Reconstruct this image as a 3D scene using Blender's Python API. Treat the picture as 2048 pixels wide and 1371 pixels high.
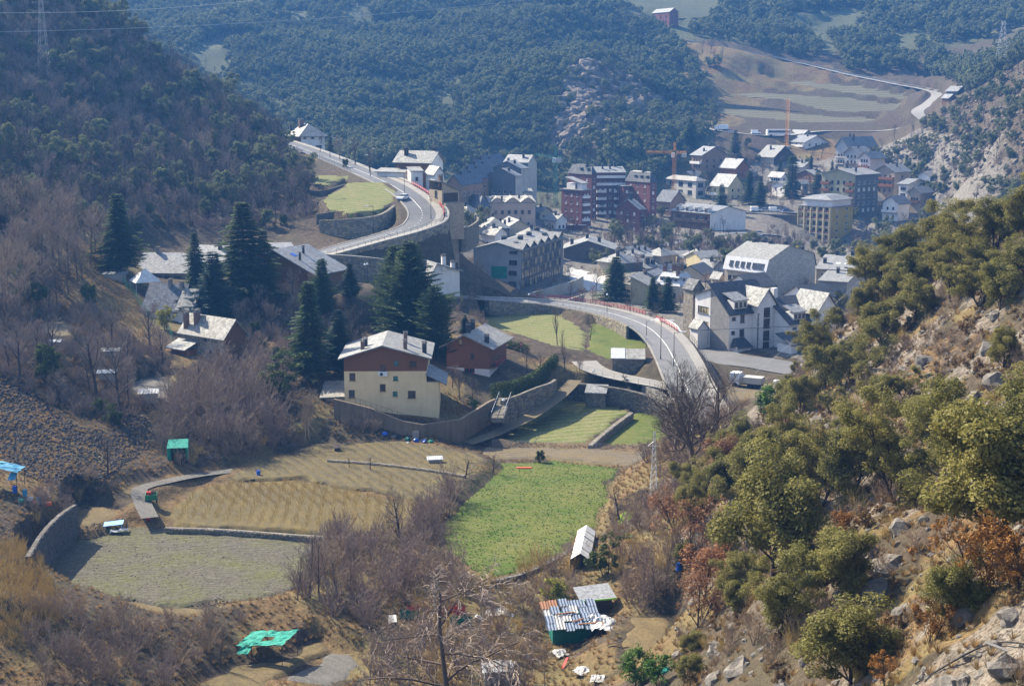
import bpy, bmesh, math, random
import numpy as np
from mathutils import Vector, Matrix, noise as mnoise
random.seed(7); rng = np.random.default_rng(7)
D2R = math.radians
for o in list(bpy.data.objects): bpy.data.objects.remove(o)
scene = bpy.context.scene
COL = scene.collection
# ---------------------------------------------------------------- camera, sky, sun, exposure
PITCH = D2R(10.0); CAMZ = 60.0; FPX = 2844.0; PW, PH = 2048.0, 1371.0
cd = bpy.data.cameras.new('camera'); cam = bpy.data.objects.new('camera', cd); COL.objects.link(cam)
cam.location = (0, 0, CAMZ); cam.rotation_euler = (math.pi/2 - PITCH, 0, 0)
cd.sensor_width = 36.0; cd.lens = 36.0*FPX/PW; cd.clip_start = 0.5; cd.clip_end = 6000
scene.camera = cam
scene.render.resolution_x, scene.render.resolution_y = 1024, 685
SUN_AZ = (-0.76, 0.65); SUN_EL = D2R(40)          # horizontal direction towards the sun, elevation
world = bpy.data.worlds.new('World'); scene.world = world; world.use_nodes = True
nt = world.node_tree; nt.nodes.clear()
sky = nt.nodes.new('ShaderNodeTexSky'); sky.sky_type = 'NISHITA'; sky.sun_disc = False
sky.sun_elevation = SUN_EL; sky.sun_rotation = math.atan2(SUN_AZ[0], SUN_AZ[1]); sky.altitude = 900; sky.dust_density = 2.6; sky.ozone_density = 0.5
bg = nt.nodes.new('ShaderNodeBackground'); bg.inputs['Strength'].default_value = 0.125
wo = nt.nodes.new('ShaderNodeOutputWorld')
nt.links.new(sky.outputs[0], bg.inputs[0]); nt.links.new(bg.outputs[0], wo.inputs[0])
sd = bpy.data.lights.new('sun', 'SUN'); sd.energy = 5.0; sd.angle = D2R(0.6); sd.color = (1.0, 0.90, 0.72)
sun = bpy.data.objects.new('sun', sd); COL.objects.link(sun)
_l = math.hypot(*SUN_AZ)
sdir = Vector((SUN_AZ[0]/_l*math.cos(SUN_EL), SUN_AZ[1]/_l*math.cos(SUN_EL), math.sin(SUN_EL)))
sun.rotation_euler = sdir.to_track_quat('Z', 'Y').to_euler()
vs = scene.view_settings; vs.view_transform = 'Standard'; vs.look = 'None'; vs.gamma = 1; vs.exposure = 1.36; vs.use_curve_mapping = False
scene.cycles.use_denoising = True
scene.cycles.max_bounces = 5; scene.cycles.diffuse_bounces = 3; scene.cycles.glossy_bounces = 2; scene.cycles.transmission_bounces = 2
scene.cycles.transparent_max_bounces = 6; scene.cycles.volume_bounces = 0
scene.cycles.caustics_reflective = False; scene.cycles.caustics_refractive = False

# ---------------------------------------------------------------- pixel <-> place helpers (photo pixels 2048 x 1371)
CP, SP = math.cos(PITCH), math.sin(PITCH)
def ray(px, py):
    x = (px-PW/2)/FPX; u = -(py-PH/2)/FPX
    return (x, CP+u*SP, -SP+u*CP)
def at(px, py, D):
    r = ray(px, py); t = D/r[1]
    return Vector((r[0]*t, D, CAMZ+r[2]*t))
def atz(px, py, z):                       # z relative to camera level
    r = ray(px, py); t = z/r[2]
    return Vector((r[0]*t, r[1]*t, CAMZ+z))
def proj(p):
    x, y, z = p[0], p[1], p[2]-CAMZ
    dep = y*CP - z*SP; up = y*SP + z*CP
    return PW/2+FPX*x/dep, PH/2-FPX*up/dep

# ---------------------------------------------------------------- object helpers
def tag(o, label=None, cat=None, group=None, kind=None):
    if label: o['label'] = label
    if cat: o['category'] = cat
    if group: o['group'] = group
    if kind: o['kind'] = kind
    return o
def link(o, parent=None):
    COL.objects.link(o)
    if parent is not None: o.parent = parent
    return o
def empty(name, loc=(0, 0, 0), rz=0, sc=1):
    o = bpy.data.objects.new(name, None); link(o); o.location = loc; o.rotation_euler = (0, 0, rz); o.scale = (sc, sc, sc)
    o.empty_display_size = 0.3
    return o
def mobj(name, mesh, parent=None, loc=None, rz=None):
    o = bpy.data.objects.new(name, mesh); link(o, parent)
    if loc is not None: o.location = loc
    if rz is not None: o.rotation_euler = (0, 0, rz)
    return o
class MB:
    """collects faces; every face has a material slot"""
    def __init__(s): s.v = []; s.f = []; s.m = []; s.mats = []
    def slot(s, mat):
        if mat not in s.mats: s.mats.append(mat)
        return s.mats.index(mat)
    def face(s, pts, mat=0):
        i = len(s.v); s.v.extend([tuple(p) for p in pts]); s.f.append(list(range(i, i+len(pts)))); s.m.append(mat)
    def box(s, x0, x1, y0, y1, z0, z1, mat=0):
        i = len(s.v)
        s.v += [(x0,y0,z0),(x1,y0,z0),(x1,y1,z0),(x0,y1,z0),(x0,y0,z1),(x1,y0,z1),(x1,y1,z1),(x0,y1,z1)]
        for q in ((0,3,2,1),(4,5,6,7),(0,1,5,4),(1,2,6,5),(2,3,7,6),(3,0,4,7)):
            s.f.append([i+k for k in q]); s.m.append(mat)
    def slab(s, pts, th, mat=0):           # polygon pts (top), extruded down by th
        pts = [Vector(p) for p in pts]; n = len(pts); i = len(s.v)
        s.v += [tuple(p) for p in pts] + [(p.x, p.y, p.z-th) for p in pts]
        s.f.append(list(range(i, i+n))); s.m.append(mat)
        s.f.append(list(range(i+2*n-1, i+n-1, -1))); s.m.append(mat)
        for k in range(n):
            a, b = k, (k+1) % n
            s.f.append([i+a, i+n+a, i+n+b, i+b]); s.m.append(mat)
    def tube(s, p0, p1, r0, r1=None, n=5, mat=0, cap=True):
        r1 = r0 if r1 is None else r1
        p0, p1 = Vector(p0), Vector(p1); d = (p1-p0)
        if d.length < 1e-6: return
        d.normalize(); a = d.orthogonal().normalized(); b = d.cross(a); i = len(s.v)
        for p, r in ((p0, r0), (p1, r1)):
            for k in range(n):
                t = 2*math.pi*k/n; q = p + (a*math.cos(t)+b*math.sin(t))*r; s.v.append(tuple(q))
        for k in range(n):
            s.f.append([i+k, i+(k+1) % n, i+n+(k+1) % n, i+n+k]); s.m.append(mat)
        if cap:
            s.f.append([i+n+k for k in range(n)]); s.m.append(mat)
            s.f.append([i+k for k in reversed(range(n))]); s.m.append(mat)
    def path(s, pts, r, n=5, mat=0):
        for a, b in zip(pts[:-1], pts[1:]): s.tube(a, b, r, r, n, mat)
    def mesh(s, name, mats=None, smooth=False):
        me = bpy.data.meshes.new(name); me.from_pydata(s.v, [], s.f)
        for m in (mats if isinstance(mats, (list, tuple)) else [mats] if mats else s.mats): me.materials.append(m)
        if len(s.m) and max(s.m) > 0: me.polygons.foreach_set('material_index', s.m)
        if smooth: me.polygons.foreach_set('use_smooth', [True]*len(me.polygons))
        me.update()
        return me
    def build(s, name, mats, parent=None, loc=None, rz=None, smooth=False):
        return mobj(name, s.mesh(name, mats, smooth), parent, loc, rz)
def np_mesh(name, V, F, mats, smooth=False, mi=None):
    """V (n,3) array, F (m,k) array of equal sized faces"""
    V = np.asarray(V, np.float32); F = np.asarray(F, np.int32); me = bpy.data.meshes.new(name)
    me.vertices.add(len(V)); me.vertices.foreach_set('co', V.ravel())
    k = F.shape[1]; me.loops.add(F.size); me.loops.foreach_set('vertex_index', F.ravel())
    me.polygons.add(len(F)); me.polygons.foreach_set('loop_start', np.arange(0, F.size, k, dtype=np.int32))
    me.polygons.foreach_set('loop_total', np.full(len(F), k, np.int32))
    for m in (mats if isinstance(mats, (list, tuple)) else [mats]): me.materials.append(m)
    if mi is not None: me.polygons.foreach_set('material_index', np.asarray(mi, np.int32))
    me.polygons.foreach_set('use_smooth', np.full(len(F), smooth))
    me.update(calc_edges=True)
    return me
def copy_tree(o, parent=None):
    c = o.copy(); link(c)
    if parent is not None: c.parent = parent
    for ch in list(o.children): copy_tree(ch, c)
    return c

# ---------------------------------------------------------------- materials
MATS = {}
class NT:
    def __init__(s, name):
        s.mat = bpy.data.materials.new(name); s.mat.use_nodes = True; s.t = s.mat.node_tree; s.t.nodes.clear()
        s.out = s.t.nodes.new('ShaderNodeOutputMaterial'); s.b = s.t.nodes.new('ShaderNodeBsdfPrincipled')
        s.t.links.new(s.b.outputs[0], s.out.inputs[0]); s._pos = None
    def n(s, typ, **kw):
        nd = s.t.nodes.new(typ)
        for k, v in kw.items():
            if k.startswith('i_'):
                nd.inputs[int(k[2:]) if k[2:].isdigit() else k[2:].replace('_', ' ')].default_value = v
            else: setattr(nd, k, v)
        return nd
    def l(s, a, b): s.t.links.new(a, b)
    @property
    def pos(s):
        if s._pos is None: s._pos = s.n('ShaderNodeNewGeometry').outputs['Position']
        return s._pos
    @property
    def obj(s): return s.n('ShaderNodeTexCoord').outputs['Object']
    def noise(s, scale, detail=4, rough=0.6, vec=None, dist=0.0):
        nd = s.n('ShaderNodeTexNoise'); nd.inputs['Scale'].default_value = scale; nd.inputs['Detail'].default_value = detail
        nd.inputs['Roughness'].default_value = rough; nd.inputs['Distortion'].default_value = dist
        s.l(vec if vec is not None else s.pos, nd.inputs['Vector']); return nd.outputs['Fac']
    def ramp(s, fac, stops, interp='LINEAR'):
        nd = s.n('ShaderNodeValToRGB'); cr = nd.color_ramp; cr.interpolation = interp
        while len(cr.elements) > 1: cr.elements.remove(cr.elements[-1])
        for i, (p, c) in enumerate(stops):
            e = cr.elements[0] if i == 0 else cr.elements.new(p)
            e.position = p; c = c if isinstance(c, (tuple, list)) else (c, c, c); e.color = (c[0], c[1], c[2], 1)
        s.l(fac, nd.inputs[0]); return nd.outputs[0]
    def mix(s, fac, a, b, typ='MIX'):
        nd = s.n('ShaderNodeMix'); nd.data_type = 'RGBA'; nd.blend_type = typ
        for inp, v in ((nd.inputs[0], fac), (nd.inputs[6], a), (nd.inputs[7], b)):
            if isinstance(v, (int, float)): inp.default_value = v
            elif isinstance(v, (tuple, list)): inp.default_value = (v[0], v[1], v[2], 1)
            else: s.l(v, inp)
        return nd.outputs[2]
    def math(s, op, a, b=0.0, c=None):
        nd = s.n('ShaderNodeMath'); nd.operation = op
        for i, v in enumerate((a, b) if c is None else (a, b, c)):
            if isinstance(v, (int, float)): nd.inputs[i].default_value = v
            else: s.l(v, nd.inputs[i])
        return nd.outputs[0]
    def xyz(s, vec=None):
        nd = s.n('ShaderNodeSeparateXYZ'); s.l(vec if vec is not None else s.pos, nd.inputs[0]); return nd.outputs
    def bump(s, h, strength=0.5, dist=0.1):
        nd = s.n('ShaderNodeBump'); nd.inputs['Strength'].default_value = strength; nd.inputs['Distance'].default_value = dist
        s.l(h, nd.inputs['Height']); s.l(nd.outputs[0], s.b.inputs['Normal'])
    def fin(s, col, rough=0.8, spec=0.3, metal=0.0):
        if isinstance(col, (tuple, list)): s.b.inputs['Base Color'].default_value = (col[0], col[1], col[2], 1)
        else: s.l(col, s.b.inputs['Base Color'])
        if isinstance(rough, (int, float)): s.b.inputs['Roughness'].default_value = rough
        else: s.l(rough, s.b.inputs['Roughness'])
        s.b.inputs['Specular IOR Level'].default_value = spec; s.b.inputs['Metallic'].default_value = metal
        return s.mat
def srgb(r, g, b):
    f = lambda c: (c/255/12.92 if c <= 10 else ((c/255+0.055)/1.055)**2.4)
    return (f(r), f(g), f(b))
def plain(name, col, rough=0.7, spec=0.3, metal=0.0, var=0.18, scale=1.2):
    if name in MATS: return MATS[name]
    t = NT(name); a = t.noise(scale, 5, 0.65)
    c = t.mix(t.ramp(a, [(0.3, 0), (0.7, 1)]), tuple(x*(1-var) for x in col), tuple(min(1, x*(1+var)) for x in col))
    MATS[name] = t.fin(c, rough, spec, metal); return MATS[name]
def plaster(name, col, dirt=0.25):
    t = NT(name); big = t.noise(0.35, 4, 0.6); fine = t.noise(6, 4, 0.6)
    x = t.xyz(); st = t.n('ShaderNodeCombineXYZ'); t.l(t.math('MULTIPLY', x[0], 1.6), st.inputs[0]); t.l(t.math('MULTIPLY', x[1], 1.6), st.inputs[1]); t.l(t.math('MULTIPLY', x[2], 0.12), st.inputs[2])
    streak = t.noise(1.0, 5, 0.7, st.outputs[0])
    m = t.math('MULTIPLY', t.ramp(streak, [(0.45, 0), (0.75, 1)]), dirt)
    c = t.mix(t.ramp(big, [(0.3, 0), (0.7, 1)]), tuple(v*0.86 for v in col), tuple(min(0.9, v*1.06) for v in col))
    c = t.mix(m, c, tuple(v*0.5 for v in col)); t.bump(fine, 0.25, 0.03)
    MATS[name] = t.fin(c, 0.88, 0.2); return MATS[name]
def slate(name, col, sc=2.2, gloss=0.5):
    t = NT(name); tc = t.obj
    vor = t.n('ShaderNodeTexVoronoi'); vor.inputs['Scale'].default_value = sc; t.l(tc, vor.inputs['Vector'])
    sep = t.n('ShaderNodeSeparateColor'); t.l(vor.outputs['Color'], sep.inputs[0])
    x = t.xyz(tc); rows = t.math('FRACT', t.math('MULTIPLY', x[2], 3.4))
    big = t.noise(0.22, 4, 0.65); fine = t.noise(3.0, 4, 0.7)
    c = t.mix(sep.outputs[0], tuple(v*0.6 for v in col), tuple(min(1, v*1.3) for v in col))
    c = t.mix(t.ramp(big, [(0.35, 0), (0.7, 0.55)]), c, tuple(v*f for v, f in zip(col, (0.72, 0.70, 0.60))))
    c = t.mix(t.ramp(fine, [(0.62, 0), (0.75, 0.6)]), c, tuple(min(1, v*1.35) for v in col))
    c = t.mix(t.ramp(rows, [(0.0, 0.6), (0.12, 0)]), c, tuple(v*0.45 for v in col))
    t.bump(t.math('ADD', rows, sep.outputs[1]), 0.5, 0.04)
    MATS[name] = t.fin(c, t.ramp(sep.outputs[2], [(0, gloss-0.08), (1, gloss+0.15)]), 0.5); return MATS[name]
def stone(name, col, sc=1.6, joint=0.45, spread=0.4):
    t = NT(name); tc = t.obj
    w = t.n('ShaderNodeVectorMath'); w.operation = 'MULTIPLY'; t.l(tc, w.inputs[0]); w.inputs[1].default_value = (1, 1, 1.6)
    vor = t.n('ShaderNodeTexVoronoi'); vor.inputs['Scale'].default_value = sc; t.l(w.outputs[0], vor.inputs['Vector'])
    ed = t.n('ShaderNodeTexVoronoi'); ed.feature = 'DISTANCE_TO_EDGE'; ed.inputs['Scale'].default_value = sc; t.l(w.outputs[0], ed.inputs['Vector'])
    sep = t.n('ShaderNodeSeparateColor'); t.l(vor.outputs['Color'], sep.inputs[0])
    c = t.mix(sep.outputs[0], tuple(v*(1-spread) for v in col), tuple(min(1, v*(1+spread)) for v in col))
    c = t.mix(t.math('MULTIPLY', sep.outputs[1], 0.5), c, (col[0]*1.1, col[1]*0.92, col[2]*0.7))
    e = t.ramp(ed.outputs['Distance'], [(0.0, 1), (0.09, 0)])
    c = t.mix(t.math('MULTIPLY', e, 0.8), c, tuple(v*joint for v in col))
    big = t.noise(0.4, 4, 0.6); c = t.mix(t.ramp(big, [(0.4, 0), (0.75, 0.45)]), c, tuple(v*0.5 for v in col))
    t.bump(t.math('SUBTRACT', 1.0, e), 0.7, 0.08)
    MATS[name] = t.fin(c, 0.9, 0.2); return MATS[name]
def brickwork(name, col, mortar, sw=0.5, sh=0.16):
    t = NT(name); x = t.xyz(t.obj); cb = t.n('ShaderNodeCombineXYZ')
    t.l(t.math('ADD', x[0], x[1]), cb.inputs[0]); t.l(x[2], cb.inputs[1])
    b = t.n('ShaderNodeTexBrick'); t.l(cb.outputs[0], b.inputs['Vector']); b.inputs['Scale'].default_value = 1
    b.inputs['Brick Width'].default_value = sw; b.inputs['Row Height'].default_value = sh; b.inputs['Mortar Size'].default_value = 0.012
    b.inputs['Color1'].default_value = (*[v*0.8 for v in col], 1); b.inputs['Color2'].default_value = (*[v*1.2 for v in col], 1); b.inputs['Mortar'].default_value = (*mortar, 1)
    big = t.noise(0.3, 4, 0.6); c = t.mix(t.ramp(big, [(0.4, 0), (0.75, 0.4)]), b.outputs['Color'], tuple(v*0.6 for v in col))
    t.bump(b.outputs['Fac'], -0.3, 0.02)
    MATS[name] = t.fin(c, 0.85, 0.2); return MATS[name]
def wood(name, col, w=0.14, vert=False):
    t = NT(name); x = t.xyz(t.obj); h = t.math('ADD', x[0], x[1]) if vert else x[2]
    fr = t.math('FRACT', t.math('DIVIDE', h, w)); gap = t.ramp(fr, [(0.0, 1), (0.12, 0), (0.92, 0), (1, 1)])
    g = t.noise(2.5, 5, 0.7); c = t.mix(g, tuple(v*0.65 for v in col), tuple(v*1.3 for v in col))
    c = t.mix(t.math('MULTIPLY', gap, 0.75), c, tuple(v*0.3 for v in col)); t.bump(gap, -0.5, 0.03)
    MATS[name] = t.fin(c, 0.75, 0.25); return MATS[name]
def glass(name, col=(0.03, 0.035, 0.045), rough=0.12):
    t = NT(name); n = t.noise(0.8, 2); c = t.mix(t.ramp(n, [(0.4, 0), (0.6, 1)]), tuple(v*0.5 for v in col), tuple(v*1.6 for v in col))
    MATS[name] = t.fin(c, rough, 0.6); return MATS[name]

slate('slate_pale', (0.205, 0.205, 0.2), gloss=0.66); slate('slate_mid', (0.185, 0.19, 0.2), gloss=0.6); slate('slate_dark', (0.05, 0.056, 0.07), gloss=0.7)
slate('slate_blue', (0.085, 0.098, 0.125), gloss=0.75); slate('slate_warm', (0.235, 0.225, 0.205), gloss=0.65)
plaster('cream', (0.82, 0.62, 0.35), 0.15); plaster('white_wall', (0.74, 0.70, 0.66)); plaster('pale_pink', (0.62, 0.53, 0.50))
plaster('beige', (0.46, 0.39, 0.29)); plaster('tan', (0.40, 0.33, 0.24)); plaster('grey_wall', (0.36, 0.36, 0.36)); plaster('pale_yellow', (0.64, 0.53, 0.30))
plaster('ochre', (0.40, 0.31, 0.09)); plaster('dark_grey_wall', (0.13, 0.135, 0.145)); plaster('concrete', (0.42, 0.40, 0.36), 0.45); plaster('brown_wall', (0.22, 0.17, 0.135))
plaster('concrete_old', (0.19, 0.148, 0.105), 0.85); plaster('olive_grey', (0.34, 0.31, 0.20)); plaster('salmon', (0.50, 0.36, 0.27))
stone('rubble', (0.20, 0.185, 0.155), 2.2); stone('rubble_pale', (0.30, 0.275, 0.23), 1.8); stone('rubble_dark', (0.13, 0.12, 0.11), 2.0); stone('big_stone', (0.24, 0.215, 0.17), 0.9)
stone('grey_ashlar', (0.27, 0.265, 0.26), 2.6, 0.7, 0.2); stone('dry_stone', (0.22, 0.2, 0.17), 2.6)
brickwork('red_brick', (0.155, 0.05, 0.046), (0.16, 0.10, 0.09)); brickwork('brown_brick', (0.26, 0.16, 0.10), (0.3, 0.25, 0.2)); brickwork('dark_brick', (0.10, 0.085, 0.08), (0.13, 0.12, 0.11))
brickwork('block_grey', (0.38, 0.36, 0.32), (0.28, 0.27, 0.25), 0.6, 0.3); brickwork('tan_brick', (0.36, 0.28, 0.2), (0.3, 0.26, 0.2), 0.6, 0.25)
wood('wood_red', (0.20, 0.082, 0.034)); wood('wood_brown', (0.16, 0.08, 0.04)); wood('wood_dark', (0.06, 0.04, 0.03)); wood('wood_orange', (0.23, 0.095, 0.05)); wood('wood_grey', (0.28, 0.26, 0.23), 0.2)
glass('glass'); glass('glass_blue', (0.06, 0.08, 0.11)); glass('glass_warm', (0.30, 0.24, 0.13), 0.3); glass('glass_teal', (0.02, 0.10, 0.09), 0.3)
plain('white_paint', (0.75, 0.75, 0.74), 0.5); plain('frame_brown', (0.11, 0.055, 0.03), 0.6); plain('frame_white', (0.62, 0.6, 0.56), 0.6); plain('frame_dark', (0.03, 0.03, 0.032), 0.5)
plain('metal_dark', (0.035, 0.04, 0.05), 0.5, 0.5, 0.3); plain('metal_grey', (0.35, 0.36, 0.38), 0.45, 0.5, 0.6); plain('metal_pale', (0.42, 0.43, 0.45), 0.55, 0.4, 0.2)
plain('red_paint', (0.38, 0.035, 0.04), 0.5); plain('orange_crane', (0.66, 0.30, 0.06), 0.6); plain('green_crane', (0.06, 0.24, 0.17), 0.6)
plain('net_green', (0.012, 0.19, 0.12), 0.85, var=0.45, scale=3); plain('net_teal', (0.02, 0.225, 0.165), 0.85, var=0.45, scale=3); plain('tarp_blue', (0.05, 0.22, 0.35), 0.6, var=0.4, scale=3); plain('tarp_white', (0.56, 0.55, 0.52), 0.7); plain('plastic_blue', (0.02, 0.09, 0.42), 0.4)
plain('blue_board', (0.22, 0.42, 0.68), 0.5); plain('rubber', (0.015, 0.015, 0.016), 0.8); plain('lime_green', (0.22, 0.5, 0.06), 0.7)
plain('teal_paint', (0.01, 0.13, 0.10), 0.6); plain('orange_plastic', (0.65, 0.12, 0.03), 0.5); plain('red_plastic', (0.55, 0.03, 0.03), 0.5)
plain('yellow_paint', (0.62, 0.44, 0.03), 0.6); plain('chimney_brick', (0.17, 0.10, 0.075), 0.9); plain('chimney_grey', (0.22, 0.21, 0.20), 0.9); plain('chimney_dark', (0.045, 0.045, 0.05), 0.9)
plain('car_white', (0.75, 0.76, 0.77), 0.25, 0.6, var=0.04); plain('car_silver', (0.42, 0.43, 0.45), 0.3, 0.6, 0.5, 0.05); plain('car_dark', (0.03, 0.035, 0.05), 0.25, 0.6, var=0.05); plain('car_blue', (0.03, 0.08, 0.28), 0.25, 0.6, var=0.05); plain('car_glass', (0.015, 0.018, 0.022), 0.1, 0.7, var=0.05)
plain('tractor_green', (0.02, 0.17, 0.07), 0.5); plain('lamp_white', (0.8, 0.8, 0.8), 0.3); plain('soil_dark', (0.05, 0.042, 0.035), 0.95)
plain('tarp_grey', (0.36, 0.35, 0.33), 0.75, var=0.4, scale=3); plain('court_red', (0.36, 0.12, 0.11), 0.8); plain('slab_concrete', (0.25, 0.237, 0.215), 0.85); plain('court_pale', (0.42, 0.41, 0.39), 0.85); plain('marking', (0.65, 0.64, 0.6), 0.7)
plain('corrugated_grey', (0.24, 0.245, 0.25), 0.6, 0.3, 0.1, 0.45, 3); plain('corrugated_blue', (0.075, 0.105, 0.16), 0.6, 0.3, 0.1, 0.5, 3); plain('rust', (0.22, 0.10, 0.05), 0.8); plain('poly_film', (0.62, 0.60, 0.55), 0.45)
def asphalt(name, col):
    t = NT(name); b = t.noise(0.25, 4, 0.6); f = t.noise(9, 4, 0.7)
    c = t.mix(t.ramp(b, [(0.3, 0), (0.7, 1)]), tuple(v*0.85 for v in col), tuple(v*1.15 for v in col)); c = t.mix(t.ramp(f, [(0.4, 0), (0.7, 0.35)]), c, tuple(v*1.5 for v in col)); c = t.mix(t.ramp(t.noise(0.7, 6, 0.75, dist=1.5), [(0.52, 0), (0.6, 0.45)]), c, tuple(v*0.6 for v in col))
    MATS[name] = t.fin(c, 0.75, 0.35); return MATS[name]
asphalt('asphalt', (0.08, 0.081, 0.085)); asphalt('asphalt_pale', (0.125, 0.122, 0.12)); asphalt('pavement', (0.215, 0.2, 0.175))
def field_mat(name, c1, c2, c3, ang, row, rowamt, p=0.5, sc=0.25, strip=None):
    """rows of crop running at angle ang, spaced row metres; c1 main, c2 second, c3 in furrow"""
    t = NT(name); x = t.xyz(); w = t.noise(0.12, 2, 0.5)
    s = t.math('ADD', t.math('MULTIPLY', x[0], math.cos(ang)), t.math('MULTIPLY', x[1], math.sin(ang)))
    s = t.math('ADD', s, t.math('MULTIPLY', w, 9.0 if name == 'ploughed' else 1.5))
    wave = t.math('SINE', t.math('MULTIPLY', s, 2*math.pi/row)); wv = t.math('MULTIPLY_ADD', wave, 0.5, 0.5)
    big = t.noise(sc, 5, 0.65); fine = t.noise(5, 5, 0.75); mid = t.noise(1.2, 4, 0.7)
    c = t.mix(t.ramp(big, [(p-0.12, 0), (p+0.12, 1)]), c1, c2)
    c = t.mix(t.math('MULTIPLY', t.ramp(t.math('ADD', wv, t.math('MULTIPLY_ADD', fine, 0.9, -0.45)), [(0.35, 0), (0.85, 1)]), rowamt), c, c3)
    c = t.mix(t.ramp(mid, [(0.52, 0), (0.68, 0.75)]), c, c3); c = t.mix(t.ramp(t.noise(0.45, 5, 0.7), [(0.55, 0), (0.7, 0.55)]), c, tuple(0.5*(v+w) for v, w in zip(c1, (0.15, 0.13, 0.1)))); c = t.mix(t.ramp(fine, [(0.38, 0.75), (0.52, 0)]), c, tuple(v*0.4 for v in c1))
    t.bump(t.math('ADD', t.math('MULTIPLY', wv, -rowamt), fine), 0.8, 0.12)
    MATS[name] = t.fin(c, 0.95, 0.1); return MATS[name]
field_mat('grass_green', (0.068, 0.112, 0.014), (0.135, 0.142, 0.034), (0.16, 0.14, 0.065), D2R(75), 2.3, 0.25, sc=0.14)
field_mat('grass_pale', (0.115, 0.15, 0.03), (0.17, 0.165, 0.06), (0.24, 0.21, 0.12), D2R(110), 2.2, 0.6)
field_mat('grass_dull', (0.15, 0.165, 0.05), (0.2, 0.185, 0.09), (0.26, 0.23, 0.15), D2R(60), 1.3, 0.6)
field_mat('ploughed', (0.098, 0.086, 0.064), (0.105, 0.108, 0.034), (0.165, 0.15, 0.12), D2R(100), 0.9, 0.3, 0.52, 0.16)
field_mat('vine_field', (0.125, 0.102, 0.052), (0.095, 0.08, 0.052), (0.19, 0.145, 0.05), D2R(28), 1.6, 0.3)
field_mat('vine_gold', (0.15, 0.112, 0.045), (0.115, 0.095, 0.052), (0.2, 0.15, 0.045), D2R(4), 1.5, 0.25)
field_mat('dry_straw', (0.19, 0.14, 0.07), (0.13, 0.105, 0.05), (0.11, 0.085, 0.055), D2R(30), 3.0, 0.3)
field_mat('garden_soil', (0.155, 0.125, 0.085), (0.18, 0.135, 0.06), (0.16, 0.14, 0.11), D2R(88), 1.2, 0.5)
field_mat('grey_soil', (0.15, 0.14, 0.125), (0.12, 0.112, 0.1), (0.18, 0.17, 0.15), D2R(40), 1.0, 0.3)
field_mat('vineyard_far', (0.155, 0.148, 0.085), (0.19, 0.172, 0.11), (0.10, 0.09, 0.065), D2R(86), 3.2, 0.8, 0.5, 0.05)
field_mat('lawn', (0.14, 0.24, 0.02), (0.17, 0.27, 0.025), (0.2, 0.22, 0.06), D2R(20), 4.0, 0.15)
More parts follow.
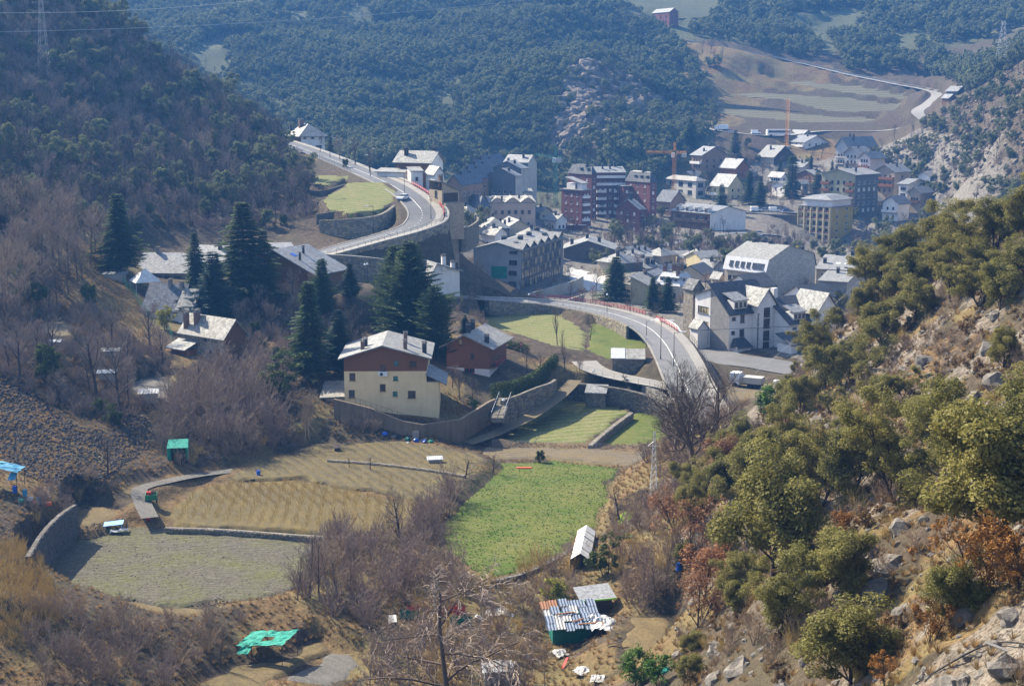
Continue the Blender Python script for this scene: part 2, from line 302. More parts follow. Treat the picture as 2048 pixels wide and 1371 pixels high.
# ---------------------------------------------------------------- terrain: measured spot heights -> smooth surface -> stamped roads and terraces
SPOT = [ # photo pixel of a ground point and how far ahead it lies (m)
 # foreground gully and gardens
 (0,1371,128),(150,1371,127),(430,1371,130),(700,1371,131),(1000,1371,130),(1250,1371,126),(530,1310,138),(300,1290,136),(1000,1280,140),(1170,1280,141),(1290,1230,143),(1330,1371,118),
 (0,1180,138),(0,1100,151),(60,1010,167),(100,1150,150),
 # right hillside
 (1400,1371,105),(1400,1250,122),(1360,1100,146),(1340,1000,165),(1370,900,196),(1400,850,215),(1540,795,244),(1640,740,262),
 (1540,1150,100),(1700,1371,77),(1850,1371,66),(2048,1371,57),(1480,1080,128),(1460,960,150),(1530,860,180),(1620,780,205),(1700,1100,102),(1620,960,135),(1750,850,150),(1800,980,118),(1850,1200,78),
 (2048,1200,66),(2048,1050,80),(1930,1050,90),(1900,820,138),(2048,880,105),(2048,720,130),(1950,650,160),(1800,720,168),(1700,720,185),(2048,590,152),(1700,620,212),(1780,560,208),(1850,500,205),(1950,450,200),(2048,390,192),(2200,300,190),(2200,600,130),(2300,1000,75),(2300,1371,50),(2600,300,170),
 # left slope, scree and gardens
 (0,960,172),(150,960,180),(120,880,195),(30,790,208),(260,880,205),(200,800,215),(0,700,226),(100,700,228),(290,790,222),(350,770,228),(300,700,245),(200,690,240),(230,600,266),(160,560,274),(140,650,250),(0,600,245),(-150,700,215),(-150,900,185),(-150,1100,150),(-200,500,250),
 (270,640,268),(330,640,268),(400,720,240),(450,740,238),(340,560,308),(480,560,305),(280,500,330),(0,490,275),(100,470,290),(200,460,318),
 # left wooded hill
 (0,300,345),(0,100,430),(120,300,372),(240,330,385),(120,180,425),(240,30,485),(130,30,460),(400,172,482),(300,250,425),(470,215,482),(545,258,492),(450,350,395),(500,450,352),(380,420,352),(300,400,352),(560,400,385),(590,330,425),(-200,200,380),(-200,0,430),(-100,-100,500),(80,-60,520),
 # inside the bend and the hill road
 (700,345,426),(650,355,400),(640,440,352),(560,470,345),(790,385,372),(900,470,385),(880,520,340),(790,535,316),(700,520,318),
 # valley floor
 (520,640,272),(560,720,246),(690,690,262),(620,780,232),(700,850,222),(560,850,217),(420,860,212),(440,920,200),(850,860,221),(930,890,219),(980,700,262),(900,760,245),(1060,720,262),(1050,780,246),
 (750,575,303),(850,600,312),(900,560,352),
 (1100,850,235),(1200,880,228),(1250,812,251),(1000,930,207),(1100,1050,178),(1230,950,205),(960,1150,158),(1180,1090,168),(600,950,198),(450,1030,175),(300,1000,184),(800,1000,184),(350,1130,156),(150,1130,157),(480,1190,147),(700,1180,150),
 (980,640,320),(1100,650,313),(1250,690,285),(1290,710,275),(1200,745,260),
 # town
 (1480,705,292),(1400,690,300),(1580,745,278),(1650,700,292),(1750,690,296),(1900,650,310),(1035,588,394),(1150,555,430),(950,560,385),(900,500,420),(960,520,425),(1280,540,420),(1400,560,405),(1630,590,398),(1720,600,390),(1850,600,390),
 (1000,450,520),(1080,460,530),(950,400,570),(1190,458,560),(1300,470,545),(1300,495,495),(1500,508,500),(1480,462,545),(1650,492,582),(1600,490,560),(1740,490,570),(1800,470,575),(1780,438,596),(1850,500,520),
 (1540,418,600),(1460,400,630),(1390,400,640),(1420,345,680),(1370,330,690),(1550,345,680),(1610,308,705),(1700,345,662),(1750,360,650),(1790,392,630),(1845,405,615),(1885,432,565),(1650,400,606),(1650,320,690),
 (1400,262,735),(1500,262,732),(1600,268,732),(1750,268,730),(1650,240,768),(1500,215,790),(1600,190,815),(1720,180,820),(1850,190,800),(1840,222,755),(1800,255,735),(1350,240,745),(1400,190,800),
 (1210,45,900),(1390,85,880),(1500,105,870),(1600,125,860),(1700,150,840),(1330,62,915),(1330,0,1010),(1550,60,940),(1700,70,930),(1900,100,880),(1900,0,1000),(2040,60,880),(1600,-60,1100),(1250,20,930),
 (1920,200,690),(1890,420,590),(1950,330,570),(2048,200,560),(2048,115,650),(2000,430,525),(1990,160,650),(2200,100,560),(2200,300,480),(2300,0,650),(2100,420,450),
 # wooded mountain beyond the valley
 (700,325,620),(620,320,560),(1000,335,680),(900,340,640),(1100,385,655),(1240,315,680),(1300,300,700),(800,300,655),(700,200,740),(700,100,840),(700,0,950),(450,205,680),(450,100,800),(400,20,900),(550,100,820),(620,250,690),(850,200,740),(850,60,880),(1000,150,790),(1000,0,935),(1160,130,765),(1130,230,715),(1185,230,712),(1240,200,770),(1240,110,850),(1150,30,880),(1300,150,840),(1320,230,770),(1050,260,705),
 (300,-40,1000),(700,-150,1200),(1200,-120,1200),(200,-150,1250),(1800,-150,1250),(-100,-60,900),(2300,-150,1200)]
HID = [(0,10,48),(0,40,30),(0,70,14),(20,40,36),(40,40,46),(-40,40,22),(-60,80,12),(-100,120,18),(60,80,52),(90,120,62),
 (-170,560,20),(-120,560,6),(-240,640,10),(-90,545,8),(75,250,8),(95,300,5),(60,235,20),(80,215,34),(110,230,40),(140,260,38),(150,300,12),(120,340,4),(150,380,4)]
LOC = [at(*s) for s in SPOT] + [Vector(h) for h in HID]
def warp(x, y):
    y = np.asarray(y, float); x = np.asarray(x, float)
    return np.stack([x/(y+80)*2.6, np.log(y+80)*2.2], -1)
_A = np.array([tuple(p) for p in LOC]); _U = warp(_A[:, 0], _A[:, 1])
_R = np.sqrt(((_U[:, None]-_U[None])**2).sum(-1)); _n = len(_A)
_M = np.zeros((_n+3, _n+3)); _M[:_n, :_n] = -_R + np.eye(_n)*0.02; _M[:_n, _n] = 1; _M[:_n, n1:=_n+1] = _U[:, 0]; _M[:_n, _n+2] = _U[:, 1]; _M[_n:, :_n] = _M[:_n, _n:].T
_W = np.linalg.solve(_M, np.r_[_A[:, 2], 0, 0, 0])
def base_h(x, y):
    u = warp(x, y).reshape(-1, 2).astype(np.float32); out = np.zeros(len(u)); U = _U.astype(np.float32); W = _W[:_n].astype(np.float32)
    for i in range(0, len(u), 20000):
        s = u[i:i+20000]; r = np.hypot(s[:, None, 0]-U[None, :, 0], s[:, None, 1]-U[None, :, 1]); out[i:i+20000] = -r@W + _W[_n] + s@_W[_n+1:]
    return out.reshape(np.shape(x))
# grid: columns spread with distance, rows spaced geometrically
NU, NV = 640, 680; Y0, Y1 = 22.0, 1500.0
gu = np.linspace(-1, 1, NU); gy = Y0*(Y1/Y0)**np.linspace(0, 1, NV)
def halfw(y): return 25+0.47*y
GX = gu[None, :]*halfw(gy)[:, None]; GY = np.repeat(gy[:, None], NU, 1)
_VN = {}
def vnoise(x, y, sc, seed=0):
    if seed not in _VN: _VN[seed] = np.random.default_rng(seed).random((256, 256))
    r = _VN[seed]; X = x/sc+137.3; Y = y/sc+71.7
    i = np.floor(X).astype(int); j = np.floor(Y).astype(int); fx = X-i; fy = Y-j; fx = fx*fx*(3-2*fx); fy = fy*fy*(3-2*fy)
    g = lambda a, b: r[a % 256, b % 256]
    return (g(i, j)*(1-fx)+g(i+1, j)*fx)*(1-fy)+(g(i, j+1)*(1-fx)+g(i+1, j+1)*fx)*fy-0.5
def fbm(x, y, sc, oct=4, seed=0):
    s = 0; a = 1.0
    for k in range(oct): s = s+a*vnoise(x, y, sc/2**k, seed+k); a *= 0.5
    return s
def smooth(t): t = np.clip(t, 0, 1); return t*t*(3-2*t)
# rugged mask: everything but the valley floor
GZ0 = base_h(GX, GY)
gz_y, gz_x = np.gradient(GZ0); sl = np.hypot(gz_x/np.gradient(GX, axis=1), gz_y/np.gradient(GY, axis=0))
RUG = smooth((sl-0.12)/0.35)
GZ = GZ0 + RUG*(fbm(GX, GY, 16, 4, 3)*2.2) + RUG*(fbm(GX, GY, 70, 3, 9)*smooth((GY-690)/120)*(9+11*smooth((100-GX)/60))) + fbm(GX, GY, 7, 3, 5)*0.28*smooth((GY-60)/60)
_rh = smooth((GX-(14+0.0*GY))/8)*smooth((225-GY)/30)           # rocky ledges on the right hillside
GZ = GZ + _rh*RUG*(np.abs(fbm(GX, GY*0.8, 7, 4, 21))*2.6 + np.abs(vnoise(GX, GY, 2.2, 31))*0.9)
def catmull(P, step=2.0):
    P = [Vector(p) for p in P]; P = [P[0]*2-P[1]] + P + [P[-1]*2-P[-2]]; out = []
    for i in range(1, len(P)-2):
        p0, p1, p2, p3 = P[i-1:i+3]; n = max(2, int((p2-p1).length/step))
        for k in range(n):
            t = k/n; out.append(0.5*((2*p1)+(p2-p0)*t+(2*p0-5*p1+4*p2-p3)*t*t+(3*p1-p0-3*p2+p3)*t**3))
    out.append(P[-2]); return out
def poly_dist(x, y, poly):
    """signed distance to polygon (negative inside), arrays"""
    d = np.full(x.shape, 1e9); ins = np.zeros(x.shape, bool); n = len(poly)
    for i in range(n):
        ax, ay = poly[i][0], poly[i][1]; bx, by = poly[(i+1) % n][0], poly[(i+1) % n][1]
        ex, ey = bx-ax, by-ay; L = ex*ex+ey*ey+1e-9; t = np.clip(((x-ax)*ex+(y-ay)*ey)/L, 0, 1)
        d = np.minimum(d, np.hypot(x-ax-t*ex, y-ay-t*ey))
        c = ((ay > y) != (by > y)) & (x < (bx-ax)*(y-ay)/(by-ay+1e-12)+ax); ins ^= c
    return np.where(ins, -d, d)
def poly_box(poly, mg, fill=1e9):
    """distance to a polygon on the ground grid, only near it"""
    xs = [p[0] for p in poly]; ys = [p[1] for p in poly]; m = (GX > min(xs)-mg) & (GX < max(xs)+mg) & (GY > min(ys)-mg) & (GY < max(ys)+mg); d = np.full(GX.shape, fill); d[m] = poly_dist(GX[m], GY[m], poly); return d
def stamp_pad(poly, z=None, feather=3.0, plane=None):
    global GZ
    xs = [p[0] for p in poly]; ys = [p[1] for p in poly]; m = (GX > min(xs)-feather-2) & (GX < max(xs)+feather+2) & (GY > min(ys)-feather-2) & (GY < max(ys)+feather+2)
    x, y = GX[m], GY[m]; d = poly_dist(x, y, poly); w = 1-smooth(d/feather)
    zz = z if plane is None else plane[0]*x+plane[1]*y+plane[2]
    GZ[m] = GZ[m]*(1-w)+zz*w
def fit_plane(P):
    A = np.array([(p[0], p[1], 1) for p in P]); b = np.array([p[2] for p in P]); return np.linalg.lstsq(A, b, rcond=None)[0]
def stamp_road(pts, half, feather=4.0, drop=0.12):
    global GZ
    P = np.array([tuple(p) for p in pts]); lo = P.min(0)-half-feather-3; hi = P.max(0)+half+feather+3
    m = (GX > lo[0]) & (GX < hi[0]) & (GY > lo[1]) & (GY < hi[1]); x, y = GX[m], GY[m]
    best = np.full(x.shape, 1e9); zz = np.zeros(x.shape)
    for a, b in zip(P[:-1], P[1:]):
        e = b-a; L = e[0]**2+e[1]**2+1e-9; t = np.clip(((x-a[0])*e[0]+(y-a[1])*e[1])/L, 0, 1)
        d = np.hypot(x-a[0]-t*e[0], y-a[1]-t*e[1]); k = d < best; best[k] = d[k]; zz[k] = (a[2]+t*e[2])[k]
    w = 1-smooth((best-half)/feather); GZ[m] = GZ[m]*(1-w)+(zz-drop)*w
# ---------------------------------------------------------------- fields and terraces (photo outline, level below the camera)
def zpoly(pts, z): return [atz(p[0], p[1], z) for p in pts]
def dpoly(pts): return [at(*p) for p in pts]
PADS = [ # name, polygon, material, feather, label
 ('green_field', zpoly([(985,925),(1100,922),(1235,936),(1222,975),(1195,1055),(1160,1080),(1110,1112),(1040,1143),(965,1160),(905,1125),(885,1075),(890,1045),(925,985),(955,948)], -55), 'grass_green', 2.5),
 ('vine_field', zpoly([(655,888),(800,880),(950,903),(975,922),(930,962),(880,1000),(850,1003),(600,955),(420,962),(520,922)], -54.0), 'vine_field', 3),
 ('vine_field', zpoly([(335,1005),(420,967),(600,958),(845,1006),(815,1055),(770,1072),(590,1063),(330,1050)], -54.4), 'vine_gold', 2.5),
 ('ploughed_field', zpoly([(235,1056),(330,1053),(470,1058),(588,1066),(640,1095),(612,1172),(560,1192),(470,1207),(340,1212),(180,1190),(95,1155),(70,1128),(130,1085),(185,1066)], -55), 'ploughed', 2.5),
 ('straw_terrace', zpoly([(240,1190),(330,1215),(440,1215),(400,1232),(330,1232),(280,1222),(235,1205)], -55.2), 'dry_straw', 2.0),
 ('straw_terrace', zpoly([(140,1032),(160,1008),(215,1010),(245,1022),(225,1040),(180,1055),(150,1052)], -53.8), 'dry_straw', 1.5),
 ('lower_field', zpoly([(1120,800),(1205,795),(1262,822),(1180,888),(990,886),(1040,848)], -56), 'grass_pale', 2.0),
 ('lower_field', zpoly([(1278,818),(1330,835),(1335,900),(1195,890),(1215,872)], -56.5), 'grass_green', 2.0),
 ('garden_strip', zpoly([(965,892),(1310,900),(1288,938),(1235,932),(1100,918),(985,922),(950,905)], -55.7), 'garden_soil', 1.5),
 ('meadow', zpoly([(972,612),(1040,614),(1100,622),(1150,645),(1176,668),(1168,712),(1110,706),(1050,690),(975,676),(964,640)], -51.6), 'grass_pale', 1.5),
 ('meadow', zpoly([(1178,648),(1230,643),(1275,656),(1308,690),(1302,714),(1262,722),(1215,722),(1170,712)], -51.9), 'grass_green', 1.5),
 ('hillside_terrace', dpoly([(640,400,362),(700,365,386),(770,362,386),(792,382,374),(790,402,360),(765,420,349),(700,428,345),(655,420,350)]), 'grass_pale', 1.5),
 ('hillside_terrace', dpoly([(612,362,396),(630,348,408),(680,350,406),(690,358,400),(665,370,389),(625,372,388)]), 'grass_pale', 1.0),
 ('hillside_terrace', dpoly([(580,335,418),(588,315,432),(622,315,432),(625,328,426),(598,345,412)]), 'dry_straw', 1.0),
 ('garden_plot', zpoly([(85,645),(130,640),(150,655),(140,672),(90,672),(80,655)], -40.3), 'garden_soil', 1.5),
 ('garden_plot', zpoly([(270,760),(330,750),(352,770),(340,800),(270,795),(255,775)], -47.5), 'grey_soil', 1.5),
 ('lawn_patch', zpoly([(675,545),(705,540),(708,552),(678,556)], -40.5), 'lawn', 1.0),
 ('lawn_patch', zpoly([(1235,1022),(1290,1018),(1298,1050),(1236,1055)], -53), 'lawn', 1.0),
 ('bare_lawn', zpoly([(1262,1235),(1345,1228),(1360,1260),(1340,1320),(1255,1330),(1245,1270)], -54.0), 'dry_straw', 2.0),
 ('straw_terrace', zpoly([(390,1371),(470,1330),(560,1318),(640,1280),(670,1300),(560,1350),(520,1380),(390,1400)], -57), 'dry_straw', 2.0),
 ('grey_plot', zpoly([(565,1360),(660,1300),(720,1305),(740,1330),(660,1380)], -57.3), 'grey_soil', 1.5),
 ('sports_ground', dpoly([(1125,530,446),(1180,545,438),(1225,570,418),(1215,600,398),(1130,575,410)]), 'court_pale', 2.0),
 ('vineyard_terrace', dpoly([(1390,222,782),(1480,218,788),(1650,232,775),(1760,236,770),(1740,247,762),(1600,246,762),(1480,235,772)]), 'vineyard_far', 4),
 ('vineyard_terrace', dpoly([(1410,186,806),(1530,185,812),(1700,200,806),(1800,205,795),(1790,228,778),(1650,226,780),(1560,205,800)]), 'vineyard_far', 4),
 ('vineyard_terrace', dpoly([(1530,155,840),(1600,160,838),(1720,180,826),(1830,185,806),(1800,200,800),(1700,194,812),(1600,176,828)]), 'vineyard_far', 4),
 ('vineyard_terrace', dpoly([(1820,160,850),(1920,152,850),(1935,165,840),(1860,175,835)]), 'vineyard_far', 3),
 ('vineyard_terrace', dpoly([(1160,0,985),(1215,2,985),(1250,12,965),(1200,26,950),(1175,20,955)]), 'vineyard_far', 4),
]
ROADS = [ # name, centre line, width, material, pavement side/width, label
 ('hill_road', [(530,274,494),(575,287,472),(635,308,450),(700,334,425),(755,357,397),(800,380,375),(833,407,358),(845,430,348),(830,451,340),(785,467,334),(720,484,328),(650,504,322),(580,524,318)], 6.6, 'asphalt', (1, 2.0)),
 ('valley_road', [(690,570,299),(750,574,303),(860,588,318),(970,598,331),(1100,606,336),(1200,622,326),(1260,638,311),(1300,657,295),(1328,684,279),(1348,718,264),(1368,762,249),(1395,815,235),(1440,880,219)], 6.6, 'asphalt_pale', (1, 1.9)),
 ('side_lane', [(1168,722,268),(1185,738,263),(1225,750,258),(1275,760,254),(1330,772,250),(1375,782,244)], 5.0, 'pavement', None),
 ('farm_track', [(1150,760,255),(1132,778,249),(1105,803,242),(1050,838,232),(985,868,224),(935,886,220)], 2.6, 'garden_soil', None),
 ('farm_track', [(640,893,215),(560,925,206),(480,940,201),(400,950,196),(330,960,190),(280,975,186),(285,1005,180),(300,1035,174)], 2.2, 'grey_soil', None),
 ('quarry_road', [(1400,252,742),(1440,262,735),(1500,268,728),(1560,272,726),(1640,262,736),(1760,262,736),(1830,250,738)], 6.0, 'slab_concrete', None),
 ('mountain_road', [(1160,40,905),(1210,46,900),(1300,70,890),(1390,86,880),(1500,106,870),(1600,126,860),(1700,150,842),(1790,168,822),(1870,185,800),(1860,205,775),(1835,222,755),(1850,240,740)], 6.5, 'slab_concrete', None),
 ('mountain_road', [(1210,46,900),(1290,42,925),(1380,36,945),(1480,34,955),(1560,28,965),(1640,22,970)], 5.0, 'pavement', None),
 ('street', [(1290,500,500),(1380,478,530),(1480,465,545),(1560,470,545)], 5.0, 'asphalt_pale', None),
 ('street', [(1310,398,650),(1380,412,625),(1480,420,605),(1600,425,598)], 5.0, 'asphalt_pale', None),
 ('street', [(1760,445,590),(1820,440,596),(1870,445,592),(1900,450,585)], 5.0, 'asphalt_pale', None),
 ('yard', [(1395,700,298),(1450,715,288),(1520,725,284),(1600,740,279),(1680,745,275)], 12.0, 'asphalt_pale', None),
 ('yard', [(1420,790,248),(1480,785,250),(1560,780,254),(1620,790,250)], 12.0, 'garden_soil', None),
]
YARD_Z = -54.5
RL = []
for nm, pts, w, mat, pv in ROADS:
    P = catmull([at(*p) for p in pts], 2.0)
    for _ in range(6):
        zs = [p.z for p in P]
        for i in range(1, len(P)-1): P[i].z = (zs[i-1]+zs[i]+zs[i+1])/3
    RL.append((nm, P, w, mat, pv)); stamp_road(P, w/2+(pv[1] if pv else 0)*0.9+0.4, 3.5 if w < 12 else 2.5)
PL = []
for nm, poly, mat, fe in PADS:
    pl = fit_plane(poly); PL.append((nm, poly, mat, pl)); stamp_pad(poly, feather=fe, plane=pl)
stamp_pad([(-57,286),(-36,275),(-28,293),(-47,303)], z=20.6, feather=9.0)
def ground_i(x, y):
    v = math.log(max(y, Y0)/Y0)/math.log(Y1/Y0)*(NV-1); u = (x/halfw(y)+1)/2*(NU-1)
    i = min(max(int(v), 0), NV-2); j = min(max(int(u), 0), NU-2); return i, j, min(max(v-i, 0), 1), min(max(u-j, 0), 1)
def gz(x, y):
    i, j, a, b = ground_i(x, y)
    return float((GZ[i, j]*(1-b)+GZ[i, j+1]*b)*(1-a)+(GZ[i+1, j]*(1-b)+GZ[i+1, j+1]*b)*a)
def hit(px, py, d0=40, d1=1400):
    """first ground point seen at that photo pixel"""
    r = ray(px, py); d = d0; last = d0
    while d < d1:
        t = d/r[1]
        if CAMZ+r[2]*t < gz(r[0]*t, d): break
        last = d; d *= 1.006
    lo, hi = last, d
    for _ in range(12):
        m = (lo+hi)/2; t = m/r[1]
        if CAMZ+r[2]*t < gz(r[0]*t, m): hi = m
        else: lo = m
    t = hi/r[1]; return Vector((r[0]*t, hi, gz(r[0]*t, hi)))
# ---------------------------------------------------------------- ground sheet
SPUR = [at(*p) for p in [(1110,330,690),(1135,130,770),(1175,90,790),(1260,110,830),(1330,200,770),(1290,260,725),(1200,330,690)]]
NZ = fbm(GX, GY, 9, 3, 77)
def zone(poly, soft=4.0):
    d = poly_box(poly, soft*2); return 1-smooth((d+soft*0.3+NZ*soft)/soft)
Z_dry = np.zeros(GX.shape); Z_rock = np.zeros(GX.shape); Z_green = np.zeros(GX.shape)
W2 = lambda pts: [at(*p) for p in pts]
Z_dry = np.maximum(Z_dry, zone(W2([(150,470,300),(270,480,335),(240,560,300),(330,700,245),(200,700,238),(130,560,272)]), 8))
Z_dry = np.maximum(Z_dry, zone(W2([(1380,100,880),(1700,150,845),(1500,190,815),(1420,250,745),(1330,240,750),(1350,150,840)]), 25))
Z_dry = np.maximum(Z_dry, zone(W2([(1560,268,725),(1660,265,725),(1690,320,690),(1640,330,690)]), 8))
Z_dry = np.maximum(Z_dry, zone(W2([(1480,430,590),(1600,430,590),(1600,470,560),(1500,470,555)]), 8))
Z_dry = np.maximum(Z_dry, zone(SPUR, 22)); Z_dry = np.maximum(Z_dry, zone(W2([(560,270,485),(620,300,450),(600,350,410),(550,310,440)]), 8))
Z_dry = np.maximum(Z_dry, 0.8*zone([(-75,120), (40,120), (22,215), (0,300), (-60,260), (-70,180)], 10)*smooth(0.5+fbm(GX, GY, 10, 3, 55)*2.5))
Z_dry = np.maximum(Z_dry, 0.75*_rh*smooth(0.45+fbm(GX, GY, 5, 4, 41)*3))
Z_rock = np.maximum(Z_rock, _rh*smooth(0.35+fbm(GX, GY, 6, 4, 43)*3.2)*smooth((sl-0.3)/0.4))
SCREE = W2([(-60,730,222),(60,770,214),(160,840,202),(270,880,205),(300,890,203),(250,930,192),(190,960,181),(120,985,176),(40,960,178),(-60,860,195)])
SCREE2 = W2([(250,820,216),(300,850,211),(320,880,206),(260,885,204),(230,850,210)])
Z_rock = np.maximum(Z_rock, 0.05*zone(SCREE, 4)); Z_rock = np.maximum(Z_rock, 0.45*zone(SCREE2, 3))
Z_rock = np.maximum(Z_rock, 0.4*smooth((sl-0.75)/0.5)*smooth((GY-480)/60)*smooth(0.6+fbm(GX, GY, 20, 4, 61)*2))
Z_rock = np.maximum(Z_rock, zone(W2([(1100,330,690),(1140,110,780),(1180,100,780),(1200,260,715),(1150,330,690)]), 20)*0.8)
Z_rock = np.maximum(Z_rock, zone(W2([(1900,420,580),(1960,330,566),(2060,190,560),(2200,200,540),(2100,430,480)]), 20)*0.3)
Z_rock = np.maximum(Z_rock, zone(W2([(1430,215,790),(1560,190,815),(1700,170,830),(1780,240,760),(1500,250,755)]), 8)*0.3)
TOWN = zone([(5,372), (75,262), (130,262), (150,420), (205,600), (190,690), (120,700), (20,600), (-25,560), (-25,430)], 8)*0.55
Z_green = smooth((GY-570)/60)*smooth((115-GX)/30)+smooth((GY-850)/60)*0.7
def make_ground():
    V = np.stack([GX, GY, GZ], -1).reshape(-1, 3); idx = np.arange(NU*NV).reshape(NV, NU)
    F = np.stack([idx[:-1, :-1], idx[:-1, 1:], idx[1:, 1:], idx[1:, :-1]], -1).reshape(-1, 4)
    t = NT('ground_mat'); at_ = t.n('ShaderNodeAttribute'); at_.attribute_name = 'zone'
    sp = t.n('ShaderNodeSeparateColor'); t.l(at_.outputs['Color'], sp.inputs[0])
    n1 = t.noise(0.08, 5, 0.65); n2 = t.noise(0.9, 5, 0.7); n3 = t.noise(4.5, 4, 0.7)
    lit = t.mix(t.ramp(n2, [(0.35, 0), (0.65, 1)]), (0.042, 0.033, 0.025), (0.125, 0.092, 0.062)); lit = t.mix(t.ramp(n1, [(0.45, 0), (0.6, 0.6)]), lit, (0.075, 0.068, 0.04))
    dry = t.mix(t.ramp(n2, [(0.35, 0), (0.65, 1)]), (0.085, 0.056, 0.029), (0.225, 0.145, 0.07)); dry = t.mix(t.ramp(n1, [(0.42, 0), (0.6, 0.7)]), dry, (0.17, 0.15, 0.065))
    vor = t.n('ShaderNodeTexVoronoi'); vor.inputs['Scale'].default_value = 1.3; t.l(t.pos, vor.inputs['Vector'])
    vs_ = t.n('ShaderNodeSeparateColor'); t.l(vor.outputs['Color'], vs_.inputs[0])
    rock = t.mix(vs_.outputs[0], (0.11, 0.092, 0.074), (0.245, 0.212, 0.175)); rock = t.mix(t.ramp(n2, [(0.45, 0), (0.62, 0.7)]), rock, (0.20, 0.155, 0.11)); rock = t.mix(t.ramp(n3, [(0.3, 0.7), (0.48, 0)]), rock, (0.07, 0.065, 0.06))
    town = t.mix(t.ramp(n2, [(0.4, 0), (0.6, 1)]), (0.17, 0.155, 0.135), (0.24, 0.22, 0.19))
    def m(w, k=0.5): return t.ramp(t.math('ADD', w, t.math('MULTIPLY_ADD', n2, k, -k/2)), [(0.35, 0), (0.6, 1)])
    lit = t.mix(m(sp.outputs[1]), lit, t.mix(t.ramp(n2, [(0.35, 0), (0.65, 1)]), (0.06, 0.072, 0.035), (0.125, 0.13, 0.068))); c = t.mix(m(sp.outputs[2]), lit, dry); c = t.mix(m(at_.outputs['Alpha']), c, town); c = t.mix(m(sp.outputs[0], 0.7), c, rock)
    c = t.mix(t.ramp(n3, [(0.36, 0.75), (0.5, 0)]), c, (0.035, 0.028, 0.02))
    t.bump(t.math('ADD', t.math('MULTIPLY', n2, 0.8), t.math('MULTIPLY', n3, 0.4)), 0.9, 0.5)
    me = np_mesh('ground', V, F, t.fin(c, 0.95, 0.1), True)
    ca = me.attributes.new('zone', 'FLOAT_COLOR', 'POINT')
    ca.data.foreach_set('color', np.stack([Z_rock, Z_green, Z_dry, TOWN], -1).astype(np.float32).ravel())
    o = mobj('ground', me); tag(o, 'valley ground and hillsides of brown litter, dry grass and rock', kind='structure')
make_ground()
# ---------------------------------------------------------------- road ribbons
def ribbon(P, off0, off1, dz, name, mat, th=0.0):
    n = len(P); mb = MB(); L = []; R = []
    for i, p in enumerate(P):
        d = (P[min(i+1, n-1)]-P[max(i-1, 0)]); d.z = 0; d.normalize(); s = Vector((d.y, -d.x, 0))
        L.append(p+s*off0+Vector((0, 0, dz))); R.append(p+s*off1+Vector((0, 0, dz)))
    for i in range(n-1):
        a = [R[i], R[i+1], L[i+1], L[i]] if off1 > off0 else [L[i], L[i+1], R[i+1], R[i]]
        mb.face(a)
        if th:
            for s0, s1 in ((L[i], L[i+1]), (R[i], R[i+1])): mb.face([s0, s1, s1-Vector((0, 0, th)), s0-Vector((0, 0, th))])
    return mb
RN = {'hill_road': 'grey asphalt road climbing round the terraced hill in a tight bend', 'valley_road': 'pale asphalt road curving past the green meadow and the school', 'side_lane': 'pale concrete lane in front of the old stone barn'}
for nm, P, w, mat, pv in RL:
    mb = ribbon(P, -w/2, w/2, 0.04, nm, mat); o = mb.build(nm, MATS[mat]); tag(o, RN.get(nm, 'pale strip of %s' % nm.replace('_', ' ')), kind='structure')
    if pv:
        sgn = -pv[0]; a = sgn*w/2
        k = ribbon(P, a, a+sgn*pv[1], 0.17, 'pavement', None, 0.3).build('pavement', MATS['pavement']); tag(k, 'raised pale pavement beside the %s' % nm.replace('_', ' '), kind='structure')
        k = ribbon(P, -a, -a-sgn*0.35, 0.16, 'kerb', None, 0.3).build('kerb', MATS['pavement']); tag(k, 'pale kerb along the %s' % nm.replace('_', ' '), kind='structure')
        mk = MB()
        for o0 in (0.0,):
            for i in range(0, len(P)-1):
                q = ribbon(P[i:i+2], o0-0.07, o0+0.07, 0.048, 'm', None); mk.v, base = mk.v, len(mk.v)
                mk.v += q.v; mk.f += [[base+t for t in f] for f in q.f]; mk.m += q.m
        o = mk.build('road_marking', MATS['marking']); tag(o, 'white centre line painted on the %s' % nm.replace('_', ' '), kind='structure')
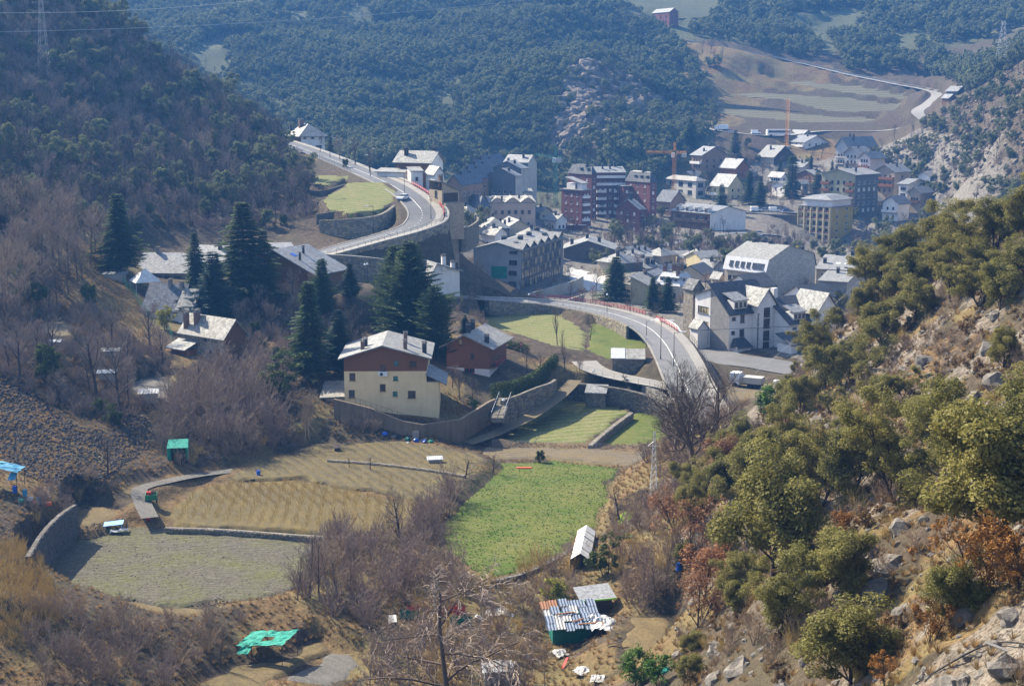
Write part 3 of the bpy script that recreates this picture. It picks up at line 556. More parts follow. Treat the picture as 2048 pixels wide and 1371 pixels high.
# ---------------------------------------------------------------- field sheets with furrow relief
def gzv(X, Y):
    v = np.clip(np.log(np.maximum(Y, Y0)/Y0)/math.log(Y1/Y0)*(NV-1), 0, NV-1.001); u = np.clip((X/halfw(Y)+1)/2*(NU-1), 0, NU-1.001); i = v.astype(int); j = u.astype(int); a = v-i; b = u-j
    return (GZ[i, j]*(1-b)+GZ[i, j+1]*b)*(1-a)+(GZ[i+1, j]*(1-b)+GZ[i+1, j+1]*b)*a
def field_sheet(nm, poly, mat, pl, step, amp, ang, row, lab):
    xs = [p[0] for p in poly]; ys = [p[1] for p in poly]
    x = np.arange(min(xs)-1, max(xs)+1, step); y = np.arange(min(ys)-1, max(ys)+1, step); X, Y = np.meshgrid(x, y)
    d = poly_dist(X, Y, poly)+fbm(X, Y, 3.5, 3, 15)*1.6
    s = X*math.cos(ang)+Y*math.sin(ang)+vnoise(X, Y, 9, 4)*1.8+vnoise(X, Y, 26, 14)*(11 if mat == 'ploughed' else 1)
    Z = pl[0]*X+pl[1]*Y+pl[2]+0.05+np.maximum(0, amp*(0.5+0.5*np.sin(s*2*np.pi/row))+amp*1.3*(vnoise(X, Y, 0.7, 8)+0.5))
    g = gzv(X, Y); e = smooth((d+0.9)/0.8); Z = Z*(1-e)+(g-0.12)*e
    idx = np.arange(X.size).reshape(X.shape); keep = (d[:-1, :-1] < 0)
    F = np.stack([idx[:-1, :-1], idx[:-1, 1:], idx[1:, 1:], idx[1:, :-1]], -1)[keep]
    used, inv = np.unique(F, return_inverse=True); V = np.stack([X, Y, Z], -1).reshape(-1, 3)[used]
    o = mobj(nm, np_mesh(nm, V, inv.reshape(F.shape), MATS[mat], True)); tag(o, lab, kind='structure')
for nm, poly, mat, pl in PL:
    far = max(p[1] for p in poly)
    prm = {'grass_green': (0.05, D2R(75), 1.1), 'ploughed': (0.07, D2R(100), 0.9), 'vine_gold': (0.025, D2R(4), 1.5), 'vine_field': (0.035, D2R(28), 1.6), 'garden_soil': (0.08, D2R(88), 1.2)}.get(mat, (0.04, D2R(60), 1.5))
    step = 0.4 if far < 235 else 0.6 if far < 400 else 2.0
    field_sheet(nm, poly, mat, pl, step, prm[0] if mat != 'court_pale' else 0.005, prm[1], prm[2], '%s sheet of the valley' % nm.replace('_', ' '))
# ---------------------------------------------------------------- buildings
ZF = {0: (0, 0, 1), 1: (520, 200, 3.808), 2: (860, 260, 4.033), 3: (1280, 220, 3.2), 4: (1160, 460, 3.531), 5: (200, 440, 3.657), 6: (560, 560, 3.531), 7: (960, 560, 3.428),
      'S': (1380, 540, 5.712), 'T': (1580, 300, 6.024), 'M': (1300, 270, 6.233), 'C': (1150, 460, 6.206)}
def zx(z, x): return ZF[z][0]+x/ZF[z][2]
def zy(z, y): return ZF[z][1]+y/ZF[z][2]
WIN = {'brown': ('frame_brown', 'glass'), 'white': ('frame_white', 'glass'), 'dark': ('frame_dark', 'glass'), 'teal': ('teal_paint', 'glass_teal'), 'warm': ('frame_dark', 'glass_warm'), 'blue': ('frame_white', 'glass_blue'), 'blind': ('frame_white', 'frame_white'), 'redshut': ('red_paint', 'glass')}
_wc = {}
def window_mesh(w, h, st, whole):
    k = (round(w, 1), round(h, 1), st, whole)
    if k in _wc: return _wc[k]
    w, h = k[0], k[1]; fr, gl = WIN[st]; f = MB(); t = 0.09 if w > 0.7 else 0.06
    f.box(-w/2, -w/2+t, -0.05, 0.05, -h/2, h/2); f.box(w/2-t, w/2, -0.05, 0.05, -h/2, h/2)
    f.box(-w/2+t, w/2-t, -0.05, 0.05, -h/2, -h/2+t); f.box(-w/2+t, w/2-t, -0.05, 0.05, h/2-t, h/2)
    n = max(1, int(round(w/0.8)))
    for i in range(1, n): x = -w/2+w*i/n; f.box(x-0.04, x+0.04, -0.045, 0.045, -h/2+t, h/2-t)
    f.box(-w/2-0.08, w/2+0.08, -0.28, -0.051, -h/2-0.07, -h/2-0.005)
    if whole:
        f.box(-w/2+t, w/2-t, 0.0, 0.03, -h/2+t, h/2-t, 1); _wc[k] = (f.mesh('window', [MATS[fr], MATS[gl]]), None)
    else:
        g = MB(); g.box(-w/2+t, w/2-t, 0.0, 0.03, -h/2+t, h/2-t); _wc[k] = (f.mesh('window', MATS[fr]), g.mesh('pane', MATS[gl]))
    return _wc[k]
_cc = {}
def chimney_mesh(w, d, h, mat, cap):
    k = (w, d, h, mat, cap)
    if k in _cc: return _cc[k]
    m = MB(); m.box(-w/2, w/2, -d/2, d/2, -1.2, h-0.35, 0); m.box(-w/2-0.07, w/2+0.07, -d/2-0.07, d/2+0.07, h-0.35, h-0.25, 1)
    for sx in (-1, 1):
        for sy in (-1, 1): m.box(sx*(w/2-0.1)-0.06, sx*(w/2-0.1)+0.06, sy*(d/2-0.1)-0.06, sy*(d/2-0.1)+0.06, h-0.25, h-0.02, 1)
    m.box(-w/2-0.12, w/2+0.12, -d/2-0.12, d/2+0.12, h-0.02, h+0.07, 2)
    _cc[k] = m.mesh('chimney', [MATS[mat], MATS['chimney_grey'], MATS[cap]]); return _cc[k]
class House:
    def __init__(s, name, label, z, xc, yc, D, th, h, xr=None, xl=None, lu=None, lv=None, cat='house', group=None, wall='beige', wu=None, wv=None, bands=None, corner=None):
        th = D2R(th); s.th = th; s.D = D; s.far = D > 480; s.z = z
        C = corner if corner is not None else at(zx(z, xc), zy(z, yc), D); s.C = C; s.u = Vector((math.cos(th), math.sin(th), 0)); s.v = Vector((-math.sin(th), math.cos(th), 0))
        def solve(dirv, tx):
            lo, hi = 0.5, 90.0; sg = 1 if proj(C+dirv*hi)[0] > proj(C)[0] else -1
            for _ in range(40):
                m = (lo+hi)/2
                if (proj(C+dirv*m)[0]-tx)*sg < 0: lo = m
                else: hi = m
            return lo
        s.lu = lu if lu else solve(s.u, zx(z, xr)); s.lv = lv if lv else solve(s.v, zx(z, xl))
        s.h = h; s.zb = C.z-h
        s.o = empty(name, (C.x, C.y, s.zb), th); tag(s.o, label, cat, group)
        s.holes = {'u': [], 'v': []}; s.wmat = {'u': wu or wall, 'v': wv or wall, 'w': wall}; s.bands = bands or []
        low = min(gz(*(C+s.u*a+s.v*b).xy) for a in (0, s.lu/2, s.lu) for b in (0, s.lv/2, s.lv)); s.deep = max(0.6, s.zb-low+0.8)
        s.gable = None; s.roofs = []; s.roofo = None
    def world(s, x, y, zz): return s.C+s.u*x+s.v*y+Vector((0, 0, zz-s.h))
    def face_px(s, face, px, py):
        r = Vector(ray(px, py)); O = Vector((0, 0, CAMZ)); n = s.v if face == 'u' else s.u
        t = (s.C-O).dot(n)/r.dot(n); p = O+r*t-s.C
        return (p.dot(s.u) if face == 'u' else p.dot(s.v)), p.z+s.h
    def win_at(s, face, st, x, zz, w, h, hole=True):
        L = s.lu if face == 'u' else s.lv
        if x-w/2 < 0.12 or x+w/2 > L-0.12: return
        if zz+h/2 < s.h-0.05:
            s.holes[face].append((x-w/2, x+w/2, zz-h/2, zz+h/2)); dy = 0.12
        else: dy = -0.05
        f, g = window_mesh(w, h, st, s.far)
        loc = (x, dy, zz) if face == 'u' else (dy, x, zz)
        o = mobj('window', f, s.o, loc, 0 if face == 'u' else -math.pi/2)
        if g: mobj('pane', g, o)
        return o
    def win_px(s, face, st, rects, z=None):
        z = s.z if z is None else z
        for x0, y0, x1, y1 in rects:
            a = s.face_px(face, zx(z, x0), zy(z, (y0+y1)/2)); b = s.face_px(face, zx(z, x1), zy(z, (y0+y1)/2))
            c = s.face_px(face, zx(z, (x0+x1)/2), zy(z, y0)); d = s.face_px(face, zx(z, (x0+x1)/2), zy(z, y1))
            s.win_at(face, st, (a[0]+b[0])/2, (c[1]+d[1])/2, abs(b[0]-a[0]), abs(c[1]-d[1]))
        return s
    def grid(s, face, st, n, rows, w, h, m0=1.0, m1=1.0, skip=()):
        L = s.lu if face == 'u' else s.lv
        for r, zz in enumerate(rows):
            for i in range(n):
                if (r, i) in skip: continue
                x = m0+(L-m0-m1)*(i+0.5)/n
                s.win_at(face, st if not isinstance(st, (list, tuple)) else st[(i*3+r*5) % len(st)], x, zz, w, h)
        return s
    def balcony(s, face, x0, x1, zz, dep=1.2, mat='white_wall', rail='frame_dark', solid=False, ph=1.0):
        m = MB(); L = x1-x0; m.box(0, L, -dep, -0.005, -0.18, 0)
        r = MB()
        if solid: r.box(0, L, -dep, -dep+0.1, 0.003, ph); r.box(0, 0.1, -dep+0.1, -0.01, 0.003, ph); r.box(L-0.1, L, -dep+0.1, -0.01, 0.003, ph)
        else:
            r.box(0, L, -dep, -dep+0.06, ph-0.08, ph); r.box(0, 0.06, -dep+0.06, -0.01, ph-0.08, ph); r.box(L-0.06, L, -dep+0.06, -0.01, ph-0.08, ph)
            n = max(2, int(L/0.35))
            for i in range(n+1): x = min(L-0.04, L*i/n); r.box(x, x+0.04, -dep+0.01, -dep+0.05, 0.003, ph-0.08)
        o = m.build('balcony', MATS[mat], s.o, (x0, 0, zz) if face == 'u' else (0, x1, zz), 0 if face == 'u' else -math.pi/2)
        r.build('railing', MATS[rail], o)
        return s
    def walls(s, extra_gable=None):
        m = MB(); mats = []
        def sl(nm):
            if nm not in mats: mats.append(nm)
            return mats.index(nm)
        def band(zz, base):
            for z0, z1, mt in s.bands:
                if z0 <= zz < z1: return mt
            return base
        z0 = -s.deep
        def face(L, holes, P, base):
            xs = sorted({0, L, *[h[0] for h in holes], *[h[1] for h in holes]}); zs = sorted({z0, s.h, *[h[2] for h in holes], *[h[3] for h in holes], *[b[0] for b in s.bands if z0 < b[0] < s.h], *[b[1] for b in s.bands if z0 < b[1] < s.h]})
            for za, zb in zip(zs[:-1], zs[1:]):
                run = None
                for xa, xb in zip(xs[:-1], xs[1:]):
                    xm, zm = (xa+xb)/2, (za+zb)/2; ins = any(h[0] < xm < h[1] and h[2] < zm < h[3] for h in holes)
                    if ins:
                        if run: m.face([P(run[0], 0, za), P(run[1], 0, za), P(run[1], 0, zb), P(run[0], 0, zb)], sl(band(zm, base))); run = None
                    else: run = [run[0] if run else xa, xb]
                if run: m.face([P(run[0], 0, za), P(run[1], 0, za), P(run[1], 0, zb), P(run[0], 0, zb)], sl(band((za+zb)/2, base)))
            for a, b, c, d in holes:
                mt = sl(band((c+d)/2, base)); q = 0.25
                m.face([P(a, 0, c), P(a, q, c), P(a, q, d), P(a, 0, d)], mt); m.face([P(b, 0, c), P(b, 0, d), P(b, q, d), P(b, q, c)], mt)
                m.face([P(a, 0, c), P(b, 0, c), P(b, q, c), P(a, q, c)], mt); m.face([P(a, 0, d), P(a, q, d), P(b, q, d), P(b, 0, d)], mt)
                m.face([P(a, q, c), P(b, q, c), P(b, q, d), P(a, q, d)], mt)
        face(s.lu, s.holes['u'], lambda x, d, zz: (x, d, zz), s.wmat['u'])
        face(s.lv, s.holes['v'], lambda x, d, zz: (d, x, zz), s.wmat['v'])
        face(s.lu, [], lambda x, d, zz: (x, s.lv-d, zz), s.wmat['w']); face(s.lv, [], lambda x, d, zz: (s.lu-d, x, zz), s.wmat['w'])
        if s.gable:
            ax, prof = s.gable             # prof: list of (t, height) above eave along the gable face
            top = s.bands[-1][2] if s.bands and s.bands[-1][1] >= s.h-0.01 else None
            for far in (0, 1):
                if ax == 'u': P = lambda t, hh: (t, far*s.lv, s.h+hh); mt = top or s.wmat['u']
                else: P = lambda t, hh: (far*s.lu, t, s.h+hh); mt = top or s.wmat['v']
                pts = [P(t, hh) for t, hh in prof]
                if len(pts) >= 3: m.face(pts, sl(mt))
        m.build('walls', [MATS[k] for k in mats], s.o)
        return s
    def roof(s, kind, rise, mat='slate_mid', ov=0.6, rp=0.5, th=0.22, mat2=None, ovg=None):
        m = MB(); lu, lv, H = s.lu, s.lv, s.h; og = ov if ovg is None else ovg
        lift = 0.02
        if kind in ('gv', 'gu'):
            A, B = (lu, lv) if kind == 'gv' else (lv, lu); pk = A*rp
            P = (lambda a, b, zz: (a, b, zz)) if kind == 'gv' else (lambda a, b, zz: (b, a, zz))
            k1 = rise/pk; k2 = rise/(A-pk)
            top = H+rise+th+lift
            L1 = [P(-ov, -og, top-rise-ov*k1), P(pk, -og, top), P(pk, B+og, top), P(-ov, B+og, top-rise-ov*k1)]
            L2 = [P(pk+0.002, -og, top), P(A+ov, -og, top-rise-ov*k2), P(A+ov, B+og, top-rise-ov*k2), P(pk+0.002, B+og, top)]
            if kind == 'gu': L1.reverse(); L2.reverse()
            m.slab(L1, th, 0); m.slab(L2, th, 1 if mat2 else 0)
            s.gable = ('u' if kind == 'gv' else 'v', [(0, 0), (A, 0), (pk, rise)])
            s.rz = (lambda x, y: H+(rise*(x/pk) if x < pk else rise*(lu-x)/(lu-pk))) if kind == 'gv' else (lambda x, y: H+(rise*(y/pk) if y < pk else rise*(lv-y)/(lv-pk)))
        elif kind == 'hip':
            k = min(lu, lv)/2; t = H+th+lift
            e = [(-ov, -ov, t-ov*rise/k), (lu+ov, -ov, t-ov*rise/k), (lu+ov, lv+ov, t-ov*rise/k), (-ov, lv+ov, t-ov*rise/k)]
            if lu >= lv: a, b = (k, lv/2, t+rise), (lu-k, lv/2, t+rise); fs = [[e[0], e[1], b, a], [e[1], e[2], b], [e[2], e[3], a, b], [e[3], e[0], a]]
            else: a, b = (lu/2, k, t+rise), (lu/2, lv-k, t+rise); fs = [[e[0], e[1], a], [e[1], e[2], b, a], [e[2], e[3], b], [e[3], e[0], a, b]]
            for f in fs:
                if len(f) > 3 and Vector(f[2]) == Vector(f[3]): f = f[:3]
                m.face(f, 0)
            m.face([e[3], e[2], e[1], e[0]], 0)
            for i in range(4): a_, b_ = Vector(e[i]), Vector(e[(i+1) % 4]); dz = Vector((0, 0, th*0.8)); m.face([a_-dz, b_-dz, b_, a_], 0)
            s.rz = lambda x, y: H+rise*min(1, min(x, lu-x, y, lv-y)/k)
        elif kind == 'flat':
            m.box(-ov, lu+ov, -ov, lv+ov, H+0.01, H+th+0.1, 0); s.rz = lambda x, y: H+th+0.1
        elif kind in ('sy', 'sx', 'sx-', 'sy-'):     # mono-pitch, rising along +y / +x / falling along +x
            f = {'sy': lambda x, y: rise*y/lv, 'sy-': lambda x, y: rise*(1-y/lv), 'sx': lambda x, y: rise*x/lu, 'sx-': lambda x, y: rise*(1-x/lu)}[kind]
            m.slab([(x, y, H+f(x, y)+th+lift) for x, y in ((-ov, -ov), (lu+ov, -ov), (lu+ov, lv+ov), (-ov, lv+ov))], th, 0); s.rz = lambda x, y: H+f(x, y)
            if kind in ('sx', 'sx-'): s.gable = ('u', [(0, 0), (lu, 0), (lu, rise)] if kind == 'sx' else [(0, 0), (lu, 0), (0, rise)])
            else: s.gable = ('v', [(0, 0), (lv, 0), (lv, rise)] if kind == 'sy' else [(0, 0), (lv, 0), (0, rise)])
        elif kind == 'mansard':
            q = 1.3; t = H+lift; e = [(-0.3, -0.3), (lu+0.3, -0.3), (lu+0.3, lv+0.3), (-0.3, lv+0.3)]; i_ = [(q, q), (lu-q, q), (lu-q, lv-q), (q, lv-q)]
            for k in range(4): a, b = e[k], e[(k+1) % 4]; c, d = i_[(k+1) % 4], i_[k]; m.face([(*a, t), (*b, t), (*c, t+rise), (*d, t+rise)], 1 if mat2 else 0)
            r2 = rise+min(lu, lv)*0.12
            if lu >= lv: p, q2 = (q+2, lv/2, t+r2), (lu-q-2, lv/2, t+r2)
            else: p, q2 = (lu/2, q+2, t+r2), (lu/2, lv-q-2, t+r2)
            I = [(*k, t+rise) for k in i_]
            if lu >= lv: fs = [[I[0], I[1], q2, p], [I[1], I[2], q2], [I[2], I[3], p, q2], [I[3], I[0], p]]
            else: fs = [[I[0], I[1], p], [I[1], I[2], q2, p], [I[2], I[3], q2], [I[3], I[0], p, q2]]
            for f in fs: m.face(f, 0)
            m.face([(*k, t) for k in reversed(e)], 0); s.rz = lambda x, y: H+rise
        s.roofo = m.build('roof', [MATS[mat]] + ([MATS[mat2]] if mat2 else []), s.o)
        return s
    def chim(s, spots, mat='chimney_dark', w=0.7, d=0.7, h=1.5, cap='chimney_dark'):
        for q in spots:
            x, y = q[0]*s.lu, q[1]*s.lv; hh = q[2] if len(q) > 2 else h
            mobj('chimney', chimney_mesh(w, d, hh, mat, cap), s.roofo, (x, y, s.rz(x, y)+0.2))
        return s
    def skylights(s, spots, mat='glass_blue', w=0.9):
        for fx, fy in spots:
            x, y = fx*s.lu, fy*s.lv; e = 0.3; z0 = s.rz(x, y); gx = (s.rz(x+e, y)-s.rz(x-e, y))/(2*e); gy = (s.rz(x, y+e)-s.rz(x, y-e))/(2*e)
            m = MB(); m.slab([(a, b, gx*a+gy*b+0.06) for a, b in ((-w/2, -w/2), (w/2, -w/2), (w/2, w/2), (-w/2, w/2))], 0.1); m.build('skylight', MATS[mat], s.roofo, (x, y, z0+0.26))
        return s
    def dormer(s, face, x, w, z0, h, dep, wall='white_wall', roof='slate_mid', n=2, st='brown', rise=0.25):
        o = MB(); o.box(-w/2, w/2, 0, dep, 0, h); loc = (x, 0.35, z0) if face == 'u' else (0.35, x, z0)
        d = o.build('dormer', MATS[wall], s.o, loc, 0 if face == 'u' else -math.pi/2)
        r = MB(); r.slab([(-w/2-0.3, -0.4, h+0.16), (w/2+0.3, -0.4, h+0.16), (w/2+0.3, dep, h+0.16+rise*dep), (-w/2-0.3, dep, h+0.16+rise*dep)], 0.15); r.build('roof', MATS[roof], d)
        for i in range(n):
            f, g = window_mesh(min(0.9, w/n*0.6), h*0.6, st, True); mobj('window', f, d, (-w/2+w*(i+0.5)/n, -0.06, h*0.5))
        return s
    def box_part(s, name, mat, x0, x1, y0, y1, z0, z1, parent=None):
        m = MB(); m.box(x0, x1, y0, y1, z0, z1); return m.build(name, MATS[mat], parent or s.o)
H = House
# ---- yellow chalet in the middle of the valley
b = H('chalet', 'big cream chalet with red-brown boarded top storey above the concrete wall', 6, 450, 548, 228, 1, 9.3, xr=1033, lv=13, wall='cream', bands=[(7.05, 9.3, 'wood_red')])
b.roof('gv', 1.95, 'slate_pale', 0.9, 0.47).win_px('u', 'brown', [(490,655,532,708),(486,775,528,828),(710,598,748,640),(706,733,746,783),(912,570,964,612),(903,780,958,832)])
b.win_px('u', 'teal', [(805,570,836,600),(800,677,833,708),(796,785,830,818)]).walls()
b.chim([(0.22, 0.12, 1.6), (0.74, 0.12, 1.5), (0.72, 0.55, 1.8)], 'chimney_brick', 0.6, 0.6).chim([(0.97, 0.2, 1.9)], 'chimney_dark', 0.7, 0.8); b.chim([(0.24, 0.3, 1.5)], 'chimney_dark', 0.7, 0.7)
a = b.face_px('u', zx(6, 728), zy(6, 660)); k = b.box_part('air_conditioner', 'white_paint', a[0]-0.75, a[0]+0.75, -0.45, -0.02, a[1]-0.35, a[1]+0.4)
m = MB(); m.tube((a[0]-0.25, -0.46, a[1]), (a[0]-0.25, -0.5, a[1]), 0.26, n=12); m.build('fan_grille', MATS['frame_dark'], k)
b.box_part('side_wing', 'cream', b.lu+0.01, b.lu+2.0, 0.0, 8, -4.2, 5.2); m = MB(); m.slab([(b.lu-0.1, -0.6, 6.7), (b.lu+3.3, -0.6, 4.9), (b.lu+3.3, 9, 4.9), (b.lu-0.1, 9, 6.7)], 0.2); m.build('lean_to_roof', MATS['slate_mid'], b.o)
b.box_part('garage', 'beige', -3.4, -0.05, 1.5, 8, -2, 2.2); m = MB(); m.slab([(-4.2, 0.8, 2.5), (-0.03, 0.8, 2.7), (-0.03, 8.5, 3.9), (-4.2, 8.5, 3.7)], 0.2); m.build('garage_roof', MATS['slate_warm'], b.o)
b.box_part('porch', 'wood_dark', 11.2, 15.5, -1.6, -0.05, -3.2, -1.6)
# ---- red-brown chalet
b = H('chalet', 'small red-brown wooden chalet with white ground floor beside the dark cedar', 6, 1478, 470, 250, 74, 6.3, xr=1535, xl=1175, lu=11, wall='wood_red', bands=[(-4, 2.2, 'white_wall'), (2.2, 6.3, 'wood_red')])
b.roof('gu', 1.9, 'slate_warm', 1.1, 0.55).win_px('v', 'brown', [(1345,512,1372,555),(1262,418,1290,455)]).win_px('v', 'redshut', [(1300,620,1375,655)]).walls().chim([(0.15, 0.55, 1.8), (0.1, 0.1, 1.5), (0.5, 0.6, 1.9)], 'chimney_dark', 0.7, 0.7)
b.balcony('u', 0.3, 6, 2.6, 1.2, 'wood_brown', 'red_paint')
# ---- low slate roofed house between the conifers
b = H('house', 'low house with sprawling pale slate roofs among conifers behind the chalet', 6, 510, 372, 272, 40, 3.6, xr=640, xl=285, wall='brown_wall', lu=9); b.roof('hip', 2.6, 'slate_pale', 0.7).win_at('u', 'brown', 3, 1.6, 1.2, 1.2); b.walls().chim([(0.3, 0.8, 1.7)], 'chimney_brick', 1.0, 0.8, cap='slate_pale')
b = H('house', 'pale slate gabled house half hidden by the tall cedar', 6, 600, 285, 282, 62, 3.4, xl=385, lu=12, wall='brown_wall'); b.roof('gv', 2.4, 'slate_pale', 0.6).walls().chim([(0.8, 0.2, 1.8), (0.2, 0.7, 1.8)], 'chimney_brick', 0.9, 0.8)
# ---- stone house left
b = H('house', 'stone house with pale slate roof and brick chimneys beside bare brush', 5, 905, 855, 240, 52, 6.0, xr=1060, xl=595, wall='rubble_pale', wu='wood_brown'); b.roof('gv', 2.6, 'slate_warm', 0.6).win_px('v', 'brown', [(755,840,780,880),(800,950,815,995),(850,945,880,990)]).walls().chim([(0.1, 0.92, 2.6), (0.25, 0.75, 2.2)], 'chimney_brick', 0.8, 0.7).chim([(0.4, 0.8, 1.5)], 'chimney_grey')
b.box_part('porch', 'wood_orange', -2.4, -0.05, b.lv-4, b.lv, -1, 3.2); m = MB(); m.slab([(-3.2, b.lv-4.6, 3.4), (0.0, b.lv-4.6, 4.6), (0.0, b.lv+0.8, 4.6), (-3.2, b.lv+0.8, 3.4)], 0.2); m.build('porch_roof', MATS['slate_pale'], b.o)
b = H('house', 'house with dark blue slate roof and white gable wing by the fence', 5, 575, 660, 268, 80, 4.6, xl=318, lu=9, wall='white_wall'); b.roof('gv', 4.3, 'slate_blue', 0.5, mat2=None).win_px('v', 'redshut', [(432,668,476,716)]).win_px('v', 'dark', [(488,668,514,708),(345,675,370,710)]).walls().chim([(0.45, 0.45, 1.4), (0.4, 0.1, 1.4)], 'chimney_grey', 0.8, 0.6)  # main roof slate darkened to carry the shade on this slope
for x0, x1, yy in ((b.lu*0.1, b.lu*0.9, -3.4),):
    m = MB(); m.slab([(x0-2.2, yy, 4.9), (x0+2.2, yy, 8.4), (x0+2.2, 0.2, 8.4), (x0-2.2, 0.2, 4.9)], 0.2); m.slab([(x0+2.21, yy, 8.4), (x0+6.5, yy, 4.9), (x0+6.5, 0.2, 4.9), (x0+2.21, 0.2, 8.4)], 0.2); m.build('wing_roof', MATS['slate_pale'], b.o); b.box_part('wing', 'white_wall', x0-1.4, x0+6, yy+0.5, -0.05, -2, 4.9)  # paler slate puts the sunlight into the wing roof colour
    m = MB(); m.face([(x0-1.4, yy+0.5, 4.9), (x0+6, yy+0.5, 4.9), (x0+2.2, yy+0.5, 8.1)]); m.build('wing_gable', MATS['white_wall'], b.o)
b.box_part('terrace', 'concrete', -2.5, -0.3, -2.5, b.lv, -1.5, 0.2)
# added white pyramid standing in for a sunlit roof piece behind it
def pavilion(px, py, D, w, h, lab):
    C = at(px, py, D); m = MB(); t = (0, 0, h+2.6); c = [(-w, -w, h), (w, -w, h), (w, w, h), (-w, w, h)]
    for i in range(4): m.face([c[i], c[(i+1) % 4], t])
    e = empty('bright_roof_piece', (C.x, C.y, gz(C.x, C.y)), 0.5); tag(e, lab, 'tent'); m.build('pyramid_top', MATS['tarp_white'], e)
    for p in c: q = MB(); q.tube((p[0]*0.95, p[1]*0.95, -1), (p[0]*0.95, p[1]*0.95, h), 0.05); q.build('pole', MATS['metal_pale'], e)
pavilion(292, 590, 282, 2.6, 2.4, 'white pyramid standing in for a sunlit roof piece behind the blue slate roof')
b = H('house', 'long low house with broad grey slate roof below the wooded slope', 5, 632, 380, 308, 86, 3.0, xl=285, lu=11, wall='tan'); b.roof('gv', 3.4, 'slate_mid', 0.7).grid('v', 'dark', 4, [1.4], 1.6, 1.3); b.walls().chim([(0.5, 0.75, 1.2)], 'chimney_grey')
b = H('house', 'grey slate house wing hidden behind the tallest spruce', 5, 900, 300, 312, 80, 3.0, xl=690, lu=9, wall='tan'); b.roof('gv', 2.8, 'slate_mid', 0.6).walls().chim([(0.4, 0.3, 2.0)], 'chimney_brick')
# ---- big tilted slate roof below the hill road
b = H('house', 'house with one huge tilted slate roof below the hill road', 5, 1190, 372, 288, -28, 2.6, lu=13, lv=11, wall='wood_brown'); b.roof('gv', 4.4, 'slate_mid', 0.6, 0.22).walls().chim([(0.6, 0.2, 1.6), (0.45, 0.55, 1.6), (0.85, 0.5, 1.5)], 'chimney_dark', 0.35, 0.35); b.skylights([(0.45, 0.25)], 'plastic_blue', 1.1)
b = H('house', 'low house with glazed white roof edge left of the tilted roof', 5, 1235, 262, 305, 20, 2.8, xr=1440, lv=8, wall='wood_brown'); b.roof('sy', 1.6, 'slate_mid', 0.5).grid('u', 'blue', 4, [1.5], 1.6, 1.6); b.walls()
# ---- houses on the hill road
b = H('villa', 'white villa with hipped slate roof at the top of the hill road', 1, 312, 263, 478, 28, 5.2, xr=492, xl=215, wall='white_wall', wv='wood_brown', bands=[]); b.roof('hip', 3.2, 'slate_pale', 1.1).win_px('u', 'brown', [(330,278,352,296),(390,278,412,296),(450,278,472,296),(425,345,470,365)]).walls().chim([(0.35, 0.6, 2.6)], 'chimney_brick', 1.6, 1.0, cap='chimney_grey').chim([(0.1, 1.0, 3.0), (0.8, 0.6, 1.2)], 'chimney_dark')
b = H('villa', 'white villa with pale gabled slate roof right of the hill road', 1, 1300, 470, 398, 62, 5.6, xr=1392, xl=1035, wall='white_wall', wv='wood_brown'); b.roof('gv', 2.6, 'slate_pale', 0.8).grid('v', 'brown', 4, [2.6], 1.3, 1.2); b.grid('u', 'brown', 2, [2.6], 0.9, 1.2).walls().chim([(0.3, 0.8, 2.2), (0.6, 0.1, 1.8)], 'chimney_dark', 1.0, 0.9)
m = MB(); m.slab([(-3.6, b.lv*0.55, 2.7), (-0.05, b.lv*0.55, 3.6), (-0.05, b.lv+5, 3.6), (-3.6, b.lv+5, 2.7)], 0.2); m.build('porch_roof', MATS['slate_pale'], b.o); b.box_part('porch', 'white_wall', -3, -0.05, b.lv*0.6, b.lv+4.5, -2, 2.6)
b = H('cottage', 'small white gabled cottage below the bare tree by the bend', 1, 1330, 560, 388, 25, 3.6, xr=1400, xl=1262, wall='white_wall'); b.roof('gv', 1.7, 'slate_mid', 0.5).win_at('u', 'brown', 1.6, 1.8, 0.8, 1.0); b.walls()
b = H('cottage', 'white annexe with flat front wall beside the bend', 1, 1150, 545, 392, 15, 4.2, xr=1240, lv=5, wall='white_wall'); b.roof('sy', 0.8, 'slate_pale', 0.3).win_at('u', 'brown', 1.6, 2.2, 0.8, 1.0); b.walls()
b = H('house', 'brown brick house with sloping roof hanging over the road bend', 1, 1385, 690, 356, 30, 9.2, xr=1515, xl=1288, wall='tan_brick'); b.roof('sx-', 2.0, 'slate_mid', 0.6).win_px('u', 'dark', [(1395,790,1435,850),(1385,870,1430,915)]).win_px('u', 'redshut', [(1475,780,1505,810),(1475,865,1505,890)]).win_px('v', 'dark', [(1330,690,1352,740)]).walls().chim([(0.15, 0.3, 2.0)], 'chimney_brick', 1.0, 0.9)
b.box_part('loggia', 'wood_dark', 0.4, b.lu-0.3, -0.04, -0.01, 6.3, 8.6); b.box_part('terrace', 'tan_brick', 0.2, b.lu+0.6, -1.6, -0.05, -3, 6.0)
b = H('house', 'white house with chimney and low-pitched roof below the hill road wall', 1, 1310, 1310, 318, 22, 6.0, xr=1520, lv=9, wall='white_wall'); b.roof('gv', 1.8, 'slate_mid', 0.7, 0.15).win_px('u', 'dark', [(1490,1235,1510,1290)]).walls().chim([(0.42, 0.0, 2.4), (0.8, 0.1, 1.6)], 'white_wall', 0.9, 0.8)
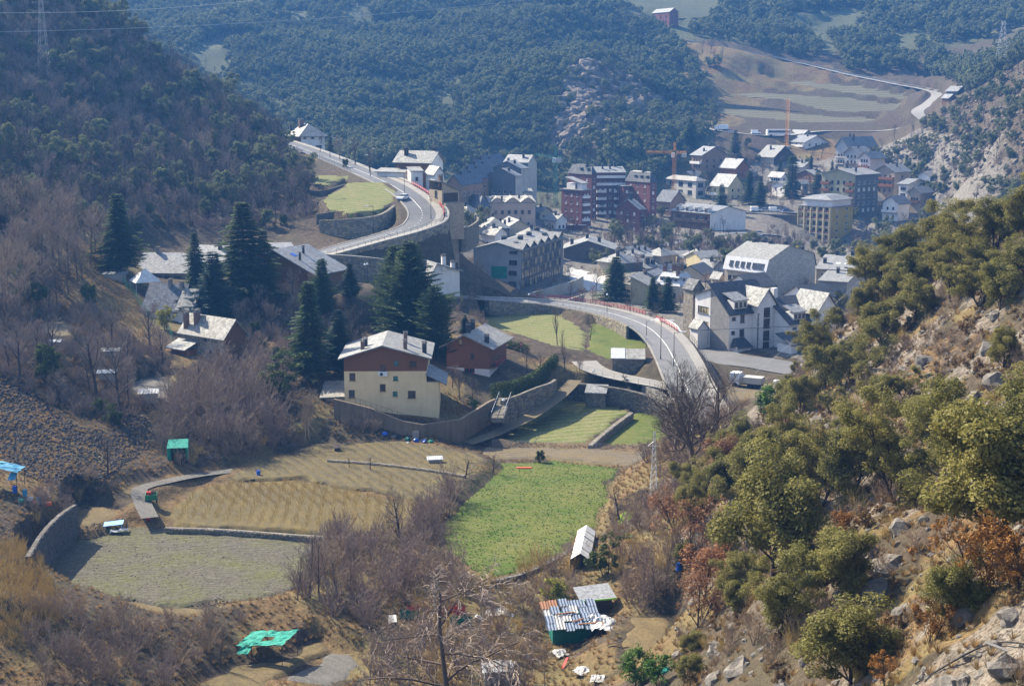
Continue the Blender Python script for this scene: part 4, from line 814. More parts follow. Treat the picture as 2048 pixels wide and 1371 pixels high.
# ---- terrace of houses stepping away
for i in range(5):
    D = 505+i*17; x = 250+i*52; y = 440-i*42
    b = H('row_house', ['nearest', 'second', 'third', 'fourth', 'farthest'][i]+' house of the brown brick row stepping back below the mountain', 2, x, y, D, 64, 11, xl=x-118+i*8, lu=17, wall='brown_brick', group='brown row houses')
    b.roof('gu', 3.2, 'slate_blue', 0.4).grid('u', 'white', 4, [2, 4.8, 7.6], 1.0, 1.3).walls().chim([(0.3, 0.5), (0.75, 0.55)], 'chimney_dark'); b.skylights([(0.3, 0.75), (0.7, 0.75)])
for i, (x0, xc, xr, y, D, lab) in enumerate([(600, 790, 862, 262, 560, 'tallest'), (510, 735, 790, 312, 545, 'middle'), (470, 690, 735, 372, 532, 'lowest')]):
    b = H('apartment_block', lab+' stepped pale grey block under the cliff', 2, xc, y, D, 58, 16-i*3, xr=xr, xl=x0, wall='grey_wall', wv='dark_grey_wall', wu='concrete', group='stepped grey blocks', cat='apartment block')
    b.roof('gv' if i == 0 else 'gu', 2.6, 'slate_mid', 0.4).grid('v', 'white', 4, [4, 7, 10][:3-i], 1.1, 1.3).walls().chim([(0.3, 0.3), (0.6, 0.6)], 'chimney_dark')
b = H('apartment_block', 'pinkish tan building with three zigzag gables near the green crane', 2, 480, 590, 508, 6, 10, xr=850, lv=14, wall='salmon', cat='apartment block'); b.roof('sy', 1.4, 'slate_warm', 0.3).grid('u', 'dark', 6, [6.8], 1.1, 1.3); b.grid('u', 'white', 5, [2.6], 1.1, 1.2).walls().chim([(0.3, 0.4), (0.7, 0.6)], 'chimney_dark')
for k in range(3):
    x0, x1 = b.lu*k/3, b.lu*(k+1)/3; m = MB(); m.face([(x0, -0.02, b.h), (x1, -0.02, b.h), ((x0+x1)/2, -0.02, b.h+2)]); m.face([(x0-0.2, -0.5, b.h+0.1), ((x0+x1)/2, -0.5, b.h+2.3), ((x0+x1)/2, 9, b.h+2.3), (x0-0.2, 9, b.h+0.1)], 1); m.face([((x0+x1)/2, -0.5, b.h+2.3), (x1+0.2, -0.5, b.h+0.1), (x1+0.2, 9, b.h+0.1), ((x0+x1)/2, 9, b.h+2.3)], 1); m.build('cross_gable', [MATS['salmon'], MATS['slate_warm']], b.o)
b = H('pavilion', 'low pavilion with grey hipped roof left of the zigzag building', 2, 400, 610, 500, 20, 5, xr=478, xl=248, wall='salmon'); b.roof('hip', 3, 'slate_blue', 0.6).grid('u', 'redshut', 2, [2.5], 1, 1.4); b.walls()
b = H('commercial_building', 'long flat grey roofed building behind the zigzag gables', 2, 420, 505, 545, 4, 5, xr=825, lv=18, wall='concrete', cat='building'); b.roof('sy', 1.2, 'slate_pale', 0.4).grid('u', 'dark', 8, [2.5], 1.4, 1.4); b.walls().chim([(0.2, 0.3), (0.45, 0.5), (0.62, 0.2), (0.88, 0.2)], 'chimney_dark')
b = H('house', 'low hipped slate house with rows of dark chimneys before the hotel', 2, 440, 790, 455, 10, 4, xr=640, lv=13, wall='glass_blue'); b.wmat = {k: 'dark_grey_wall' for k in 'uvw'}; b.roof('hip', 2.6, 'slate_pale', 0.5).grid('u', 'blue', 5, [2], 1.6, 1.6); b.walls().chim([(0.2, 0.6), (0.5, 0.7), (0.8, 0.6), (0.9, 0.3)], 'chimney_dark')
b = H('house', 'low gabled slate house right behind the hotel roof', 2, 640, 780, 462, 14, 4, xr=800, lv=14, wall='beige'); b.roof('gv', 2.0, 'slate_pale', 0.5).win_at('u', 'dark', 5, 2, 2, 1.4); b.walls().chim([(0.2, 0.4), (0.8, 0.5)], 'chimney_dark')
# ---- hotel with dark glazed flank
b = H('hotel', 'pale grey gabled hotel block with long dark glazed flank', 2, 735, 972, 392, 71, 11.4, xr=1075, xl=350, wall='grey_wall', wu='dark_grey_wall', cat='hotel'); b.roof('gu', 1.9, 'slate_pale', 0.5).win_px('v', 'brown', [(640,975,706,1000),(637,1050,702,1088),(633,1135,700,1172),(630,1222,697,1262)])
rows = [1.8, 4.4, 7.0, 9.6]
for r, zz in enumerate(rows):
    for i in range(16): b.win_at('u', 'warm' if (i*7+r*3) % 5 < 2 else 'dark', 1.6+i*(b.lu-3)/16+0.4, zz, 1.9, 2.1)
b.walls().chim([(0.1, 0.2, 1.1), (0.35, 0.35, 1.3), (0.3, 0.65, 1.2), (0.6, 0.4, 1.2), (0.75, 0.2, 1.2), (0.9, 0.5, 1.0)], 'chimney_dark', 1.5, 1.2)
for k in range(6):
    x0, x1 = b.lu*k/6, b.lu*(k+1)/6; xm = (x0+x1)/2; m = MB(); m.face([(x0, -0.03, b.h), (x1, -0.03, b.h), (xm, -0.03, b.h+1.5)]); m.face([(x0, -0.5, b.h+0.28), (xm, -0.5, b.h+1.8), (xm, 5.6, b.h+1.9), (x0, 5.6, b.h+1.4)], 1); m.face([(xm, -0.5, b.h+1.8), (x1, -0.5, b.h+0.28), (x1, 5.6, b.h+1.4), (xm, 5.6, b.h+1.9)], 1); m.build('cross_gable', [MATS['dark_grey_wall'], MATS['slate_pale']], b.o)
for x in (0.2, 0.42): m = MB(); m.slab([(-1.6, -1, 0.5), (1.6, -1, 0.5), (1.6, 1, 0.5), (-1.6, 1, 0.5)], 0.6); m.build('roof_light', MATS['metal_pale'], b.roofo, (b.lu*x, b.lv*0.3, b.h+1.0))
m = MB(); m.box(0, 4.6, -0.03, -0.01, 0, 3.4); m.build('glazed_stair', MATS['net_teal'], b.o, (-0.04, b.lv*0.62, 3.4), -math.pi/2)
# ---- gymnasium & dark stone block
b = H('building', 'dark brown stone block with gabled slate roof behind the white sports ground', 2, 1078, 958, 455, -6, 9, xr=1478, lv=16, wall='dark_brick', cat='building'); b.roof('gv', 2.6, 'slate_pale', 0.7, 0.48).win_px('u', 'brown', [(1255,975,1270,1005),(1338,975,1360,1005)]).walls().chim([(0.15, 0.3, 2), (0.45, 0.5, 1.6), (0.7, 0.4, 1.8)], 'chimney_dark', 1.0, 0.9)
b = H('building', 'brown brick block with wide hipped slate roof behind the spruce', 'C', 555, 415, 425, 40, 8.5, xr=843, xl=278, wall='dark_brick', wv='beige', cat='building'); b.roof('hip', 2.6, 'slate_pale', 0.5).walls().chim([(0.3, 0.4, 1.9), (0.2, 0.9, 1.5)], 'chimney_dark', 0.9, 0.8)
b = H('house', 'low pale roofed house tucked behind the brown brick block', 'C', 700, 340, 455, 15, 4, xr=960, lv=10, wall='white_wall'); b.roof('gu', 1.5, 'slate_pale', 0.4).grid('u', 'dark', 3, [2], 1, 1); b.walls().chim([(0.2, 0.3), (0.6, 0.5), (0.9, 0.5)], 'chimney_dark')
b = H('house', 'house with grey gable roof and cluster of dark chimney pots', 'C', 870, 480, 432, 30, 6, xr=1060, lv=12, wall='beige'); b.roof('gu', 2.2, 'slate_pale', 0.4).walls().chim([(0.4, 0.2, 2.2), (0.6, 0.3, 1.5), (0.8, 0.2, 1.5), (0.7, 0.6, 1.6)], 'chimney_dark', 1.1, 0.9)
b = H('house', 'beige house with narrow orange annexe behind the second spruce', 'C', 980, 575, 402, 66, 7, xl=805, lu=10, wall='beige'); b.roof('gu', 1.0, 'slate_mid', 0.3).walls(); b.box_part('annexe', 'pale_yellow', -2.6, -0.05, 0.5, 4, -3, 4.6)
b = H('house', 'olive grey house with half-gable below the tall spruce', 'C', 930, 705, 372, 70, 7, xl=690, lu=9, wall='olive_grey'); b.roof('sy', 2.4, 'slate_warm', 0.3).walls()
b = H('apartment_house', 'ochre house with curved mansard roof and tilted roof windows', 'C', 1300, 700, 376, 48, 8, xr=1480, xl=1000, wall='beige', cat='apartment house'); b.roof('mansard', 3.2, 'slate_pale', mat2='metal_pale').grid('u', 'brown', 3, [2.2, 5.4], 1.1, 1.5); b.grid('v', 'brown', 4, [2.2, 5.4], 1.0, 1.4).walls().chim([(0.2, 0.2, 2.2), (0.4, 0.5, 2.2), (0.6, 0.3, 2.4), (0.8, 0.6, 2.0), (0.3, 0.8, 1.8)], 'chimney_brick', 0.8, 0.8)
for i in range(4): b.dormer('v', 1.5+i*(b.lv-3)/3.2, 1.3, b.h+0.4, 1.7, 1.4, 'metal_pale', 'metal_pale', 1, 'brown', 0.0)
b.dormer('u', b.lu*0.35, 1.8, b.h+0.3, 1.9, 1.4, 'metal_pale', 'metal_pale', 1, 'dark', 0.0)
b = H('building', 'cream block with flat front and slate roof behind the mansard house', 'C', 1560, 350, 436, 30, 9, xr=1830, xl=1382, wall='pale_yellow', cat='building'); b.roof('gu', 1.6, 'slate_pale', 0.3).win_px('u', 'dark', [(1598,365,1615,405)]).walls()
for i, x in enumerate((0.05, 0.3, 0.62)): b.chim([(x, 0.9, 1.5)], 'white_wall' if i == 0 else 'yellow_paint', 0.3, 0.3)
b = H('house', 'tan gabled house with glazed dark roof slope', 'C', 1590, 560, 405, 60, 5, xr=1745, lv=8, wall='beige'); b.roof('gu', 2.4, 'slate_dark', 0.4).walls().chim([(0.2, 0.8, 1.4)], 'chimney_dark')
b = H('house', 'slate roofed barn with brown roof at the edge of the trees', 'C', 1300, 350, 460, 20, 5, xr=1470, xl=1150, lv=9, wall='beige'); b.roof('gu', 1.8, 'slate_warm', 0.5).walls()
b = H('house', 'small pale gabled house next to the long apartment building', 'C', 1790, 600, 392, 35, 4.5, xr=1862, xl=1690, wall='beige'); b.roof('gv', 1.4, 'slate_pale', 0.4).win_at('u', 'brown', 1.2, 2.2, 0.8, 1.0); b.walls()
# ---- long building with mansard and blank block gable
b = H('apartment_building', 'long building with pale metal mansard and blank grey block gable wall', 4, 1312, 312, 380, 40, 10, xr=1662, xl=1022, wall='beige', wu='block_grey', cat='apartment building'); b.roof('gu', 0.4, 'slate_pale', 0.0)
b.roofo.hide_render = False
for ch in list(b.o.children): bpy.data.objects.remove(ch)
LU, LV, HH = b.lu, b.lv, b.h; m = MB()
prof = [(-0.4, 0), (0.9, 3.6), (LU*0.45, 7.0), (LU-0.9, 4.2), (LU+0.3, 0.8)]
for (xa, za), (xb, zb) in zip(prof[:-1], prof[1:]):
    m.slab([(xa, -0.25, HH+za+0.2), (xb, -0.25, HH+zb+0.2), (xb, LV+0.4, HH+zb+0.2), (xa, LV+0.4, HH+za+0.2)], 0.2, 1 if zb-za > 3.5 else 0)
b.roofo = m.build('roof', [MATS['slate_pale'], MATS['metal_pale']], b.o); b.gable = ('u', [(0, 0), (LU, 0), (LU, 0.9), (LU-0.9, 4.2), (LU*0.45, 7.0), (0.95, 3.5)])
b.rz = lambda x, y: HH+7.0-abs(x-LU*0.45)*0.28
b.grid('v', 'dark', 7, [7.9], 1.3, 1.4); b.grid('v', ['dark', 'blue'], 7, [4.8, 2.0], 1.2, 1.6); b.walls().chim([(0.5, 0.15, 1.4), (0.8, 0.1, 1.3), (0.9, 0.3, 1.3), (0.45, 0.45, 1.0), (0.5, 0.7, 1.1), (0.45, 0.85, 1.0)], 'chimney_dark', 0.9, 0.8); b.chim([(0.72, 0.12, 1.3)], 'yellow_paint', 0.4, 0.4)
for i in range(6):
    x = 1.2+(LV-2.4)*(i+0.5)/6; ww = 1.3 if i else 2.8; f, g = window_mesh(ww, 1.5, 'dark', True); o = mobj('window', f, b.o, (0.18, x, HH+1.95), -math.pi/2); o.rotation_euler = (D2R(-19), 0, -math.pi/2)
b = H('building', 'grey block with stepped pale slate roofs beyond the blank gable', 4, 1885, 370, 372, 62, 8, xr=2010, xl=1690, wall='beige', wv='grey_ashlar', cat='building'); b.roof('gv', 1.6, 'slate_pale', 0.4).grid('u', 'dark', 2, [2, 5], 1, 1.4); b.walls().chim([(0.4, 0.2), (0.4, 0.6)], 'chimney_dark')
b = H('building', 'long pale roofed block with white skylit flank far right of the school', 4, 1990, 290, 402, 68, 7, xr=2100, xl=1670, wall='beige', cat='building'); b.roof('gv', 2.4, 'slate_pale', 0.4).grid('v', 'blue', 5, [5.2], 1.6, 1.4); b.walls().chim([(0.3, 0.15), (0.5, 0.4), (0.5, 0.75), (0.2, 0.9)], 'chimney_dark', 1.1, 0.9); b.skylights([(0.2, 0.2), (0.2, 0.4), (0.2, 0.6)], 'tarp_white', 1.5)
# ---- school
b = H('school', 'white school wing with grey stone gable and projecting stair bay', 'S', 450, 500, 296, 33, 8.2, xr=960, lv=6.0, wall='white_wall', wv='grey_ashlar', cat='school'); b.roof('sy', 5.2, 'slate_dark', 0.45).win_px('u', 'brown', [(480,538,524,576),(575,510,625,600),(472,695,514,735),(565,672,620,758)])  # near-black slate holds the shade of a slope turned from the sun
b.walls()
def school_bay(b, x0, x1, hgt, dep=1.5):
    w = x1-x0; xm = (x0+x1)/2; m = MB(); m.box(x0, x1, -dep, 0.4, -2.5, hgt, 0); m.face([(x0, -dep-0.003, hgt), (x1, -dep-0.003, hgt), (xm, -dep-0.003, hgt+w*0.62)], 0)
    bay = m.build('stair_bay', MATS['white_wall'], b.o); r = MB(); top = hgt+w*0.62+0.25; back = b.lv+0.3
    r.slab([(x0-0.5, -dep-0.5, hgt-0.1), (xm, -dep-0.5, top), (xm, back, top), (x0-0.5, back, hgt-0.1)], 0.2); r.slab([(xm+0.003, -dep-0.5, top), (x1+0.5, -dep-0.5, hgt-0.1), (x1+0.5, back, hgt-0.1), (xm+0.003, back, top)], 0.2); r.build('bay_roof', MATS['slate_pale'], bay)
    f, g = window_mesh(0.45, 2.0, 'brown', True)
    for zz in (0.6, 3.0, 5.6, 8.0):
        for k in (-1, 0, 1):
            if zz < hgt-0.8: mobj('window', f, bay, (xm+k*0.6, -dep-0.04, zz))
    q = MB()
    for k in range(int(hgt/0.35)):
        for xx in (x0, x1): wd = 0.28+0.18*((k*7) % 3)/2; q.box(xx-0.03 if xx == x0 else xx-wd, xx+wd if xx == x0 else xx+0.03, -dep-0.05, -dep-0.004, k*0.35-1.5, k*0.35-1.2)
    tag(q.build('corner_stones', MATS['rubble'], bay), kind='stuff')
school_bay(b, b.lu*0.52, b.lu*0.93, 9.6)
b.dormer('u', b.lu*0.27, 3.6, 9.0, 1.7, 3.6, 'white_wall', 'slate_mid', 3, 'brown', 0.35)
b.box_part('chimney_stack', 'white_wall', b.lu+0.2, b.lu+1.3, 0.4, 1.4, -2, 12.6)
m = MB(); m.box(0.8, 4.6, -2.0, -0.02, -2.5, 0.9, 0); m.face([(0.4, -2.4, 1.0), (5.0, -2.4, 1.0), (4.2, -0.1, 2.9), (1.2, -0.1, 2.9)], 1); m.face([(5.0, -2.4, 1.0), (5.0, 0, 1.0), (4.2, -0.1, 2.9)], 1); m.face([(0.4, 0, 1.0), (0.4, -2.4, 1.0), (1.2, -0.1, 2.9)], 1); m.build('entrance_porch', [MATS['white_wall'], MATS['slate_dark']], b.o)
SC = b
sa = b.world(-0.05, b.lv+4.2, 9.4)
b = H('school', 'white modern school block with three bands of warm windows', 'S', 0, 0, 300, 33, 11, corner=SC.world(-0.02, 6.05, 11), lu=9, lv=5, wall='white_wall', cat='school'); b.roof('sy-', 1.6, 'slate_dark', 0.4)
for zz in (1.6, 4.8, 8.0): b.win_at('v', 'warm', 2.3, zz, 3.6, 1.5)
b.walls()
b = H('tower', 'square rubble stone tower with three small arched openings', 'C', 1466, 735, 306, 30, 10, xr=1595, lv=3.4, wall='rubble_pale', cat='tower'); b.roof('gv', 1.8, 'slate_dark', 0.3); b.grid('u', 'brown', 3, [8.6], 0.4, 1.2, 0.3, 0.3).walls()
b = H('shed', 'small white gabled shed at the end of the road bridge', 'S', 90, 668, 300, 30, 4.2, xr=205, xl=0, wall='white_wall', cat='shed'); b.roof('gv', 1.5, 'slate_pale', 0.3); b.walls()
b = H('school', 'lower white school wing with green door behind the oak slope', 'S', 1140, 610, 297, 33, 5.6, xr=1640, lv=6.5, wall='white_wall', cat='school'); b.roof('sy', 4.2, 'slate_dark', 0.45).win_px('u', 'white', [(1170,648,1225,690),(1275,625,1325,700)]).walls(); school_bay(b, b.lu*0.48, b.lu*0.98, 7.4); b.dormer('u', b.lu*0.24, 3.4, 6.2, 1.5, 3.2, 'white_wall', 'slate_mid', 3, 'brown', 0.35)  # roof shade put into the slate colour here too
b.box_part('annexe', 'white_wall', -3.4, 4.6, -4.2, -0.05, -2.5, 1.8); m = MB(); m.slab([(-3.9, -4.7, 2.0), (5.1, -4.7, 2.0), (5.1, 0.2, 3.9), (-3.9, 0.2, 3.9)], 0.2); m.build('annexe_roof', MATS['slate_dark'], b.o); b.box_part('door', 'teal_paint', -1.6, 0.2, -4.26, -4.21, -2.4, 0.9)
b = H('building', 'dark slate roofed hall rising behind the white school wing', 'S', 700, 200, 318, 33, 9, xr=975, lv=8, wall='white_wall', cat='building'); b.roof('gu', 2.4, 'slate_dark', 0.4).walls()
b = H('building', 'dark slate roofed hall behind the lower school wing', 'S', 1360, 330, 316, 33, 7, xr=1650, lv=8, wall='white_wall', cat='building'); b.roof('gu', 2.4, 'slate_dark', 0.4).walls()
# ---- red brick apartment blocks
def redblock(lab, xc, yc, xr, xl, D, h, th, rk, rise, rows, nu, nv, **kw):
    b = H('apartment_block', lab, 2, xc, yc, D, th, h, xr=xr, xl=xl, wall='red_brick', group='red brick apartment blocks', cat='apartment block', **kw); b.roof(rk, rise, 'slate_pale', 0.4 if rk != 'mansard' else 0, mat2='slate_dark' if rk == 'mansard' else None)
    b.grid('u', ['white', 'white', 'blind'], nu, rows, 1.1, 1.2); b.grid('v', ['white', 'blind'], nv, rows, 1.0, 1.2); return b
R6 = [1.8, 4.8, 7.8, 10.8, 13.8]
b = redblock('red brick apartment block with terrace storey left of the courtyard', 1225, 490, 1300, 1060, 560, 15.8, 40, 'flat', 0, R6, 2, 3); b.walls(); b.chim([(0.3, 0.4, 2), (0.6, 0.7, 2)])
for zz in R6: b.balcony('u', 0.3, b.lu*0.75, zz-0.8, 1.0, 'white_wall', 'white_wall', True, 0.8)
m = MB(); m.box(1.5, b.lu-0.5, 2, b.lv-1.5, b.h+0.3, b.h+2.6, 0); m.slab([(1, 1.4, b.h+2.8), (b.lu, 1.4, b.h+2.8), (b.lu, b.lv-1, b.h+5), (1, b.lv-1, b.h+5)], 0.25, 1); m.build('penthouse', [MATS['white_wall'], MATS['slate_pale']], b.o)
b = redblock('tall red brick block with dark slate mansard left of the balconies', 1305, 360, 1345, 1115, 580, 19, 40, 'mansard', 3.6, R6+[16.8], 1, 3); b.walls(); b.chim([(0.4, 0.3, 3.5), (0.6, 0.8, 3.0)])
for i in range(2): b.dormer('v', 3+i*4, 1.2, b.h+0.6, 1.8, 1.2, 'slate_dark', 'slate_dark', 1, 'white')
b = redblock('central red brick block with tiers of white balconies', 1335, 345, 1575, 1300, 592, 21, 8, 'gu', 2.0, R6+[16.8], 5, 2, lv=14); b.walls(); b.chim([(0.3, 0.3, 2.2), (0.55, 0.3, 2.0), (0.75, 0.5, 2.2)])
for zz in R6: b.balcony('u', 0.4, b.lu*0.36, zz-0.8, 1.3, 'white_wall', 'white_wall', True, 0.9); b.balcony('u', b.lu*0.62, b.lu-0.2, zz-0.8, 1.3, 'white_wall', 'white_wall', True, 0.9)
b.balcony('u', 0.2, b.lu-0.2, 16, 1.6, 'white_wall', 'white_wall', True, 0.9); b.balcony('u', 0.2, b.lu-0.2, 19, 1.6, 'white_wall', 'white_wall', True, 0.9)
b = redblock('tall red brick corner block with dark mansard right of the balconies', 1775, 425, 1830, 1578, 578, 18, 36, 'mansard', 4.0, R6+[16.4], 1, 3); b.walls(); b.chim([(0.4, 0.4, 3.2), (0.7, 0.7, 3.0)])
for i in range(3): b.dormer('v', 2.5+i*3.6, 1.2, b.h+0.6, 1.9, 1.2, 'slate_dark', 'slate_dark', 1, 'white')
b = redblock('low red brick block with pale sloping roof in front of the mansards', 1690, 640, 1735, 1503, 552, 12.5, 46, 'gu', 3.4, [1.8, 4.8, 7.8, 10.6], 1, 3); b.walls(); b.chim([(0.4, 0.5, 2.6)], 'chimney_dark', 1.6, 1.0)
b = redblock('plain red brick link block between the balconied blocks', 1560, 455, 1620, 1290, 586, 16, 20, 'flat', 0, R6, 1, 4); b.walls()
b = H('garden_wall', 'red brick terrace wall with pale coping and brick piers below the apartments', 2, 925, 765, 545, -6, 3.4, xr=1270, lv=0.5, wall='red_brick', cat='wall'); b.roof('flat', 0, 'white_wall', 0.1, th=0.1); b.walls()
for i in range(5): b.box_part('pier', 'red_brick', b.lu*i/4-0.4, b.lu*i/4+0.4, -0.5, 0.0, -1, 4.2)
b = H('house', 'brown stone house with dark slate roof right of the red brick blocks', 'M', 255, 830, 600, 42, 8, xr=440, xl=75, wall='brown_brick'); b.roof('gv', 4.2, 'slate_blue', 0.5).grid('v', 'white', 3, [2, 5], 1.2, 1.2); b.walls()
# ---- long lodge with dormers and white end
b = H('lodge', 'long lodge with four dormers, brown balconies and white end wall', 'M', 750, 985, 556, 38, 8.4, xr=1195, xl=262, wall='white_wall', wv='wood_brown', cat='lodge'); b.roof('gv', 2.4, 'slate_mid', 0.5)
b.grid('v', ['white', 'brown'], 8, [1.6, 6.4], 1.5, 1.4); b.walls(); b.balcony('v', 0.2, b.lv-0.2, 4.9, 1.2, 'wood_dark', 'wood_dark', True)
for i in range(4): b.dormer('v', b.lv*(0.12+0.24*i), 1.7, b.h+0.3, 1.6, 2.6, 'white_wall', 'slate_mid', 2, 'brown', 0.25)
# ---- upper town
def villa(name, lab, z, xc, yc, xr, xl, D, th, h, rk, rise, wall, roof, wu=None, wv=None, nu=3, nv=3, rows=(1.8, 4.4), st='brown', balc=None, **kw):
    b = H(name, lab, z, xc, yc, D, th, h, xr=xr, xl=xl, wall=wall, wu=wu, wv=wv, **kw); b.roof(rk, rise, roof, 0.8)
    rows = [r for r in rows if r < h-0.7]
    if nu: b.grid('u', st, nu, rows, 1.0, 1.2)
    if nv: b.grid('v', st, nv, rows, 1.0, 1.2)
    b.walls()
    if balc:
        for f, zz, mat, rl in balc: b.balcony(f, 0.2, (b.lu if f == 'u' else b.lv)-0.2, zz, 1.3, mat, rl, rl != 'frame_dark')
    return b
villa('villa', 'brown brick villa with wide slate roof and balcony near the orange crane', 'M', 648, 250, 955, 520, 668, 30, 7.2, 'gv', 3.6, 'brown_brick', 'slate_mid', balc=[('v', 3.2, 'white_wall', 'white_wall')]).chim([(0.2, 0.3), (0.5, 0.5), (0.7, 0.5)])
villa('villa', 'red boarded villa with pale balcony and slate roof', 'M', 1070, 405, 1240, 870, 655, 34, 5.6, 'gv', 3.6, 'wood_orange', 'slate_mid', rows=(2.6,), balc=[('v', 1.2, 'white_wall', 'white_wall')]).chim([(0.5, 0.4, 2)])
villa('villa', 'dark timber chalet with stepped slate roofs and stone base', 'M', 1545, 270, 1790, 1350, 690, 38, 5.5, 'gv', 5.0, 'wood_dark', 'slate_pale', wv='beige', nu=2, rows=(1.8,)).chim([(0.3, 0.6, 2)])
b = villa('apartment_house', 'cream house with three white balconies beside the thin orange mast', 3, 1055, 205, 1200, 950, 712, 30, 8.4, 'gv', 3.0, 'white_wall', 'slate_mid', rows=(1.6, 4.4, 7.0), cat='apartment house', balc=[('v', 0.9, 'white_wall', 'white_wall'), ('v', 3.5, 'white_wall', 'white_wall'), ('v', 6.1, 'white_wall', 'white_wall')]); b.chim([(0.4, 0.4)])
villa('house', 'house under brick-red fascia behind the cream balconied house', 3, 1030, 165, 1110, 945, 728, 24, 8, 'gv', 2.6, 'salmon', 'slate_mid', nu=2, nv=2)
b = villa('apartment_house', 'tall grey apartment house with shed roof on the upper street', 3, 1330, 232, 1515, 1255, 672, 40, 15, 'gu', 4.0, 'grey_wall', 'slate_mid', wu='olive_grey', nu=0, nv=3, rows=(1.8, 4.8, 7.8, 10.8), cat='apartment house', balc=[('v', 0.9, 'white_wall', 'frame_dark'), ('v', 3.9, 'white_wall', 'frame_dark'), ('v', 6.9, 'white_wall', 'frame_dark'), ('v', 9.9, 'white_wall', 'frame_dark')]); b.chim([(0.3, 0.3, 3), (0.3, 0.6, 2.4)])
b = villa('apartment_house', 'grey balconied house stepping below the tall shed-roofed one', 3, 1400, 275, 1480, 1310, 660, 40, 12, 'gu', 2.6, 'grey_wall', 'slate_pale', nu=0, nv=3, rows=(1.8, 4.8, 7.8, 10.3), cat='apartment house', balc=[('v', 0.9, 'wood_brown', 'frame_dark'), ('v', 3.9, 'wood_brown', 'frame_dark'), ('v', 6.9, 'wood_brown', 'frame_dark')]); b.chim([(0.4, 0.4)])
b = villa('apartment_house', 'pale balconied house with blank side wall lowest of the stepped three', 'T', 965, 95, 1145, 830, 648, 40, 11, 'gu', 2.4, 'pale_pink', 'slate_pale', nu=0, nv=3, rows=(1.6, 4.4, 7.2, 9.6), cat='apartment house', balc=[('v', 0.8, 'pale_pink', 'wood_orange'), ('v', 3.6, 'pale_pink', 'wood_orange'), ('v', 6.4, 'pale_pink', 'wood_orange')]); b.chim([(0.3, 0.5, 2)], 'chimney_grey')
b = villa('house', 'tan cross-gabled house with brown balconies right of the towers', 'T', 1265, 262, 1445, 1030, 622, 38, 10, 'gu', 2.8, 'tan', 'slate_mid', wv='tan_brick', nu=1, nv=3, rows=(1.8, 4.8, 7.8), balc=[('v', 3.6, 'wood_orange', 'wood_orange'), ('v', 6.6, 'wood_orange', 'wood_orange')]); b.chim([(0.5, 0.3, 2)])
villa('house', 'white house with red-trimmed windows climbing the rocky slope', 'T', 1690, 310, 1800, 1545, 622, 40, 7, 'gu', 1.6, 'white_wall', 'slate_pale', wu='grey_wall', nu=0, rows=(1.6, 4.4), st='redshut')
villa('house', 'uppermost white house with long slate roof on the rocky slope', 'T', 1770, 215, 1955, 1640, 640, 44, 6, 'gu', 1.8, 'white_wall', 'slate_pale', wu='grey_wall', nu=0, rows=(4.2,), st='redshut')
villa('house', 'white house with blue-grey roof and six dark windows', 'T', 1420, 412, 1650, 1312, 612, 42, 8, 'gv', 1.8, 'white_wall', 'slate_mid', nu=1, nv=3, rows=(3.4, 6.0))
villa('house', 'grey brown house with covered balcony below the white houses', 'T', 1575, 510, 1720, 1430, 600, 42, 8.6, 'gu', 2.0, 'brown_wall', 'slate_mid', wv='tan', nu=0, rows=(5.6,), nv=3, balc=[('v', 4.2, 'wood_brown', 'wood_brown')])
b = villa('chalet', 'white chalet with broad dark eaves and balcony near the rocky slope', 'T', 1305, 640, 1440, 1120, 592, 40, 7.4, 'gu', 2.6, 'white_wall', 'slate_blue', nu=0, nv=2, rows=(1.6, 5.0), balc=[('v', 3.4, 'wood_brown', 'white_wall')])
villa('transformer_hut', 'slim white hut with small gabled roof on the rocky slope', 'T', 1800, 700, 1910, 1735, 585, 40, 7.4, 'gv', 1.6, 'white_wall', 'slate_pale', nu=0, nv=0, rows=(), cat='hut')
b = villa('house', 'cream house with steep slate roof behind a spruce', 'M', 975, 632, 1160, 765, 632, 38, 7.2, 'gv', 4.6, 'pale_yellow', 'slate_mid', rows=(2, 5), nu=2, st='brown', balc=[('v', 2.8, 'white_wall', 'white_wall')])
b = H('building_shell', 'unfinished concrete house shell with open storeys beside the crane', 'M', 575, 570, 640, 30, 8, xr=690, xl=200, wall='concrete', cat='building site'); b.roof('hip', 1.4, 'slate_warm', 0.7).grid('v', 'dark', 3, [2.4, 6.0], 3.4, 2.0); b.grid('u', 'dark', 1, [2.4, 6.0], 3.0, 2.0).walls()
b = villa('house', 'half-timbered house with white upper floor below the dark chalet', 3, 905, 425, 940, 830, 648, 30, 5.6, 'gv', 1.6, 'white_wall', 'slate_mid', rows=(4.2, 1.6), nu=1, nv=4, st='dark')
villa('house', 'long low slate roofed house behind the tall cypress', 3, 1130, 420, 1165, 1000, 650, 30, 5, 'gu', 2.2, 'wood_brown', 'slate_pale', nu=1, nv=5, rows=(3.2,), st='white')
villa('house', 'small house with pale terraces beneath the half-timbered one', 3, 930, 480, 990, 845, 628, 30, 4, 'gu', 1.2, 'white_wall', 'slate_pale', nu=1, nv=2, rows=(2,))
villa('house', 'low slate roofed wing between cypress and tower', 3, 1040, 470, 1075, 1000, 632, 30, 4, 'gu', 1.2, 'grey_wall', 'slate_pale', nu=1, nv=2, rows=(2,))
